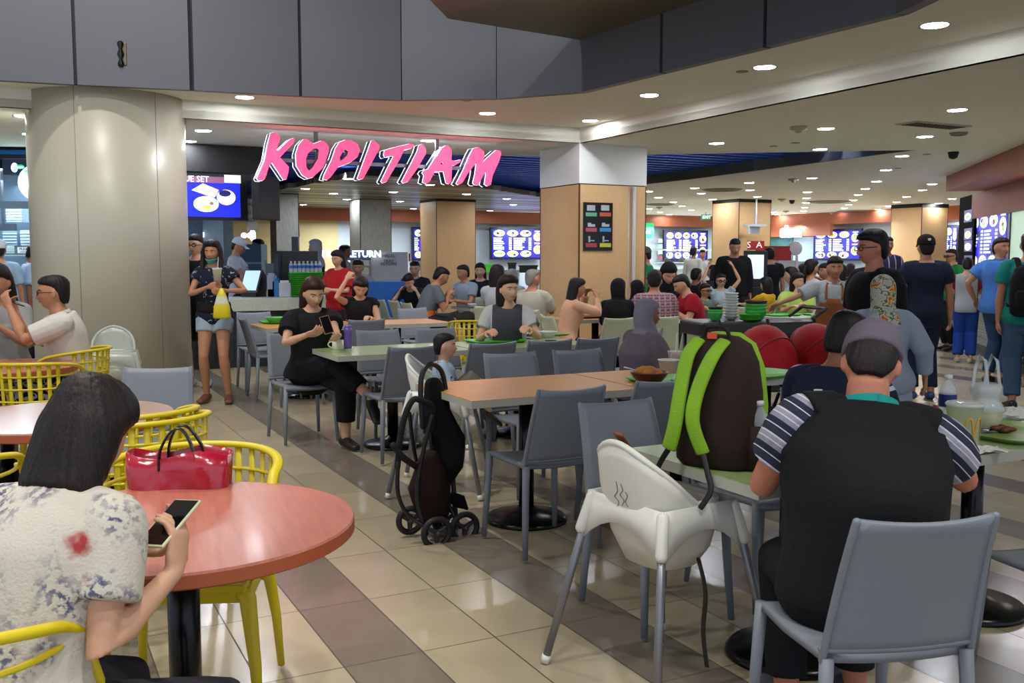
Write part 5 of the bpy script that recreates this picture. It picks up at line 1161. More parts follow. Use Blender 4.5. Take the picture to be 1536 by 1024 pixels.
# --- table row A/B
p = G(1003, 572, TT); tb = tray(p, GA, 'green tray on the orange table carrying the brown bowl of food')
q = G(974, 570, TT+.02); bw = bowl(q, .105, .062, brownb, 'wide brown bowl heaped with fried rice on the green tray', TT+.006)
lump(bw, 'fried_rice', (0, 0, .045), (.085, .07, .05), mat('fried_rice', '#b5742a', .7, var=.25, scale=60, bump=.5, bscale=120), 3, 26)
bm = bmesh.new(); tube(bm, [(-.02, 0, .05), (-.10, .02, .075), (-.135, .03, .082)], [(.010, .003), (.006, .003), (.018, .004)], 8); link('spoon', bm, whitep, bw, True)
q = G(1021, 574, TT+.02); rb = bowl(q, .055, .035, mat('bowl_teal', '#4aa878', .35), 'small green bowl with a mound of white rice', TT+.006); bm = bmesh.new(); ell(bm, (0, 0, .032), (.044, .044, .034)); link('rice_mound', bm, mat('rice_white', '#c4ccb4', .7, bump=.3), rb, True)
cup(G(1003, 560, TT), .048, .064, .085, whitep, 'wide white tub cup behind the brown bowl', lid=None, straw=None, name='tub')
cup(G(1012, 555, TT), .033, .044, .12, clear, 'clear plastic cup with a straw behind the brown bowl', straw=whitep, drink=mat('pale_drink', '#c9b9a8', .3))
cup(G(1034, 560, TT), .032, .042, .10, clear, 'clear plastic cup with a reddish drink next to the backpack', drink=mat('red_drink', '#a86a58', .3))
tray(G(1150, 563, TT), GA+.2, 'green tray right of the backpack at the end of the orange table', gtray)
# --- row C
tray(G(742, 513, TT), GA, 'empty bright green tray on the pale green table', gtray, .46, .34)
tray(G(815, 503, TT), GA, 'olive tray with a plate under the hands of the woman in grey and white tee', gtray2)
pl = bowl(G(803, 503, TT+.01), .10, .02, mat('plate_dark', '#4b3b2c', .4), 'flat plate of noodles in front of the woman in grey and white tee', TT+.006, 'plate', 'plate', .7); lump(pl, 'noodles', (0, 0, .012), (.07, .06, .02), mat('noodles', '#a8843c', .6, var=.2, scale=60), 5, 14)
bowl(G(822, 506, TT), .078, .055, whitep, 'white bowl at the right end of the pale green table')
for px, lb in ((777, 'small white sauce dish left'), (793, 'small white sauce dish right')):
    q = G(px, 508, TT); bowl(q, .03, .014, whitep, lb+' in front of the noodle plate', TT+.001, 'dish', 'sauce_dish')
q = G(826, 512, TT); bm = bmesh.new(); B(bm, (-.045, -.025, 0), (.045, .025, .014)); o = link('phone', bm, mat('phone_navy', '#1a2244', .3), None, loc=(q.x, q.y, TT), rz=.3, bevel=.006); tag(o, 'dark blue phone lying by the white bowl', 'phone')
q = G(507, 524, TT); mg = empty('mug', (q.x, q.y, TT), R(180), 'white mug at the left end of the pale green table', 'mug')
bm = bmesh.new(); lathe(bm, [(0, 0), (.036, 0), (.038, .004), (.038, .073), (.035, .073), (.034, .008), (0, .006)], 28); link('mug_body', bm, mat('mug_white', '#cfd2b4', .3), mg, True)
bm = bmesh.new(); tube(bm, [(.036+.028*math.sin(a), 0, .038+.022*math.cos(a)) for a in [R(5+17*i) for i in range(11)]], .0045, 8); link('handle', bm, mat('mug_white', '#cfd2b4', .3), mg, True)
mg.scale = (1.15, 1.15, 1.0)
q = G(522, 522, TT); pb = empty('bottle', (q.x, q.y, TT), 0, 'slim purple drinking bottle beside the white mug', 'bottle'); purp = mat('purple_bottle', '#5d4b96', .35)
bm = bmesh.new(); lathe(bm, [(0, 0), (.029, 0), (.030, .01), (.031, .05), (.027, .085), (.031, .12), (.031, .14), (.026, .158), (0, .158)], 24); link('bottle_body', bm, purp, pb, True)
bm = bmesh.new(); lathe(bm, [(.0, .156), (.026, .156), (.025, .178), (0, .180)], 24); link('cap', bm, mat('purple_cap', '#6f5bb0', .4), pb, True)
# --- row D
tray(G(420, 484, TT), GA, 'green tray on the orange table near the counter'); bowl(G(413, 484, TT+.01), .10, .065, gbowl, 'bright green bowl standing on the tray near the counter', TT+.006); bowl(G(443, 485, TT+.01), .07, .02, gbowl, 'flat green dish beside the green bowl', TT+.006, 'dish', 'dish')
bowl(G(545, 480, TT), .075, .05, whitep, 'white bowl in front of the woman resting her head')
tray(G(541, 482, TT), GA, 'small orange-brown tray under the white bowl', orange, .30, .22, TT-.0)
# --- right foreground table
tray(G(1400, 634, TT), GA, 'olive tray with a red and white burger wrapper beside the paper cup', gtray2, .40, .30)
q = G(1388, 636, TT); o = empty('burger_wrapper', (q.x, q.y, TT+.03), 0, 'crumpled red and white burger wrapper in front of the man in the black vest', 'wrapper')
crumple(o, 'wrapper', (0, 0, .012), (.062, .045, .042), mat('wrapper_red', '#c9b8b4', .6, fn=f_blotch([(0, '#d8d0cc'), (.5, '#c43a48'), (.58, '#e0d6d2')], 22, 2)), 4)
tray(G(1520, 652, TT), GA+.1, 'olive tray with leftovers and foil at the right edge', gtray2, .44, .32)
q = G(1500, 650, TT); o = empty('leftovers', (q.x, q.y, TT+.008), 0, 'brown meat leftovers on foil in the tray at the right edge', 'food'); lump(o, 'meat_pieces', (0, 0, .006), (.07, .045, .025), mat('meat_brown', '#5c2c14', .5, var=.3, scale=50), 7, 14)
crumple(o, 'foil', (-.07, .02, .004), (.07, .05, .010), mat('foil', '#a9b2bc', .25, metal=.9), 8)
q = G(1525, 632, TT); o = empty('paper_napkin', (q.x, q.y, TT+.02), 0, 'crumpled white napkin at the back of the right tray', 'napkin'); crumple(o, 'napkin', (0, 0, .012), (.09, .05, .03), paper, 9)
lump(tag(empty('salad', (q.x-.08, q.y+.02, TT+.02), 0), 'green salad scraps beside the crumpled napkin', 'food'), 'leaves', (0, 0, .0), (.06, .04, .025), mat('salad_green', '#4c9a34', .5, var=.2), 11, 12)
q = G(1445, 668, TT); cp = empty('cup', (q.x, q.y, TT), R(12), 'large translucent paper cup with a yellow arched M standing on the green table', 'cup'); cupm = mat('cup_milky', '#c3c8a8', .4, alpha=.93, var=.03)
bm = bmesh.new(); lathe(bm, [(0, 0), (.048, 0), (.050, .003), (.064, .15), (.067, .152), (.064, .154), (.060, .150), (.046, .005), (0, .005)], 36); link('cup_body', bm, cupm, cp, True)
bm = bmesh.new(); lathe(bm, [(.066, .150), (.069, .156), (.062, .163), (0, .165)], 36); link('lid', bm, mat('lid_clear', '#cfd6cc', .2, alpha=.8, var=0), cp, True)
ylw = mat('arch_yellow', '#d9a51c', .5)
def on_cup(t, z, off=.0015): r = .050+(.014)*(z/.15)+off; a = R(-90)+t/r; return Vector((r*math.cos(a), r*math.sin(a), z))
bm = bmesh.new()
for s in (-1, 1):
    P = crom([(s*-.001, .030), (s*.006, .075), (s*.013, .104), (s*.022, .110), (s*.030, .098), (s*.034, .072), (s*.035, .030)], 4); tube(bm, [on_cup(t, z) for t, z in P], [(.0038, .0012)]*len(P), 6)
link('yellow_arches', bm, ylw, cp, True)
q = G(1446, 676, TT); o = empty('tissue', (q.x+.02, q.y-.03, TT), 0, 'thin white tissue spread in front of the large paper cup', 'tissue'); rs = random.Random(5)
bm = bmesh.new(); sheet(bm, [[(-.10+.2*i/10, -.045+.09*j/8+.01*math.sin(i), .004+.016*abs(math.sin(i*1.3+j))*rs.uniform(.4, 1)) for j in range(9)] for i in range(11)], .0015); link('tissue_sheet', bm, paper, o)
bottle(G(1420, 640, TT), .034, .215, clear, whitep, 'water bottle with a dark blue label behind the large paper cup', label_m=mat('label_navy', '#17236e', .4))
q = G(1478, 632, TT); o = empty('plastic_bag', (q.x, q.y, TT), 0, 'translucent white carrier bag standing open with its handles up', 'bag')
bm = bmesh.new(); rs = random.Random(3); g = []
for i in range(9):
    t = i/8; rr = .075*(1-.35*t)+.012*math.sin(t*9); g.append([(rr*math.cos(a)*(1+.12*math.sin(5*a+i)), rr*.7*math.sin(a)*(1+.12*math.cos(4*a+i)), .005+.16*t) for a in [2*math.pi*j/20 for j in range(21)]])
sheet(bm, g, .0015); link('bag_body', bm, thinbag, o, True)
for s, x in ((1, .02), (-1, -.03)):
    bm = bmesh.new(); tube(bm, [Vector((x-.03, 0, .15)), Vector((x-.022, .0, .23)), Vector((x, .005, .285)), Vector((x+.02, 0, .26)), Vector((x+.035, 0, .15))], [(.008, .002)]*5, 6); link('handle', bm, thinbag, o, True)
q = G(1488, 652, TT); o = empty('clear_tub', (q.x+.01, q.y+.06, TT), 0, 'round tub with a clear domed lid behind the paper cup', 'tub'); bm = bmesh.new(); lathe(bm, [(0, 0), (.045, 0), (.055, .09), (0, .09)], 24); link('tub_body', bm, mat('tub_cream', '#a8a784', .5), o, True)
bm = bmesh.new(); lathe(bm, [(.058, .088), (.058, .1), (.045, .125), (.02, .138), (0, .14)], 24); link('dome_lid', bm, clear, o, True)
bottle(G(1225, 668, TT), .034, .21, clear, whitep, 'water bottle with white cap left of the man in the black vest', z=TT)
# --- backpack on the near green table
q = G(1078, 706, TT); bp = empty('backpack', (q.x+.02, q.y+.10, TT), R(-36), 'green and brown backpack standing on the near green table', 'backpack'); bbr = cloth('pack_brown', '#2c2019', rough=.8); bgr = cloth('pack_green', '#86b32a', rough=.7)
def sqr(w, d, z, ex=3.2, n=32, cx_=0, cy_=0): 
    out = []
    for j in range(n):
        a = 2*math.pi*j/n; c, s = math.cos(a), math.sin(a); k_ = (abs(c)**ex+abs(s)**ex)**(-1/ex); out.append(Vector((cx_+w*c*k_, cy_+d*s*k_, z)))
    return out
def stackm(bm, rings, mi=0):
    vs = [[bm.verts.new(p) for p in r_] for r_ in rings]; n = len(vs[0])
    for A, C in zip(vs, vs[1:]):
        for j in range(n): bm.faces.new((A[j], A[(j+1) % n], C[(j+1) % n], C[j])).material_index = mi
    bm.faces.new(vs[0][::-1]).material_index = mi; bm.faces.new(vs[-1]).material_index = mi
bm = bmesh.new(); stackm(bm, [sqr(.118, .085, 0), sqr(.135, .10, .02), sqr(.142, .105, .12), sqr(.138, .10, .25), sqr(.125, .085, .35), sqr(.10, .065, .41), sqr(.06, .04, .435), sqr(.02, .015, .44)]); link('pack_body', bm, bbr, bp, True)
bm = bmesh.new(); stackm(bm, [sqr(.110, .05, .03, cy_=.085), sqr(.125, .062, .06, cy_=.085), sqr(.130, .065, .2, cy_=.085), sqr(.12, .058, .33, cy_=.075), sqr(.095, .045, .41, cy_=.06), sqr(.05, .025, .445, cy_=.045)]); link('green_panel', bm, bgr, bp, True)
def strap(name, pts, w, m, parent, th=.006, ref=(1, 0, 0)):
    P = crom([tuple(p) for p in pts], 5); bm = bmesh.new(); tube(bm, P, [(w, th)]*len(P), 8, 'round', ref=ref); return link(name, bm, m, parent, True)
strap('shoulder_strap', [(-.055, -.05, .425), (-.075, -.095, .37), (-.085, -.125, .25), (-.10, -.13, .14), (-.125, -.12, .06)], .026, bgr, bp)
strap('shoulder_strap', [(.035, -.05, .425), (.012, -.098, .37), (-.022, -.128, .26), (-.032, -.138, .16), (.0, -.125, .06)], .026, bgr, bp)
strap('webbing', [(-.125, -.12, .06), (-.16, -.12, .0), (-.17, -.14, -.06)], .010, blackp, bp, .003); strap('webbing', [(.0, -.125, .06), (.03, -.15, .0), (.05, -.17, -.05), (.02, -.18, -.11)], .010, blackp, bp, .003)
strap('grab_handle', [(-.045, -.03, .43), (-.03, -.035, .465), (.03, -.035, .465), (.045, -.03, .43)], .010, bbr, bp, .006, (0, 1, 0)); bm = bmesh.new(); B(bm, (-.02, -.062, .43), (.012, -.056, .45)); link('orange_tag', bm, mat('tag_orange', '#d8502a', .5), bp)
bm = bmesh.new(); stackm(bm, [sqr(.03, .055, .01, cx_=.135), sqr(.035, .06, .08, cx_=.14), sqr(.034, .058, .15, cx_=.135)]); link('side_pocket', bm, bbr, bp, True)
q = bp.location+Matrix.Rotation(R(-36), 3, 'Z') @ Vector((.142, -.005, .03)); bottle(q, .032, .20, clear, whitep, 'clear water bottle in the side pocket of the green backpack', z=TT+.03)
# strap of the brown bag hung in the high chair
o = empty('brown_bag', (.50, 3.235, .60), R(-56), 'tan leather bag strap lying inside the white high chair', 'bag'); strap('leather_strap', [(-.02, -.165, .255), (-.03, -.09, .17), (-.03, -.03, .08), (.0, .04, .05), (.03, .06, .02)], .024, mat('leather_tan', '#7c4322', .5), o, .008)
bm = bmesh.new(); stackm(bm, [sqr(.08, .06, -.03), sqr(.10, .08, .02), sqr(.085, .06, .05)]); link('bag_body', bm, mat('leather_tan', '#7c4322', .5), o, True)
for i, (x, y) in enumerate(((.14, .13), (-.1, .16))):
    o2 = strap('safety_strap', [(x, y*.3, -.18), (x+.01, y*.5, -.30), (x-.01, y*.6, -.44), (x+.01, y*.6, -.56)], .011, blackp, o, .002); o2.parent = hc; o2.location = (0, 0, .62); 
text('Antilop', .05, txm, hc, (0, -.207, .60), (R(90), R(80), 0), 'printed_mark', .0006) if False else None
# --- red bag on the yellow chair
o = empty('shopping_bag', (-1.02, 2.93, .468), R(4), 'glossy red shopping bag with black handles on the yellow chair', 'bag'); rbm = mat('bag_red', '#a3122c', .18, var=.12, scale=7, bump=.9, bscale=9, coat=.6)
bm = bmesh.new(); g = []
for i in range(9):
    t = i/8; w, d = .135+.018*t, .055+.03*t*(1-t)*2; g.append([Vector((p.x*(1+.02*math.sin(7*p.y*20+i)), p.y+.008*math.sin(p.x*30+i*1.3), .375*t+(.012*math.sin(p.x*25) if i == 8 else 0))) for p in sqr(w, d, 0, 5, 40)+[sqr(w, d, 0, 5, 40)[0]]])
sheet(bm, g, .002); link('bag_body', bm, rbm, o, True)
for y in (-.05, .05): strap('handle', [(-.05, y, .33), (-.045, y, .39), (-.015, y*.6, .445), (.02, y*.6, .445), (.055, y, .38), (.055, y, .33)], .012, mat('handle_black', '#0c0c0e', .25), o, .004, (0, 1, 0))
# --- hands: phones, drink, bag
def phone(loc, rot, label, col='#0a0b10', rim='#c9c4a0', w=.070, h=.142):
    o = empty('phone', loc, 0, label, 'phone'); o.rotation_euler = rot
    bm = bmesh.new(); B(bm, (-w/2, -h/2, -.004), (w/2, h/2, .003)); link('case', bm, mat('phone_rim_'+rim.strip('#'), rim, .3), o, bevel=.003)
    bm = bmesh.new(); B(bm, (-w/2+.004, -h/2+.005, .0031), (w/2-.004, h/2-.005, .0042)); link('screen', bm, mat('phone_glass', col, .06), o)
    return o
pm = D(254, 784, 1.97); phone(pm, (R(28), R(-4), R(-22)), 'black phone with a pale gold rim held above the coral table')
k7 = PP['woman7']; w7 = k7['root'].matrix_basis; pw = D(490, 487, 7.0); phone(pw, (R(62), R(-14), R(20)), 'gold phone in the hand of the seated woman in black', '#5a4630', '#8c6f4a')
pw = D(20, 452, 6.55); phone(pw, (R(20), R(15), R(70)), 'dark phone held up by the man in the white shirt', '#0a0b10', '#1b1b1f', .075, .15)
g_ = D(326, 414, 9.27); c_ = cup(Vector((g_.x, g_.y, 0)), .034, .045, .12, clear, 'iced yellow drink with a straw held by the standing girl', z=g_.z-.05, lid=clear, straw=whitep, drink=mat('yellow_drink', '#c9b46a', .3))
bg = D(332, 432, 9.25); o = empty('carrier_bag', bg, 0, 'yellow and white carrier bag hanging from the wrist of the standing girl', 'bag')
def f_yw(m, nt, N, L, b, tc):
    sx_ = N.new('ShaderNodeSeparateXYZ'); L.new(tc.outputs['Object'], sx_.inputs[0]); r = ramp(N, [(0, '#d9c414'), (.40, '#d0cdb9'), (.47, '#d9c414')], 'CONSTANT'); mp = N.new('ShaderNodeMath'); mp.operation = 'MULTIPLY_ADD'; mp.inputs[1].default_value = 1; mp.inputs[2].default_value = .55; L.new(sx_.outputs[2], mp.inputs[0]); L.new(mp.outputs[0], r.inputs[0]); L.new(r.outputs[0], b.inputs['Base Color'])
bm = bmesh.new(); stackm(bm, [sqr(.075, .03, -.29, 4), sqr(.082, .04, -.27, 4), sqr(.075, .045, -.18, 3), sqr(.045, .025, -.07, 2), sqr(.012, .01, .0, 2)]); link('bag_body', bm, mat('bag_yellow_white', '#d9c414', .4, fn=f_yw, bump=.6, bscale=25), o, True); text('mark', .03, blackp, o, (.01, -.045, -.16), (R(90), 0, 0), 'printed_mark') if False else None
# mask, sunglasses and long hair of the girl
gi = PP['girl']; Mh, hk = gi['Mh'], gi['hk']
bm = bmesh.new(); gr = []
for i in range(7):
    z = -.075-.040*i/6; gr.append([Mh @ (Vector(((.068-.022*i/6)*math.sin(a), .006+(.100-.028*i/6)*math.cos(a), z+.012*abs(math.sin(a))))*hk) for a in [R(-80+160*j/12) for j in range(13)]])
sheet(bm, gr, .004); link('face_mask', bm, cloth('mask_teal', '#4aa39a'), gi['root'], True)
for s in (-1, 1):
    bm = bmesh.new(); tube(bm, [Mh @ (Vector((s*x, y, z))*hk) for x, y, z in ((.062, .03, .085), (.088, .018, .02), (.096, .02, -.08), (.10, .05, -.18), (.095, .075, -.28), (.085, .08, -.36))], [(.022*hk, .018*hk), (.022*hk, .03*hk), (.026*hk, .03*hk), (.03*hk, .026*hk), (.026*hk, .02*hk), (.01, .008)], 12); o2 = link('hair_lock', bm, hairm('dark'), gi['root'], True); remesh(o2, .009, 1, .003, 12, 3)
bm = bmesh.new()
for s in (-1, 1): ell(bm, Mh @ (Vector((s*.030, .085, .105))*hk), (.027, .012, .017), None, 12, 8)
link('sunglasses', bm, mat('lens_blue', '#1a2d4c', .08), gi['root'], True)
bm = bmesh.new(); k_ = gi['k']; pt, x, y, t = gi['frame'](.08); tube(bm, [pt+x*(.165*math.sin(a))*k_+y*.135*math.cos(a)*k_+Vector((0, 0, .005)) for a in [R(-75+15*i) for i in range(11)]], [(.02, .055)]*11, 10, 'round'); o2 = link('waist_bag', bm, cloth('waist_black', '#1b1716'), gi['root'], True)
# apron
ap = PP['apron']; bm = bmesh.new(); gr = []; k_ = ap['k']
for i in range(12):
    s_ = .36-.62*i/11; pt, x, y, t = ap['frame'](max(s_, 0)); pt = pt+Vector((0, 0, min(0, s_)))*k_*1.1
    wd = (.085 if s_ > .2 else .165) if s_ > .2 else .165; wd = .09+.085*min(1, max(0, (.36-s_)/.14)); rad = .165 if s_ > 0 else .18
    gr.append([pt+x*(wd*u_)*k_+y*(rad-.05*u_*u_)*k_ for u_ in [-1+j/5 for j in range(11)]])
sheet(bm, gr, .006); link('apron', bm, cloth('apron_brown', '#8a4f2c'), ap['root'], True)
for s in (-1, 1):
    bm = bmesh.new(); tube(bm, [ap['frame'](s1)[0]+ap['frame'](s1)[1]*s*w_*k_+ap['frame'](s1)[2]*d_*k_ for s1, w_, d_ in ((.35, .08, .165), (.42, .085, .15), (.48, .08, .09), (.51, .06, .02))], [(.010, .004)]*4, 6); link('apron_strap', bm, cloth('apron_brown', '#8a4f2c'), ap['root'], True)
# backpack worn by the man in teal
te = PP['teal']; k_ = te['k']; b2 = empty('backpack', te['root'].location, te['root'].rotation_euler.z, 'black backpack worn by the man in teal at the right edge', 'backpack')
pt, x, y, t = te['frame'](.26); o3 = bmesh.new(); stackm(o3, [[pt+Vector((p.x-.02, p.y-.22, p.z)) for p in sqr(w_, d_, z_, 2.8)] for w_, d_, z_ in ((.11, .06, -.27), (.15, .085, -.24), (.165, .095, -.1), (.16, .09, .06), (.13, .07, .17), (.07, .04, .21))]); link('pack_body', o3, cloth('pack_black', '#101114'), b2, True)
o3 = bmesh.new(); stackm(o3, [[pt+Vector((p.x-.02, p.y-.31, p.z)) for p in sqr(w_, d_, z_, 3)] for w_, d_, z_ in ((.10, .02, -.2), (.12, .03, -.17), (.12, .03, -.05), (.10, .02, -.02))]); link('front_pocket', o3, cloth('pack_black', '#101114'), b2, True)
for s in (-1, 1): strap('shoulder_strap', [pt+Vector((s*.09, -.13, .17)), pt+Vector((s*.11, -.05, .265)), pt+Vector((s*.12, .06, .25)), pt+Vector((s*.13, .14, .12)), pt+Vector((s*.16, .10, -.06)), pt+Vector((s*.16, -.1, -.18))], .026, cloth('pack_black', '#101114'), b2, .007)
# head of the man in blue looks back (face toward us)
# --- folded stroller
st = empty('folded_stroller', (D(652, 600, 4.92).x, 4.92, 0), 0, 'folded black stroller standing upright beside the orange table', 'stroller'); so = st.location
sb = mat('stroller_frame', '#1c1c1e', .38, metal=.3); sf = cloth('stroller_fabric', '#0d0d10'); sw = mat('wheel_grey', '#2a2b2c', .5)
def SP(px, py, dd=0): return D(px, py, 4.92+dd)-so
def fr(name, P, r, m=None):
    bm = bmesh.new(); Q = crom([tuple(SP(*p)) for p in P], 5); tube(bm, Q, r, 10); return link(name, bm, m or sb, st, True)
fr('push_handle', [(634, 640, .0), (631, 575, .02), (640, 549, .06), (654, 548, .12), (665, 565, .16), (672, 620, .16), (678, 700, .14), (683, 770, .12)], .014)
fr('grip_bar', [(596, 700, -.14), (603, 640, -.12), (618, 601, -.1), (634, 602, -.02), (650, 612, .04), (648, 640, .05)], .016, mat('foam_black', '#141415', .85))
fr('bumper_bar', [(590, 668, -.16), (604, 685, -.14), (622, 698, -.06), (628, 702, 0)], .017, mat('foam_black', '#141415', .85))
for nm, P in (('frame_tube', [(648, 625, -.06), (632, 690, -.08), (626, 750, -.1), (640, 800, -.12)]), ('frame_tube', [(645, 650, .06), (652, 700, .06), (668, 745, .04), (690, 790, .0)]), ('frame_tube', [(597, 695, -.16), (597, 740, -.16), (612, 772, -.14), (642, 792, -.13)]), ('frame_tube', [(614, 620, .1), (622, 680, .12), (640, 740, .14), (662, 790, .16)]), ('frame_tube', [(600, 770, .1), (630, 775, .1), (655, 770, .1)])): fr(nm, P, .011)
bm = bmesh.new(); tube(bm, [SP(650, 575, .1), SP(655, 620, .1), SP(672, 660, .12), SP(672, 700, .1), SP(668, 722, .1)], [(.04, .03), (.08, .05), (.10, .07), (.085, .06), (.04, .03)], 16); o2 = link('seat_fabric', bm, sf, st, True); remesh(o2, .008, 2, .008, 14, 4)
bm = bmesh.new(); tube(bm, [SP(645, 690, 0), SP(643, 730, .0), SP(650, 770, .02)], [(.06, .06), (.11, .08), (.09, .06)], 16); o2 = link('basket', bm, cloth('stroller_brown', '#24140e'), st, True); remesh(o2, .008, 2, .008, 14, 5)
bm = bmesh.new(); tube(bm, [SP(676, 745, .12), SP(690, 752, .12), SP(700, 762, .12)], [(.03, .02), (.04, .03), (.01, .01)], 12); link('footrest', bm, sf, st, True)
def wheel(px, py, dd, r=.075):
    c = SP(px, py, dd); Rw = Matrix.Rotation(R(28), 3, 'Z'); bm = bmesh.new()
    tube(bm, [c+Rw @ Vector((r*math.cos(a), 0, r*math.sin(a))) for a in [2*math.pi*i/24 for i in range(24)]], .016, 10, closed=True); w_ = link('wheel', bm, rubber, st, True)
    bm = bmesh.new()
    for k3 in range(3): a = 2*math.pi*k3/3+.5; tube(bm, [c, c+Rw @ Vector((r*.95*math.cos(a), 0, r*.95*math.sin(a)))], [(.016, .010), (.010, .008)], 8)
    tube(bm, [c-Rw @ Vector((0, .022, 0)), c+Rw @ Vector((0, .022, 0))], .014, 12); link('spokes', bm, sw, w_, True)
wheel(655, 799, -.14, .070); wheel(697, 791, .0, .070); wheel(615, 780, -.02, .062); wheel(668, 780, .14, .062)
# --- twin stroller with red hoods
tw = empty('twin_stroller', (1.86, 6.5, 0), R(20), 'double stroller with two red hoods behind the orange table', 'stroller'); redc = cloth('hood_red', '#a8101a', rough=.6, var=.14)
for sx_, nm in ((-.19, 'left'), (.21, 'right')):
    bm = bmesh.new(); gr = []
    for i in range(10):
        th_ = R(-8+128*i/9); cy_, cz = math.cos(th_), math.sin(th_); gr.append([Vector((sx_+.185*math.cos(ph), -.02-.30*cy_*math.sin(ph)*.9, .66+.30*cz*math.sin(ph)+.03*math.sin(ph))) for ph in [R(4+172*j/14) for j in range(15)]])
    sheet(bm, gr, .006); h_ = link('hood', bm, redc, tw, True); bm = bmesh.new()
    for i in (0, 4, 9): tube(bm, [p*1.0 for p in gr[i]], .009, 8)
    link('hood_rib', bm, mat('rib_red', '#7c0c14', .5), h_, True)
    bm = bmesh.new(); B(bm, (sx_-.15, -.12, .35), (sx_+.15, .16, .42)); B(bm, (sx_-.15, .1, .4), (sx_+.15, .16, .85)); link('seat', bm, sf, tw, bevel=.02)
bm = bmesh.new()
for sx_ in (-.38, .01, .40): tube(bm, [(sx_, .25, 1.0), (sx_, .1, .6), (sx_, -.28, .12)], .012, 8); tube(bm, [(sx_, .1, .5), (sx_, .3, .12)], .012, 8)
link('frame', bm, sb, tw, True)
for sx_ in (-.38, .01, .40):
    for y_ in (-.3, .32):
        bm = bmesh.new(); tube(bm, [(sx_+.0, y_+.085*math.cos(a), .10+.085*math.sin(a)) for a in [2*math.pi*i/20 for i in range(20)]], .016, 8, closed=True); link('wheel', bm, rubber, tw, True)
o = empty('black_bag', (1.42, 4.55, .5), .3, 'black bag hanging between the tables right of the green backpack', 'bag'); bm = bmesh.new(); stackm(bm, [sqr(.14, .08, -.22), sqr(.18, .11, -.14), sqr(.19, .11, .04), sqr(.15, .08, .12), sqr(.08, .04, .15)]); o2 = link('bag_body', bm, sf, o, True); strap('handle', [(-.1, 0, .1), (-.06, 0, .19), (.06, 0, .19), (.1, 0, .1)], .012, blackp, o, .005, (0, 1, 0))
# --- cleaning trolley with crockery
tr = empty('cleaning_trolley', (2.12, 8.3, 0), R(12), 'black cleaning trolley loaded with stacked bowls beside the woman in the apron', 'trolley')
bm = bmesh.new(); B(bm, (-.62, -.26, .78), (.42, .26, .90)); B(bm, (-.60, -.24, .30), (.40, .24, .36)); link('tray_box', bm, blackp, tr, bevel=.02)
for x_ in (-.58, .38):
    for y_ in (-.22, .22):
        bm = bmesh.new(); tube(bm, [(x_, y_, .06), (x_, y_, .80)], .018, 8, 'flat'); link('post', bm, blackp, tr, True)
        bm = bmesh.new(); tube(bm, [(x_-.015, y_, .045), (x_+.015, y_, .045)], .045, 14, 'flat'); link('castor', bm, rubber, tr, True)
bm = bmesh.new(); tube(bm, [(.40, -.2, .92), (.52, -.2, 1.0), (.52, .2, 1.0), (.40, .2, .92)], .016, 8); link('push_bar', bm, blackp, tr, True)
def tl(x, y): return tr.location+Matrix.Rotation(R(12), 3, 'Z') @ Vector((x, y, 0))
def stack(name, x, y, r, h, m, n, dz, lb, top=None, z0=.902):
    for i in range(n):
        pz = bowl(tl(x, y), r*(1-.012*(i % 3)), h, m if not (top and i == n-1) else top, lb+(', topmost' if i == n-1 else ', %s from the bottom' % ['lowest', 'second', 'third', 'fourth', 'fifth', 'sixth', 'seventh', 'eighth', 'ninth', 'tenth'][i]), z0+i*dz, 'bowl', name); pz['group'] = 'crockery stacked on the trolley'
stack('bowl', -.42, -.05, .064, .075, gbowl, 3, .022, 'green bowl in the small stack on the trolley', blackp)
stack('bowl', -.05, -.05, .095, .085, gbowl, 4, .028, 'large green bowl in the tall stack on the trolley', brownb)
stack('bowl', -.24, .03, .062, .04, whitep, 9, .024, 'white bowl in the white stack on the trolley')
stack('plate', -.16, -.16, .09, .022, gtray, 4, .012, 'wavy green plate at the front of the trolley')
# --- large cream tables behind
rtable(9.15, 9.8, 5.4, 6.5, mat('laminate_wood', '#a98a55', .35), 'wooden table between the woman in peach and the black hijab')
rtable(8.35, 9.0, 7.8, 9.1, creamt, 'cream table in front of the woman in the lime green top')
rtable(9.95, 10.6, 7.8, 8.6, creamt, 'cream table in front of the girl raising her arms')
rtable(12.3, 13.0, 6.8, 8.0, creamt, 'far cream table near the man in the black sweater')
rtable(11.95, 12.6, 5.5, 6.4, mat('table_brown', '#4b3a2c', .4), 'dark table of the man in grey and orange')
cup(UV(8.6, 8.9), .032, .04, .10, whitep, 'white paper cup on the cream table behind the apron woman'); tray(UV(8.6, 8.6), GA, 'green tray at the right part of the lime woman\'s cream table')
tray(UV(8.75, 8.1), GA, 'green tray in front of the woman in the lime green top'); bowl(UV(9.5, 5.6), .07, .05, mat('bowl_red', '#8c2a22', .4), 'red bowl on the wooden table in front of the woman in peach'); tray(UV(9.45, 5.85), GA, 'dark red tray on the wooden table by the woman in peach', mat('tray_red', '#6b1d1c', .4), .34, .26)
bowl(UV(12.2, 5.65), .07, .05, whitep, 'white bowl of the man in grey and orange'); bottle(UV(12.3, 6.2), .035, .2, blackp, whitep, 'black tumbler on the dark table beside the far wood column')
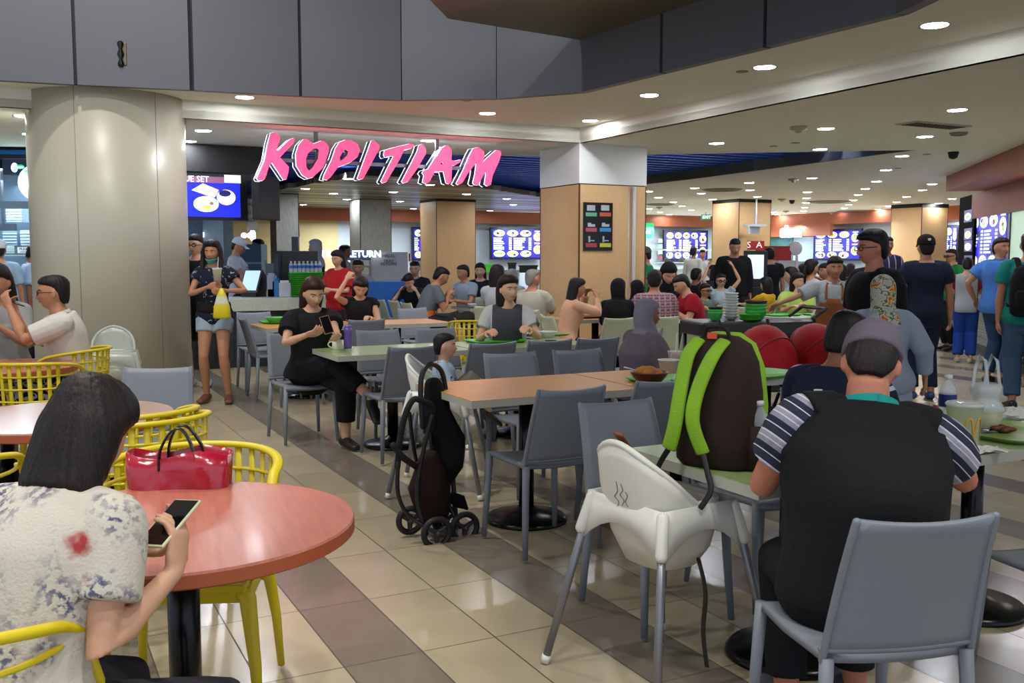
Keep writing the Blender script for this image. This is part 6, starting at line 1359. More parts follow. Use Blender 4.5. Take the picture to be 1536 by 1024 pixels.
for px, d, rot, lb in ((906, 10.0, 27, 'pale chair back behind the hijab in black'), (1031, 9.95, 20, 'cream chair back below the dark red tee'), (1222, 10.6, 10, 'cream chair back behind the trolley handle'), (598, 14.1, -60, 'cream chair left of the man in grey and orange, leftmost'), (620, 13.7, -62, 'cream chair left of the man in grey and orange, middle'), (640, 13.1, -62, 'cream chair of the man in grey and orange'), (578, 15.6, 180, 'cream chair beside the blue bench near the tray return'), (548, 15.3, 186, 'cream chair under the boy in pale grey'), (701, 14.5, 140, 'cream chair of the man in the light grey tee'), (745, 12.35, -20, 'cream chair of the woman with short hair in white'), (802, 11.5, -24, 'cream chair of the old man'), (862, 10.2, -72, 'cream chair of the woman in peach'), (1193, 12.45, 172, 'cream chair of the woman in lime green'), (1150, 12.95, 40, 'cream chair of the girl in mustard'), (985, 10.25, 0, 'cream chair of the man in plaid'), (1100, 12.3, 10, 'cream chair in front of the man in the black sweater'), (1065, 12.0, 220, 'cream chair of the child in glasses')):
    chair(0, 0, 0, lb, 'c', xy=at(px, d), rot=rot)

# printed marks: script on the high chair, white trefoils on the cap and the waist bag
from mathutils.bvhtree import BVHTree
def on_mesh(o, px, py, off=.002):
    mw = Matrix.Translation(hc.location) @ Matrix.Rotation(hc.rotation_euler.z, 4, 'Z'); bv = BVHTree.FromPolygons([mw @ v_.co for v_ in o.data.vertices], [tuple(p_.vertices) for p_ in o.data.polygons])
    r_ = ray(px, py).normalized(); h_ = bv.ray_cast(Vector((0, 0, H)), r_); return (mw.inverted() @ (h_[0]-r_*off)) if h_[0] else None
tub = [c for c in hc.children if c.name.startswith('tub')][0]
for row in (((924, 722), (926, 736), (922, 744), (928, 752), (925, 762)), ((931, 726), (934, 735), (930, 742), (936, 750), (933, 758)), ((938, 738), (941, 744), (938, 752), (942, 760))):
    P = [on_mesh(tub, *q_) for q_ in row]
    if all(P): bm = bmesh.new(); tube(bm, crom([tuple(q_) for q_ in P], 4), .0013, 6); link('printed_mark', bm, txm, hc, True)
def trefoil(par, c, x, y, t, s_):
    bm = bmesh.new(); Mx = Matrix((x, y, t)).transposed()
    for a in (-.75, 0, .75): ell(bm, c+Mx @ Vector((math.sin(a)*s_*.55, 0, math.cos(a)*s_*.5)), (s_*.26, s_*.12, s_*.52), Mx @ Matrix.Rotation(a, 3, 'Y'), 10, 8)
    tube(bm, [c+Mx @ Vector((-s_*.6, 0, -s_*.15)), c+Mx @ Vector((s_*.6, 0, -s_*.15))], s_*.07, 6); link('white_mark', bm, whitep, par, True)
pt, x, y, t = gi['frame'](.075); trefoil(gi['root'], pt-x*.045+y*.155*gi['k'], x, y, t, .032)
nv = PP['navy']; Mn = nv['Mh']; R_ = Mn.to_3x3(); trefoil(nv['root'], Mn @ (Vector((0, -.118, .075))*nv['hk']), R_ @ Vector((1, 0, 0)), R_ @ Vector((0, 1, 0)), R_ @ Vector((0, 0, 1)), .022)
# ---------------------------------------------------------------- stalls, screens and signs
class Plane:
    def __init__(s, p0, ax):
        s.p0 = Vector((p0[0], p0[1], 0)); s.ax = Vector((ax[0], ax[1], 0)).normalized(); s.n = Vector((s.ax.y, -s.ax.x, 0)); s.rz = math.atan2(s.ax.y, s.ax.x)
    def at(s, px, py, off=0): q = onplane(px, py, s.p0+s.n*off, s.n); return (q-s.p0).dot(s.ax), q.z
    def obj(s, name, px, py, label, cat, off=0, group=None):
        x, z = s.at(px, py, off); p = s.p0+s.ax*x+s.n*off; o = empty(name, (p.x, p.y, z), s.rz, label, cat, group); o['_x'] = x; o['_z'] = z; return o, (lambda a, b: (lambda q: (q[0]-x, q[1]-z))(s.at(a, b, off)))
def rect(bm, L, px0, py0, px1, py1, y0, y1):
    a, b_ = L(px0, py0), L(px1, py1); B(bm, (min(a[0], b_[0]), y0, min(a[1], b_[1])), (max(a[0], b_[0]), y1, max(a[1], b_[1])))
E_ = lambda n, c, e: mat('glow_'+n, c, .4, emit=e)
eb, ew_, ep, ey, eg, er_ = E_('blue', '#1a14d8', 1.1), E_('white', '#e4ecff', 1.25), E_('pink', '#d89aa0', .9), E_('amber', '#e0b04c', .9), E_('green', '#7fb060', .8), E_('cyan', '#7ab6ff', 1.0); edk = E_('navy', '#0c0c58', .8)
def menu(P, px0, py0, px1, py1, label, seed=0, off=.02, cols=4, rows=3, side=True):
    cx_, cy_ = (px0+px1)/2, (py0+py1)/2; o, L = P.obj('menu_board', cx_, cy_, label, 'menu board', off); del o['_x'], o['_z']
    rs = random.Random(seed); x0, z1 = L(px0, py0); x1, z0 = L(px1, py1); w, h = x1-x0, z1-z0
    bm = bmesh.new(); B(bm, (x0, -.03, z0), (x1, .05, z1)); link('frame', bm, mat('frame_navy', '#0a0f22', .3), o)
    m_ = .05*h+.02; bm = bmesh.new(); B(bm, (x0+m_, -.036, z0+m_), (x1-m_, -.030, z1-m_), None, 0)
    X = lambda f: x0+m_+(w-2*m_)*f; Z = lambda f: z0+m_+(h-2*m_)*f; wmain = .80 if side else 1.0; fm = rs.choice([2, 4, 4])
    for i in range(6): f = rs.uniform(0, .85); g = rs.uniform(0, .8); B(bm, (X(f), -.0375, Z(g)), (X(f+.14), -.0355, Z(g+.16)), None, 3)
    def disc(fx, fz, r1, r2, y, jx, jz, mi):
        prism(bm, [(X(fx)+jx+r1*math.cos(t), Z(fz)+jz+r2*math.sin(t)) for t in [2*math.pi*k/14 for k in range(14)]], y, -.0355, Matrix(((1, 0, 0), (0, 0, 1), (0, 1, 0))), mi)
    def dish(fx, fz, rx, rz_):
        disc(fx, fz, rx, rz_, -.038, 0, 0, 1)
        for k in range(4): disc(fx, fz, rx*rs.uniform(.2, .38), rz_*rs.uniform(.25, .45), -.0405-.0006*k, rx*rs.uniform(-.45, .45), rz_*rs.uniform(-.35, .35), rs.choice([fm, fm, 3, 5]))
    n = cols-1 if side else cols
    for r_ in (0, 1):
        for c in range(n): dish(wmain*(c+.5)/n, .87 if r_ else .13, (w-2*m_)*wmain/n*.42, (h-2*m_)*.115)
    for blk in range(2):
        for i in range(7):
            zz = .28+.46*i/7; f0 = .02+wmain*.5*blk; ln = rs.uniform(.18, .30)*wmain
            B(bm, (X(f0), -.038, Z(zz)), (X(f0+ln), -.0355, Z(zz+.036)), None, 1); B(bm, (X(f0+wmain*.38), -.038, Z(zz)), (X(f0+wmain*.45), -.0355, Z(zz+.036)), None, 1)
    if side:
        for fz in (.75, .28): dish(.91, fz, (w-2*m_)*.085, (h-2*m_)*.16)
        B(bm, (X(.85), -.038, Z(.93)), (X(.97), -.0355, Z(.97)), None, 1); B(bm, (X(.84), -.038, Z(.48)), (X(.99), -.0355, Z(.54)), None, 4)
    link('screen', bm, [eb, ew_, ey, edk, ep, eg], o)
    return o
PB = Plane(W0-U*.25, V); PR_ = Plane(W2-V*.25, -U)
menu(PB, 735, 340.5, 815, 389, 'wide blue menu board left of the big square column', 1); menu(PB, 617, 340, 655, 391, 'blue menu board partly hidden by the far wood column', 2, cols=3)
menu(PB, 995.5, 344.5, 1060.5, 391, 'blue menu board above the far server in the white coat', 3, cols=5)
menu(PR_, 1222, 344.5, 1292, 391, 'blue menu board right of the white lit sign', 4); menu(PR_, 1403, 338, 1438, 393, 'blue menu board behind the staff member in green', 5, cols=3)
# back counters with ware
whc = mat('counter_white', '#9aa3a6', .5, var=.03); stee = mat('steel', '#8b8d92', .35, metal=.7)
for i, (u0, u1, v0, v1, lb) in enumerate(((25.9, 26.5, 7.6, 13.6, 'long pale serving counter under the blue menu board left of the big column'), (25.9, 26.5, 14.2, 22.6, 'long pale serving counter of the far stall behind the black veils'))):
    p = UV((u0+u1)/2, (v0+v1)/2); o = empty('serving_counter', p, GA, lb, 'counter'); w, d = (v1-v0)/2, (u1-u0)/2
    bm = bmesh.new(); B(bm, (-w+.02, -d+.04, 0), (w-.02, d, 1.0)); link('cabinet', bm, whc, o); bm = bmesh.new(); B(bm, (-w, -d, 1.0), (w, d, 1.05)); link('worktop', bm, mat('worktop_grey', '#8d9086', .4), o)
p = UV(18, 22.6); o = empty('serving_counter', UV(18.5, 22.95), GA-R(90), 'long serving counter of the right hand stalls below the lit signs', 'counter'); bm = bmesh.new(); B(bm, (-6, -.3, 0), (6, .3, 1.0)); link('cabinet', bm, whc, o); bm = bmesh.new(); B(bm, (-6.02, -.33, 1.0), (6.02, .33, 1.05)); link('worktop', bm, mat('worktop_grey', '#8d9086', .4), o)
def bx(name, px0, py0, px1, py1, d, dep, m, label, cat, group=None, zmin=None):
    a, c = D(px0, py0, d), D(px1, py1, d); z0 = min(a.z, c.z) if zmin is None else zmin; o = empty(name, ((a.x+c.x)/2, d+dep/2, z0), 0, label, cat, group); w, h = abs(c.x-a.x)/2, max(a.z, c.z)-z0
    bm = bmesh.new(); B(bm, (-w, -dep/2, 0), (w, dep/2, h)); return o, bm, w, h
for a in ((726, 397, 743, 409, 'crate', gtray, 'bright green crate on the far counter below the menu board'), (762, 395, 774, 409, 'box', blackp, 'tall black box on the far counter below the menu board'), (779, 399, 806, 409, 'rack', blackp, 'low black rack of canisters on the far counter')):
    o, bm, w, h = bx(a[0], 0, 0, 0, 0, 1, 1, a[5], a[6], a[4]) if False else bx(a[4], a[0], a[1], a[2], a[3], 28.6, .4, a[5], a[6], a[4]); link('shell', bm, a[5], o, bevel=.02); bm = bmesh.new(); B(bm, (-w-.02, -.22, h-.02), (w+.02, .22, h+.03)); link('lid', bm, a[5], o)
# lit signs
o, L = PB.obj('shop_sign', 966, 346, 'lit green rounded sign beside the big square column reading nest', 'sign', .5); del o['_x'], o['_z']
bm = bmesh.new(); a, c = L(944, 334), L(980, 357.5); pr = [(x, z) for x, z in ((a[0], c[1]), (c[0]-.08, c[1]), (c[0], c[1]+.1), (c[0], a[1]-.04), (c[0]-.04, a[1]), (a[0], a[1]))]; prism(bm, pr, .08, -.02, Matrix(((1, 0, 0), (0, 0, 1), (0, 1, 0)))); link('sign_box', bm, E_('signgreen', '#10b060', 1.1), o)
text('nest', .24, ew_, o, (.04, -.03, -.02), (R(90), 0, 0), bold=.006)
o, L = PR_.obj('shop_sign', 1188, 347, 'white lit sign reading siam on a terracotta panel', 'sign', .35); del o['_x'], o['_z']
bm = bmesh.new(); rect(bm, L, 1153, 339, 1245, 353, .0, .12); link('panel', bm, terra, o)
text('siam', .52, E_('signwhite', '#fff8f0', 3.2), o, (0, -.05, .0), (R(90), 0, 0), ext=.03, bold=.035)
o, L = PR_.obj('shop_window', 1190, 375, 'pale blue green window under the white lit sign', 'window', .05); del o['_x'], o['_z']
bm = bmesh.new(); rect(bm, L, 1153, 353.5, 1222, 394, .0, .06); link('frame', bm, mat('window_frame_blue', '#33454f', .4), o)
bm = bmesh.new(); rect(bm, L, 1156, 356, 1189, 392, -.02, 0); link('pane', bm, mat('pane_green', '#3f6f68', .15), o); bm = bmesh.new(); rect(bm, L, 1191, 356, 1220, 392, -.02, 0); link('pane', bm, mat('pane_blue', '#8ea3ad', .15), o)
p = G(1059, 318, HC2); o = empty('exit_sign', (p.x, p.y, HC2-.16), 0, 'small green hanging exit sign in front of the far wood column', 'sign'); bm = bmesh.new(); B(bm, (-.15, -.02, -.085), (.15, .02, .085)); link('sign_box', bm, E_('exitgreen', '#0e7a4a', .8), o); text('EXIT', .13, ew_, o, (.02, -.025, 0), (R(90), 0, 0), bold=.003)
bm = bmesh.new(); B(bm, (-.01, -.005, .085), (.01, .005, .16)); link('hanger', bm, steel, o)
# kiosk and red promotion stand
o = empty('ordering_kiosk', (D(1133, 400, 14.2).x, 14.2, 0), R(-8), 'black self ordering kiosk with a pale screen by the far wood column', 'kiosk'); bm = bmesh.new(); B(bm, (-.13, -.06, 0), (.13, .1, 1.0)); B(bm, (-.17, -.04, 1.0), (.17, .06, 1.53)); link('cabinet', bm, blackp, o, bevel=.01)
bm = bmesh.new(); B(bm, (-.115, -.045, 1.12), (.115, -.04, 1.47)); link('screen', bm, E_('paper', '#b7c3ee', .9), o); text('S  A', .13, E_('sa', '#e8d8d4', .6), o, (-.02, -.02, 1.61), (R(90), 0, 0)); bm = bmesh.new(); B(bm, (-.12, -.0, 1.54), (.12, .02, 1.67)); link('topper', bm, mat('promo_red', '#b0201e', .5), o)
o = empty('promotion_stand', (D(1164, 400, 16.4).x, 16.4, 0), R(-10), 'red and white promotion stand behind the man in the black tee', 'stand'); bm = bmesh.new(); B(bm, (-.30, -.05, .35), (.30, .05, 1.38)); link('board', bm, mat('promo_white', '#c0c0bd', .5, fn=f_blotch([(0, '#c9c8c4'), (.6, '#8c8a88'), (.66, '#b8b7b3')], 9)), o)
bm = bmesh.new(); B(bm, (-.34, -.06, 1.38), (.24, .06, 1.62)); link('red_band', bm, mat('promo_red', '#b0201e', .5), o); bm = bmesh.new(); B(bm, (-.30, -.055, .1), (.30, .055, .55)); link('red_base', bm, mat('promo_red', '#b0201e', .5), o); bm = bmesh.new(); ell(bm, (.30, -.04, 1.58), (.12, .03, .12)); link('balloon_disc', bm, whitep, o, True); bm = bmesh.new(); tube(bm, [(.33, -.05, 0), (.33, -.05, 1.45)], .025, 8); link('pole', bm, whitep, o, True)
# notice strips beside the green sign
for i, (y0, y1, c) in enumerate(((358, 364, '#9aa7ad'), (366, 373, '#7d98a8'), (375, 381, '#8fb5a8'), (383, 390, '#7a3348'))):
    o, L = PB.obj('notice', 990, (y0+y1)/2, ['upper grey notice', 'blue notice', 'pale green notice', 'maroon notice'][i]+' on the far wall left of the blue menu', 'notice', .03); del o['_x'], o['_z']; bm = bmesh.new(); rect(bm, L, 987, y0, 993.5, y1, -.01, 0); link('sheet', bm, mat('notice_'+c[1:], c, .6), o)
# glass display of the far stall
o = empty('food_display', (D(1030, 400, 25).x, 25.0, 0), GA, 'glass food display with shelves in front of the far servers', 'display'); bm = bmesh.new(); B(bm, (-1.0, -.3, 0), (1.2, .3, .95)); link('cabinet', bm, whc, o); bm = bmesh.new(); B(bm, (-1.0, -.28, 1.6), (1.2, .28, 1.63)); B(bm, (-1.0, -.28, 1.28), (1.2, .28, 1.30)); link('shelf', bm, E_('shelf', '#b5c6c0', .6), o)
for i in range(9): bm = bmesh.new(); ell(bm, (-.85+i*.23, 0, 1.0+(i % 2)*.34), (.09, .1, .06), None, 8, 6); link('food', bm, mat('food_mixed', '#8a6a3c', .6, fn=f_blotch([(0, '#5c6a38'), (.5, '#8c5c30'), (.6, '#b0a080')], 4)), o, True)
# ---- tray return station
PT = Plane(D(585, 400, 16.6).xy.to_3d(), (1, .12)); o, L = PT.obj('tray_return_cabinet', 585, 395, 'white tray return cabinet with HALAL TRAY RETURN lettering', 'cabinet'); z_ = o['_z']; del o['_x'], o['_z']
bm = bmesh.new(); a, c = L(556, 378), L(612, 412); B(bm, (a[0], 0, -z_), (c[0], .6, a[1])); link('cabinet', bm, mat('cabinet_white', '#dfe3dc', .5, var=.02), o); 
for s, yy in (('HALAL', 383.8), ('TRAY', 391.5), ('RETURN', 396)): text(s, .072, mat('ink_dark', '#2c3e44', .6), o, (L(583, yy)[0], -.012, L(583, yy)[1]), (R(90), 0, 0))
bm = bmesh.new(); a, c = L(613, 380), L(615.5, 392); B(bm, (a[0], -.02, c[1]), (c[0], .02, a[1])); link('red_handle', bm, mat('promo_red', '#b0201e', .5), o)
o, L = PT.obj('tray_rack', 541, 400, 'open white tray rack with cups left of the tray return cabinet', 'rack', .05); z_ = o['_z']; del o['_x'], o['_z']; bm = bmesh.new(); a, c = L(530, 386), L(556, 412)
for zz in (a[1], (a[1]+c[1])/2, c[1], c[1]-.5): B(bm, (a[0], 0, zz-.02), (c[0], .4, zz))
for xx in (a[0], c[0]-.03): B(bm, (xx, 0, -z_), (xx+.03, .4, a[1]))
link('rack_frame', bm, whitep, o)
o, L = PT.obj('return_sign', 531, 383, 'lit white lettering TRAY RETURN above the tray rack', 'sign', .1); del o['_x'], o['_z']; text('TRAY RETURN', .155, ew_, o, (-.05, 0, .02), (R(90), 0, 0), bold=.006); bm = bmesh.new(); a, c = L(505, 377), L(556, 390); B(bm, (a[0], .01, c[1]), (c[0], .08, a[1])); link('backing', bm, mat('backing_blue', '#5c7ea4', .5), o)
o = empty('bench', (D(580, 420, 14.9).x, 14.9, 0), R(8), 'bright blue bench in front of the tray return cabinet', 'bench'); bm = bmesh.new(); B(bm, (-.33, -.2, .42), (.33, .2, .48)); B(bm, (-.33, .16, .5), (.33, .2, 1.06)); link('bench_seat', bm, mat('bench_blue', '#1c62a8', .45), o, bevel=.01)
for x_ in (-.28, .28): bm = bmesh.new(); tube(bm, [(x_, 0, 0), (x_, 0, .42)], .03, 8, 'flat'); link('leg', bm, stee, o)
# brown and cream corner above, black screen on bracket
PC = Plane(D(450, 400, 24).xy.to_3d(), (1, .1)); o, L = PC.obj('wall_monitor', 441, 346, 'black monitor on a bracket left of the cream wall', 'monitor'); del o['_x'], o['_z']; bm = bmesh.new(); rect(bm, L, 434, 336, 449, 355, 0, .1); link('monitor', bm, blackp, o); bm = bmesh.new(); rect(bm, L, 440, 355, 443, 376, .03, .06); link('bracket', bm, blackp, o)
bm = bmesh.new(); a = onplane(433, 332, PC.p0, PC.n); c = onplane(462, 352, PC.p0, PC.n); 
# ---- drinks stall
stone = mat('counter_stone', '#a5a89b', .45, fn=f_blotch([(0, '#b5b8ab'), (.5, '#c3c6b9'), (.62, '#a3a69b')], 60, 2)); dkp = mat('counter_panel', '#20262a', .5, var=.1)
o = empty('drinks_counter', UV(13.0, 2.35), GA, 'long drinks counter with pale stone top and dark ribbed front', 'counter')
bm = bmesh.new(); B(bm, (-1.8, -.30, .735), (1.75, .45, .90)); link('worktop', bm, stone, o, bevel=.008)
bm = bmesh.new(); B(bm, (-1.75, -.22, .0), (1.7, .40, .735))
for i in range(28): B(bm, (-1.75+i*.12, -.232, .06), (-1.66+i*.12, -.22, .72))
link('front_panel', bm, dkp, o)
CT = .902
def ctr(px, d): p = D(px, 430, d); return Vector((p.x, p.y, CT))
p = ctr(459, 13.15)
for i in range(12): 
    t_ = tray(Vector((p.x, p.y, 0)), GA-.03, 'green tray in the tall stack on the drinks counter, '+('topmost' if i == 11 else '%s from the bottom' % ['lowest', 'second', 'third', 'fourth', 'fifth', 'sixth', 'seventh', 'eighth', 'ninth', 'tenth', 'eleventh'][i]), gtray, .44, .32, CT+i*.027); t_.scale = (1, 1, 1.35); t_['group'] = 'green trays stacked on the drinks counter'
for i in range(8):
    q = p+V*(-.20+.057*i)+U*.0; bottle(q, .026, .15, clear, whitep, 'small water bottle with a blue label standing on the stack of green trays', z=CT+11*.027+.030, label_m=mat('label_blue', '#2458b8', .4))['group'] = 'water bottles on the green tray stack'
o = empty('coffee_machine', (*(D(446, 400, 13.75)).xy, CT), GA, 'large black coffee machine behind the green trays', 'coffee machine'); bm = bmesh.new(); B(bm, (-.26, -.15, 0), (.26, .2, .62)); link('housing', bm, blackp, o, bevel=.012); bm = bmesh.new(); B(bm, (-.30, -.13, .1), (-.26, .15, .58)); B(bm, (-.05, .0, .62), (.02, .1, .82)); link('side_panel', bm, mat('panel_blue_black', '#182430', .3), o)
o = empty('till', (*(D(380, 430, 13.1)).xy, CT), R(70), 'black till with a tilted screen at the left of the drinks counter', 'till'); bm = bmesh.new(); B(bm, (-.12, -.12, 0), (.12, .12, .06)); prism(bm, [(-.12, .06), (.12, .06), (.12, .26), (.02, .36)], -.14, .14, Matrix(((1, 0, 0), (0, 0, 1), (0, 1, 0)))); link('till_body', bm, blackp, o)
bm = bmesh.new(); vs = [bm.verts.new(q) for q in ((-.118, -.12, .09), (-.118, .12, .09), (.005, .12, .352), (.005, -.12, .352))]; bm.faces.new(vs); bmesh.ops.solidify(bm, geom=bm.faces[:], thickness=.006); link('screen', bm, E_('till', '#9fb6d0', .8), o)
cup(ctr(393, 12.95), .022, .036, .075, whitep, 'small white paper cup on the drinks counter')
for px0, py0, px1, py1, m_, nm, lb, cat in ((400, 413, 412, 442, mat('box_lilac', '#8b93a8', .5), 'dispenser', 'lilac grey dispenser box on the drinks counter', 'dispenser'), (408, 421, 418, 441, mat('box_blue', '#1d6fae', .5), 'carton', 'bright blue carton on the drinks counter', 'carton'), (400, 433, 411, 440, whitep, 'napkin_box', 'low white napkin box on the drinks counter', 'box'), (418, 424, 436.5, 443.5, mat('bin_white', '#b4bac0', .45), 'container', 'white square container left of the green trays', 'container')):
    o, bm, w, h = bx(nm, px0, py0, px1, py1, 13.0, .14, m_, lb, cat, zmin=CT); link('shell', bm, m_, o, bevel=.006); bm = bmesh.new(); B(bm, (-w*.8, -.05, h), (w*.6, .05, h+.03)); link('paper_lining' if nm == 'container' else 'lid', bm, paper if nm == 'container' else m_, o)
PD = Plane(UV(12.62, 1.0), V)
# dark stall canopy and the big screen
bm = bmesh.new(); a0, c0 = PD.at(150, 216), PD.at(404, 262); x0, x1 = a0[0], c0[0]; B(bm, (x0, 0, 2.50), (x1, 3.2, 2.83), Matrix.Translation(PD.p0) @ Matrix.Rotation(GA, 4, 'Z')); link('trim_6', bm, mat('canopy_black', '#111214', .6), kind='structure')
o, L = PD.obj('video_screen', 320, 294, 'large blue video screen reading VALUE SET above the drinks counter', 'screen', .12); del o['_x'], o['_z']; z1_ = L(372, 258)[1]
bm = bmesh.new(); rect(bm, L, 232, 257, 372, 331, 0, .1); link('frame', bm, mat('screen_frame', '#08090b', .3), o); bm = bmesh.new(); rect(bm, L, 236, 262, 361, 326, -.006, 0); sc = link('screen', bm, E_('screenblue', '#1420c0', 1.0), o)
bm = bmesh.new(); rect(bm, L, 236, 262, 336, 275, -.010, -.007); link('banner', bm, E_('mauve', '#7a4a66', .8), sc); bm = bmesh.new(); rect(bm, L, 336, 262, 361, 275, -.010, -.007); link('photo_tile', bm, E_('tile', '#c4ccc8', .8), sc)
q = L(284, 268.3); text('VALUE SET', .105, ew_, sc, (q[0], -.012, q[1]), (R(90), 0, 0), sx=.92)
def edisc(cx_, cy_, rx, ry, m, par, y=-.010, nm='plate_picture', P2=L):
    q = P2(cx_, cy_); bm = bmesh.new(); s_ = abs(P2(cx_+1, cy_)[0]-q[0]); sz_ = abs(P2(cx_, cy_+1)[1]-q[1]); prism(bm, [(q[0]+rx*s_*math.cos(t), q[1]+ry*sz_*math.sin(t)) for t in [2*math.pi*k/24 for k in range(24)]], y, y-.002, Matrix(((1, 0, 0), (0, 0, 1), (0, 1, 0)))); return link(nm, bm, m, par)
edisc(339, 296, 14, 11.5, ew_, sc); edisc(337, 290, 9, 5, E_('coffee', '#101a5c', .8), sc, -.013, 'coffee_picture'); edisc(309, 306, 19, 12, E_('plate', '#c9e4dc', 1.1), sc, -.0125); edisc(309, 307, 13, 8, E_('plate2', '#b5cdc4', 1.0), sc, -.015); edisc(310, 311, 6, 3, ey, sc, -.018, 'food_picture'); edisc(317, 305, 3, 2.4, E_('nut', '#8a6a3c', .8), sc, -.018, 'food_picture')
q1 = [L(*t) for t in ((287, 285), (304, 275), (328, 285), (322, 296), (310, 293))]; bm = bmesh.new(); prism(bm, q1, -.010, -.012, Matrix(((1, 0, 0), (0, 0, 1), (0, 1, 0)))); link('toast_picture', bm, E_('toast', '#d8cfc9', 1.0), sc)
q = L(276, 291); text('$', .10, ew_, sc, (q[0], -.012, q[1]), (R(90), 0, 0)); q = L(349, 311); text('3', .05, ew_, sc, (q[0], -.012, q[1]), (R(90), 0, 0)) if False else None
o = empty('side_screen', (*(D(399, 297, 12.0)).xy, D(399, 297, 12.0).z), R(72), 'black screen seen edge-on hanging beside the letter K', 'screen'); bm = bmesh.new(); B(bm, (-.24, -.05, -.27), (.24, .05, .27)); link('frame', bm, blackp, o, bevel=.01); bm = bmesh.new(); tube(bm, [(0, 0, .27), (0, 0, .46)], .02, 8); link('bracket', bm, steel, o)
o = empty('price_strip', D(378, 322, 12.45), GA, 'narrow printed paper strip below the left end of the pink sign', 'notice'); bm = bmesh.new(); B(bm, (-.07, -.005, -.20), (.07, .005, .20)); link('strip', bm, mat('strip_paper', '#8f9692', .6), o); bm = bmesh.new(); B(bm, (-.004, -.002, .19), (.004, .002, 2.52-o.location.z)); link('cord', bm, blackp, o); 
for i, s in enumerate(('ALL', 'BLEND', 'KOPI')): text(s, .06, mat('ink_dark', '#2c3e44', .6), o, (0, -.01, .13-.10*i), (R(90), 0, 0))
# kitchen glass, back wall with shelves and small lit signs
kblue = mat('kitchen_blue', '#6f8ca6', .5, var=.12, scale=3)
wallseg('wall_kitchen', UV(17.2, -4.5), UV(17.2, 2.9), 0, 2.9, kblue); wallseg('wall_kitchen_side', UV(17.2, 2.9), UV(15.4, 2.9), 0, 2.9, mat('wall_pale', '#8fa0a8', .6))
gl = mat('stall_glass', '#8fb4cc', .05, alpha=.16, var=0); o = empty('glass_screen', UV(13.6, .9), GA, 'tall clear glass screen behind the drinks counter left of the till', 'glass screen'); bm = bmesh.new(); B(bm, (-1.2, -.006, .9), (.55, .006, 2.45)); link('pane', bm, gl, o); bm = bmesh.new(); B(bm, (.55, -.02, .9), (.58, .02, 2.45)); B(bm, (-.35, -.015, .9), (-.33, .015, 2.45)); link('edge_post', bm, mat('post_teal', '#1f3c4c', .3), o)
PK = Plane(UV(17.1, 0), V)
for i, (px, py, s, c) in enumerate(((303, 352, 'o coffee o', '#dfe8ff'), (366, 353, 'toast', '#f0c0b8'), (379, 353, 'w', '#fff4f0'))):
    o, L = PK.obj('stall_sign', px, py, ['row of small white lit letters inside the drinks stall', 'small pinkish lit sign inside the drinks stall', 'small bright white lit sign next to the pinkish one'][i], 'sign'); del o['_x'], o['_z']; bm = bmesh.new()
    for k3 in range((5, 2, 1)[i]): ell(bm, (-.30+.15*k3 if i == 0 else .1*k3, 0, 0), (.055, .02, .05 if i < 2 else .11), None, 10, 6)
    link('lit_shapes', bm, E_('stall%d' % i, c, 2.0), o, True)
for i, (px0, py0, px1, py1, c, lb) in enumerate(((283, 368, 300, 395, '#5f7f9c', 'blue grey cabinet left in the drinks stall'), (304, 362, 330, 400, '#7fa0bc', 'pale blue cabinet in the middle of the drinks stall'), (352, 366, 392, 388, '#57788f', 'steel blue shelf unit at the back of the drinks stall'), (398, 395, 424, 412, '#5a6670', 'dark equipment row behind the till'))):
    o, bm, w, h = bx('kitchen_cabinet', px0, py0, px1, py1, 16.2 if i < 3 else 14.6, .4, None, lb, 'cabinet', zmin=0 if i < 3 else 0); m_ = mat('cab_'+c[1:], c, .45, var=.1); link('cabinet', bm, m_, o); [link('shelf_edge', box((-w, -.21, h*f), (w, -.2, h*(f+.02))), mat('edge_light', '#b5c8d4', .4), o) for f in (.55, .8)]
area_light('kitchen_lamp', tuple(UV(15.4, .6, 2.45)), 1.2, 70, (.72, .86, 1), sy=2.4)
# ---- stall at the far left behind the round column
wallseg('wall_stall_left', (-9.5, 13.6, 0), (-4.6, 14.4, 0), 0, 2.9, mat('stall_back', '#3f5568', .5, var=.15, scale=2))
PL = Plane((-6.5, 12.9), (1, .12)); dk = mat('frame_black', '#0b0d10', .35)
o, L = PL.obj('glazed_partition', 20, 300, 'black metal glazed partition of the stall left of the round column', 'partition'); z_ = o['_z']; del o['_x'], o['_z']; bm = bmesh.new()
for r_ in ((-60, 212, 60, 238), (-60, 301, 60, 313), (50, 238, 60, 420), (-2, 238, 4, 335), (-60, 335, 22, 346)): rect(bm, L, *r_, 0, .08)
link('frame', bm, dk, o)
bm = bmesh.new(); rect(bm, L, -60, 224, 60, 232, -.02, 0); link('clerestory_glass', bm, mat('glass_blue', '#2a5f96', .1), o)
o, L = PL.obj('fruit_sign', 52, 274, 'white glowing fruit-shaped sign with green leaf half behind the round column', 'sign', .3); del o['_x'], o['_z']; 
edisc(60, 274, 33, 29, ew_, o, -.0, 'disc', L); edisc(31, 250, 6, 3.2, E_('leaf', '#22a060', 1.0), o, -.012, 'leaf', L); edisc(22, 251, 5, 7, ew_, o, -.004, 'disc', L); edisc(45, 257, 9, 2.6, E_('leaf', '#22a060', 1.0), o, -.012, 'leaf', L); edisc(24, 253, 3.4, 3, E_('leaf', '#22a060', 1.0), o, -.014, 'leaf', L); edisc(47, 272, 17, 15, E_('mint', '#bfe8d8', 1.1), o, -.008, 'inner_disc', L)
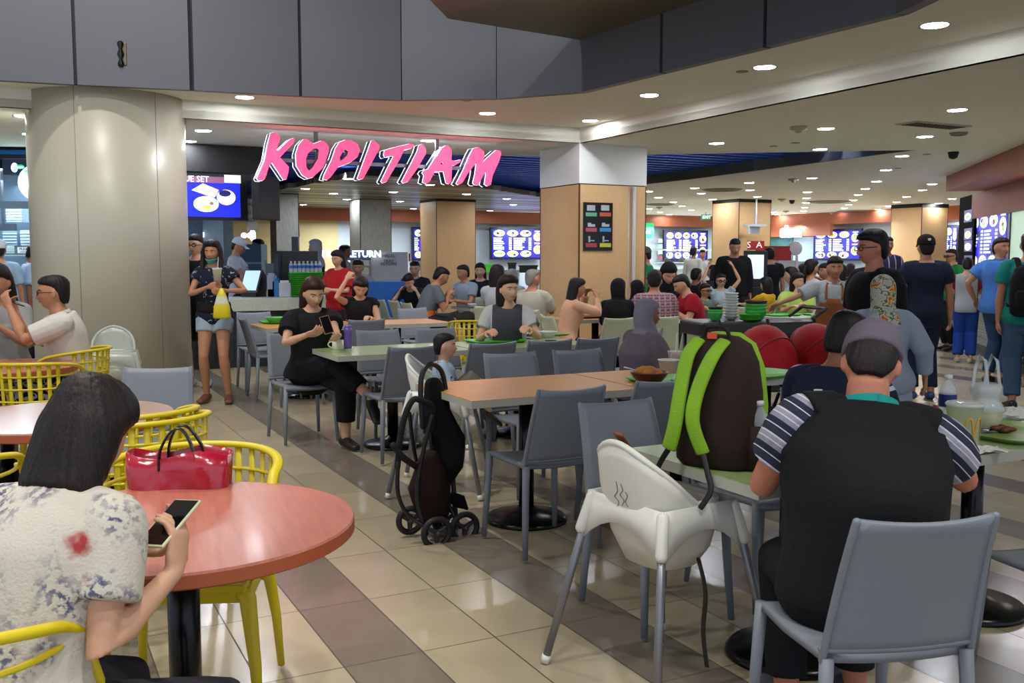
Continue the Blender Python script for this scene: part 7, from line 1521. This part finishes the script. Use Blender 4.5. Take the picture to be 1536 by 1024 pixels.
o, L = PL.obj('queue_sign', 41, 375, 'small white sign reading PLEASE Q with an arrow on the glass shelf', 'sign', .4); del o['_x'], o['_z']; bm = bmesh.new(); rect(bm, L, 26, 370.5, 56, 379.5, 0, .01); link('plate', bm, E_('sign_plate', '#d4dade', .55), o); text('PLEASE Q', .045, mat('ink_black', '#101318', .5), o, (0, -.004, .012), (R(90), 0, 0), bold=.001); bm = bmesh.new(); B(bm, (-.09, -.004, -.028), (.09, 0, -.020)); link('arrow', bm, mat('ink_black', '#101318', .5), o)
o, L = PL.obj('glass_shelf', 20, 395, 'two level glass shelf of the left stall', 'shelf', .35); z_ = o['_z']; del o['_x'], o['_z']; bm = bmesh.new(); rect(bm, L, -60, 382, 61, 384, -.05, .35); rect(bm, L, -60, 407.5, 61, 410, -.05, .35); link('shelf', bm, mat('shelf_glass', '#b9cfc4', .2), o); bm = bmesh.new(); rect(bm, L, -60, 438, 62, 452, -.1, .5); a = L(-60, 452); c = L(62, 452); B(bm, (a[0], 0, -z_), (c[0], .45, a[1])); link('cabinet', bm, whc, o); bm = bmesh.new()
for xx in (-50, 58): rect(bm, L, xx, 384, xx+2, 438, .1, .12)
link('post', bm, stee, o)
for i, (a_, m_, lb) in enumerate((((9, 312, 33, 333), '#8aa4c0', 'stacked pale blue tubs high on the left stall wall'), ((30, 345, 47, 368), '#9fb3c8', 'white slatted unit in the left stall'), ((4, 346, 26, 368), '#6d8aa6', 'blue grey cupboard in the left stall'), ((3, 368, 22, 381), '#8a9a6c', 'yellow green boxes on the left stall counter'))):
    q0, q1 = PL.at(a_[0], a_[1], -.5), PL.at(a_[2], a_[3], -.5); w = (q1[0]-q0[0])/2; p = PL.p0+PL.ax*((q0[0]+q1[0])/2)-PL.n*.5; o = empty('storage_unit', (p.x, p.y, q1[1]), PL.rz, lb, 'storage'); bm = bmesh.new(); h = q0[1]-q1[1]; B(bm, (-w, 0, 0), (w, .3, h)); link('shell', bm, mat('store_'+m_[1:], m_, .5), o); bm = bmesh.new()
    for k3 in range(1, 5): B(bm, (-w, -.01, h*k3/5-.006), (w, 0, h*k3/5+.006))
    link('ridge', bm, mat('ridge_pale', '#c2d0dc', .5), o)
area_light('stall_lamp', (-6.8, 12.6, 2.6), 1.0, 55, (.75, .88, 1))
# ---- poster on the big column
CW = Plane(C0, V); o, L = CW.obj('poster', 897, 340, 'black framed poster of six picture tiles on the big square column', 'poster', .016); del o['_x'], o['_z']; bm = bmesh.new(); rect(bm, L, 875.5, 303, 918.5, 376, 0, .012); link('board', bm, mat('poster_black', '#0b0a0e', .2), o)
for r_ in range(3):
    for c in range(2):
        x0 = 878.5+c*21.2; y0 = 306+r_*23; col = (('#5fae8e', '#c9583c'), ('#c24b66', '#3d8fc4'), ('#b33a52', '#c9c43c'))[r_][c]; bm = bmesh.new(); rect(bm, L, x0, y0+12.5, x0+16.5, y0+18.5, -.004, 0); link('caption_band', bm, mat('cap_'+col[1:], col, .3), o)
        bm = bmesh.new(); 
        if r_ == 0: rect(bm, L, x0+2, y0+1.5, x0+14, y0+10, -.004, 0)
        elif r_ == 1: rect(bm, L, x0+3, y0+5, x0+8, y0+11, -.004, 0); rect(bm, L, x0+8, y0+7, x0+14, y0+11, -.004, 0)
        else: rect(bm, L, x0+4, y0+2, x0+6.5, y0+11, -.004, 0); rect(bm, L, x0+4, y0+8, x0+13, y0+9.5, -.004, 0)
        link('pictogram', bm, mat('picto_white', '#a9b5bd', .4), o)
# ---- stall on the right
pa, pb_ = Vector((7.60, 17.1, 0)), Vector((6.45, 12.55, 0)); dS = (pb_-pa).normalized(); nS = Vector((dS.y, -dS.x, 0)); pc = pb_+dS*3.2
nS = Vector((-abs(nS.x), abs(nS.y), 0)).normalized() if nS.x > 0 else nS
bm = bmesh.new(); prism(bm, [tuple(q.xy) for q in (pa, pc, pc-nS*6, pa-nS*1.2)], 2.58, HC2); link('ceiling_stall', bm, terra, kind='structure')
PS = Plane(pa-nS*.75, dS)
bm = bmesh.new(); q0, q1 = pa-nS*.75-dS*.6, pc-nS*.75; prism(bm, [tuple(q.xy) for q in (q0, q1, q1-nS*.3, q0-nS*.3)], 0, 2.6); link('wall_stall_right', bm, mat('wall_cream2', '#a39a70', .6, var=.03), kind='structure')
o, L = PS.obj('bulkhead', 1490, 292, 'terracotta bulkhead above the menu reflection at the right edge', 'panel', .12); del o['_x'], o['_z']; bm = bmesh.new(); a, c = L(1459, 318), L(1560, 316); B(bm, (a[0], -.02, 2.13-(onplane(1490, 292, PS.p0+PS.n*.12, PS.n).z)), (c[0], .10, 2.575-(onplane(1490, 292, PS.p0+PS.n*.12, PS.n).z))); link('panel', bm, terra, o)
menu(PS, 1459, 320, 1512, 411, 'menu reflection on the right stall glass, built as a glowing blue panel', 9, .06, 4)  # a reflection in the stall glass, modelled as an emissive menu
o, L = PS.obj('menu_board', 1458, 355, 'tall black menu board with lit dish photos beside the right stall glass', 'menu board', .14); del o['_x'], o['_z']; bm = bmesh.new(); rect(bm, L, 1440, 297, 1458.5, 408, 0, .06); link('frame', bm, mat('frame_matt', '#050507', .9, var=0, spec=.05), o)
for i, (yy, m_) in enumerate(((325, eg), (352, ey), (370, ep), (392, eg))):
    bm = bmesh.new(); rect(bm, L, 1447, yy-9, 1458, yy+7, -.006, 0); link('picture_panel', bm, E_('pic_dark%d' % (i % 2), '#2a2a5c', .8), o); edisc(1452.5, yy, 4.5, 5.5, ew_, o, -.010, 'plate_picture', L); edisc(1452.5, yy, 3, 3.2, m_, o, -.013, 'food_picture', L)
o, L = PS.obj('lit_panel', 1530, 370, 'pale green lit glass panel at the right picture edge', 'panel', .06); del o['_x'], o['_z']; bm = bmesh.new(); rect(bm, L, 1514, 314, 1570, 425, -.01, .02); link('pane', bm, E_('palegreen', '#9db8a0', .62), o); bm = bmesh.new(); rect(bm, L, 1511.5, 314, 1514, 425, -.03, .02); link('post', bm, dk, o)
# ribbed counter
PQ = Plane(pa, dS); o = empty('serving_counter', (pa+dS*2.3).xy.to_3d(), PQ.rz, 'white ribbed serving counter of the right hand stall', 'counter'); bm = bmesh.new(); B(bm, (-2.9, .02, .16), (5.2, .55, 1.0))
for i in range(20): B(bm, (-2.9, .0, .20+i*.04), (5.2, .02, .222+i*.04))
link('cabinet', bm, mat('counter_ribbed', '#9da19a', .45), o); bm = bmesh.new(); B(bm, (-2.92, -.06, 1.0), (5.2, .58, 1.05)); link('worktop', bm, mat('worktop_light', '#b4b8b0', .4), o); bm = bmesh.new(); B(bm, (-2.9, .03, 0), (5.2, .5, .16)); link('kick_board', bm, mat('kick_dark', '#2e2a24', .5), o)
for i, (px, lb) in enumerate(((1463, 'left'), (1477, 'right'))):
    g2 = G(px, 545, 0); p = PQ.p0+PQ.ax*((g2-PQ.p0).dot(PQ.ax)); o = empty('crate', (p.x+nS.x*.02, p.y, .30), PQ.rz, lb+' bright green crate in the niche under the right hand counter', 'crate'); bm = bmesh.new(); B(bm, (-.19, -.04, 0), (.19, .02, .32)); link('crate_body', bm, gtray, o, bevel=.01); bm = bmesh.new(); B(bm, (-.20, -.05, .30), (.20, .02, .33)); link('crate_rim', bm, gtray, o)
# blue man's head looks round at us: glasses-free face is part of the figure

# lamps of the far stalls and unseen cool fill lights added to brighten the blue baffles
for v_, e_ in ((9.5, 110), (15.5, 110), (20.5, 110)): area_light('far_stall_lamp', tuple(UV(25.6, v_, 2.42)), 4.0, e_, (.86, .93, 1), sy=.4)
for u_, e_ in ((24.5, 110), (19, 110)): area_light('far_stall_lamp', tuple(UV(u_, 21.8, 2.42)), 4.0, e_, (.86, .93, 1), sy=.4)
for x_, y_, e_ in ((-2.4, 13.3, 26), (.2, 13.85, 26), (3.4, 13.4, 26)): area_light('baffle_fill_light', (x_, y_, 3.42), 2.6, e_*2, (.62, .70, 1), (R(72), 0, GA*.6), sy=.12)
area_light('right_stall_lamp', (7.6, 13.6, 2.5), .8, 40, (.85, 1, .9))
# ---------------------------------------------------------------- light, camera
for x, y, z, e in ((-2.2, 4.6, 6.1, 130), (-1.4, 1.6, 6.1, 80), (-4.5, 2, 6.1, 80), (-3.5, 7, 6.1, 80), (.4, .9, 6.1, 80), (2.9, 1.9, 3.48, 32), (1.5, -.6, 6.1, 80), (4.6, 3.4, 3.48, 26)):
    area_light('atrium_lamp', (x, y, z), .2, e*.72, (1, .985, .95))
w = bpy.data.worlds.new('world'); SC.world = w; w.use_nodes = True
wb = w.node_tree.nodes['Background']; wb.inputs[0].default_value = (.72, .80, 1, 1); wb.inputs[1].default_value = .7
bake_remesh()
cam = bpy.data.cameras.new('camera'); co = bpy.data.objects.new('camera', cam); COL.objects.link(co)
cam.sensor_width = 36; cam.sensor_fit = 'HORIZONTAL'; cam.lens = 36*F/1536; cam.clip_start = .05; cam.clip_end = 200
co.location = (0, 0, H); co.rotation_euler = (math.pi/2-PITCH, 0, 0); SC.camera = co
SC.view_settings.view_transform = 'Standard'; SC.view_settings.look = 'None'; SC.view_settings.gamma = 1; SC.view_settings.use_curve_mapping = False
SC.view_settings.exposure = 0.58
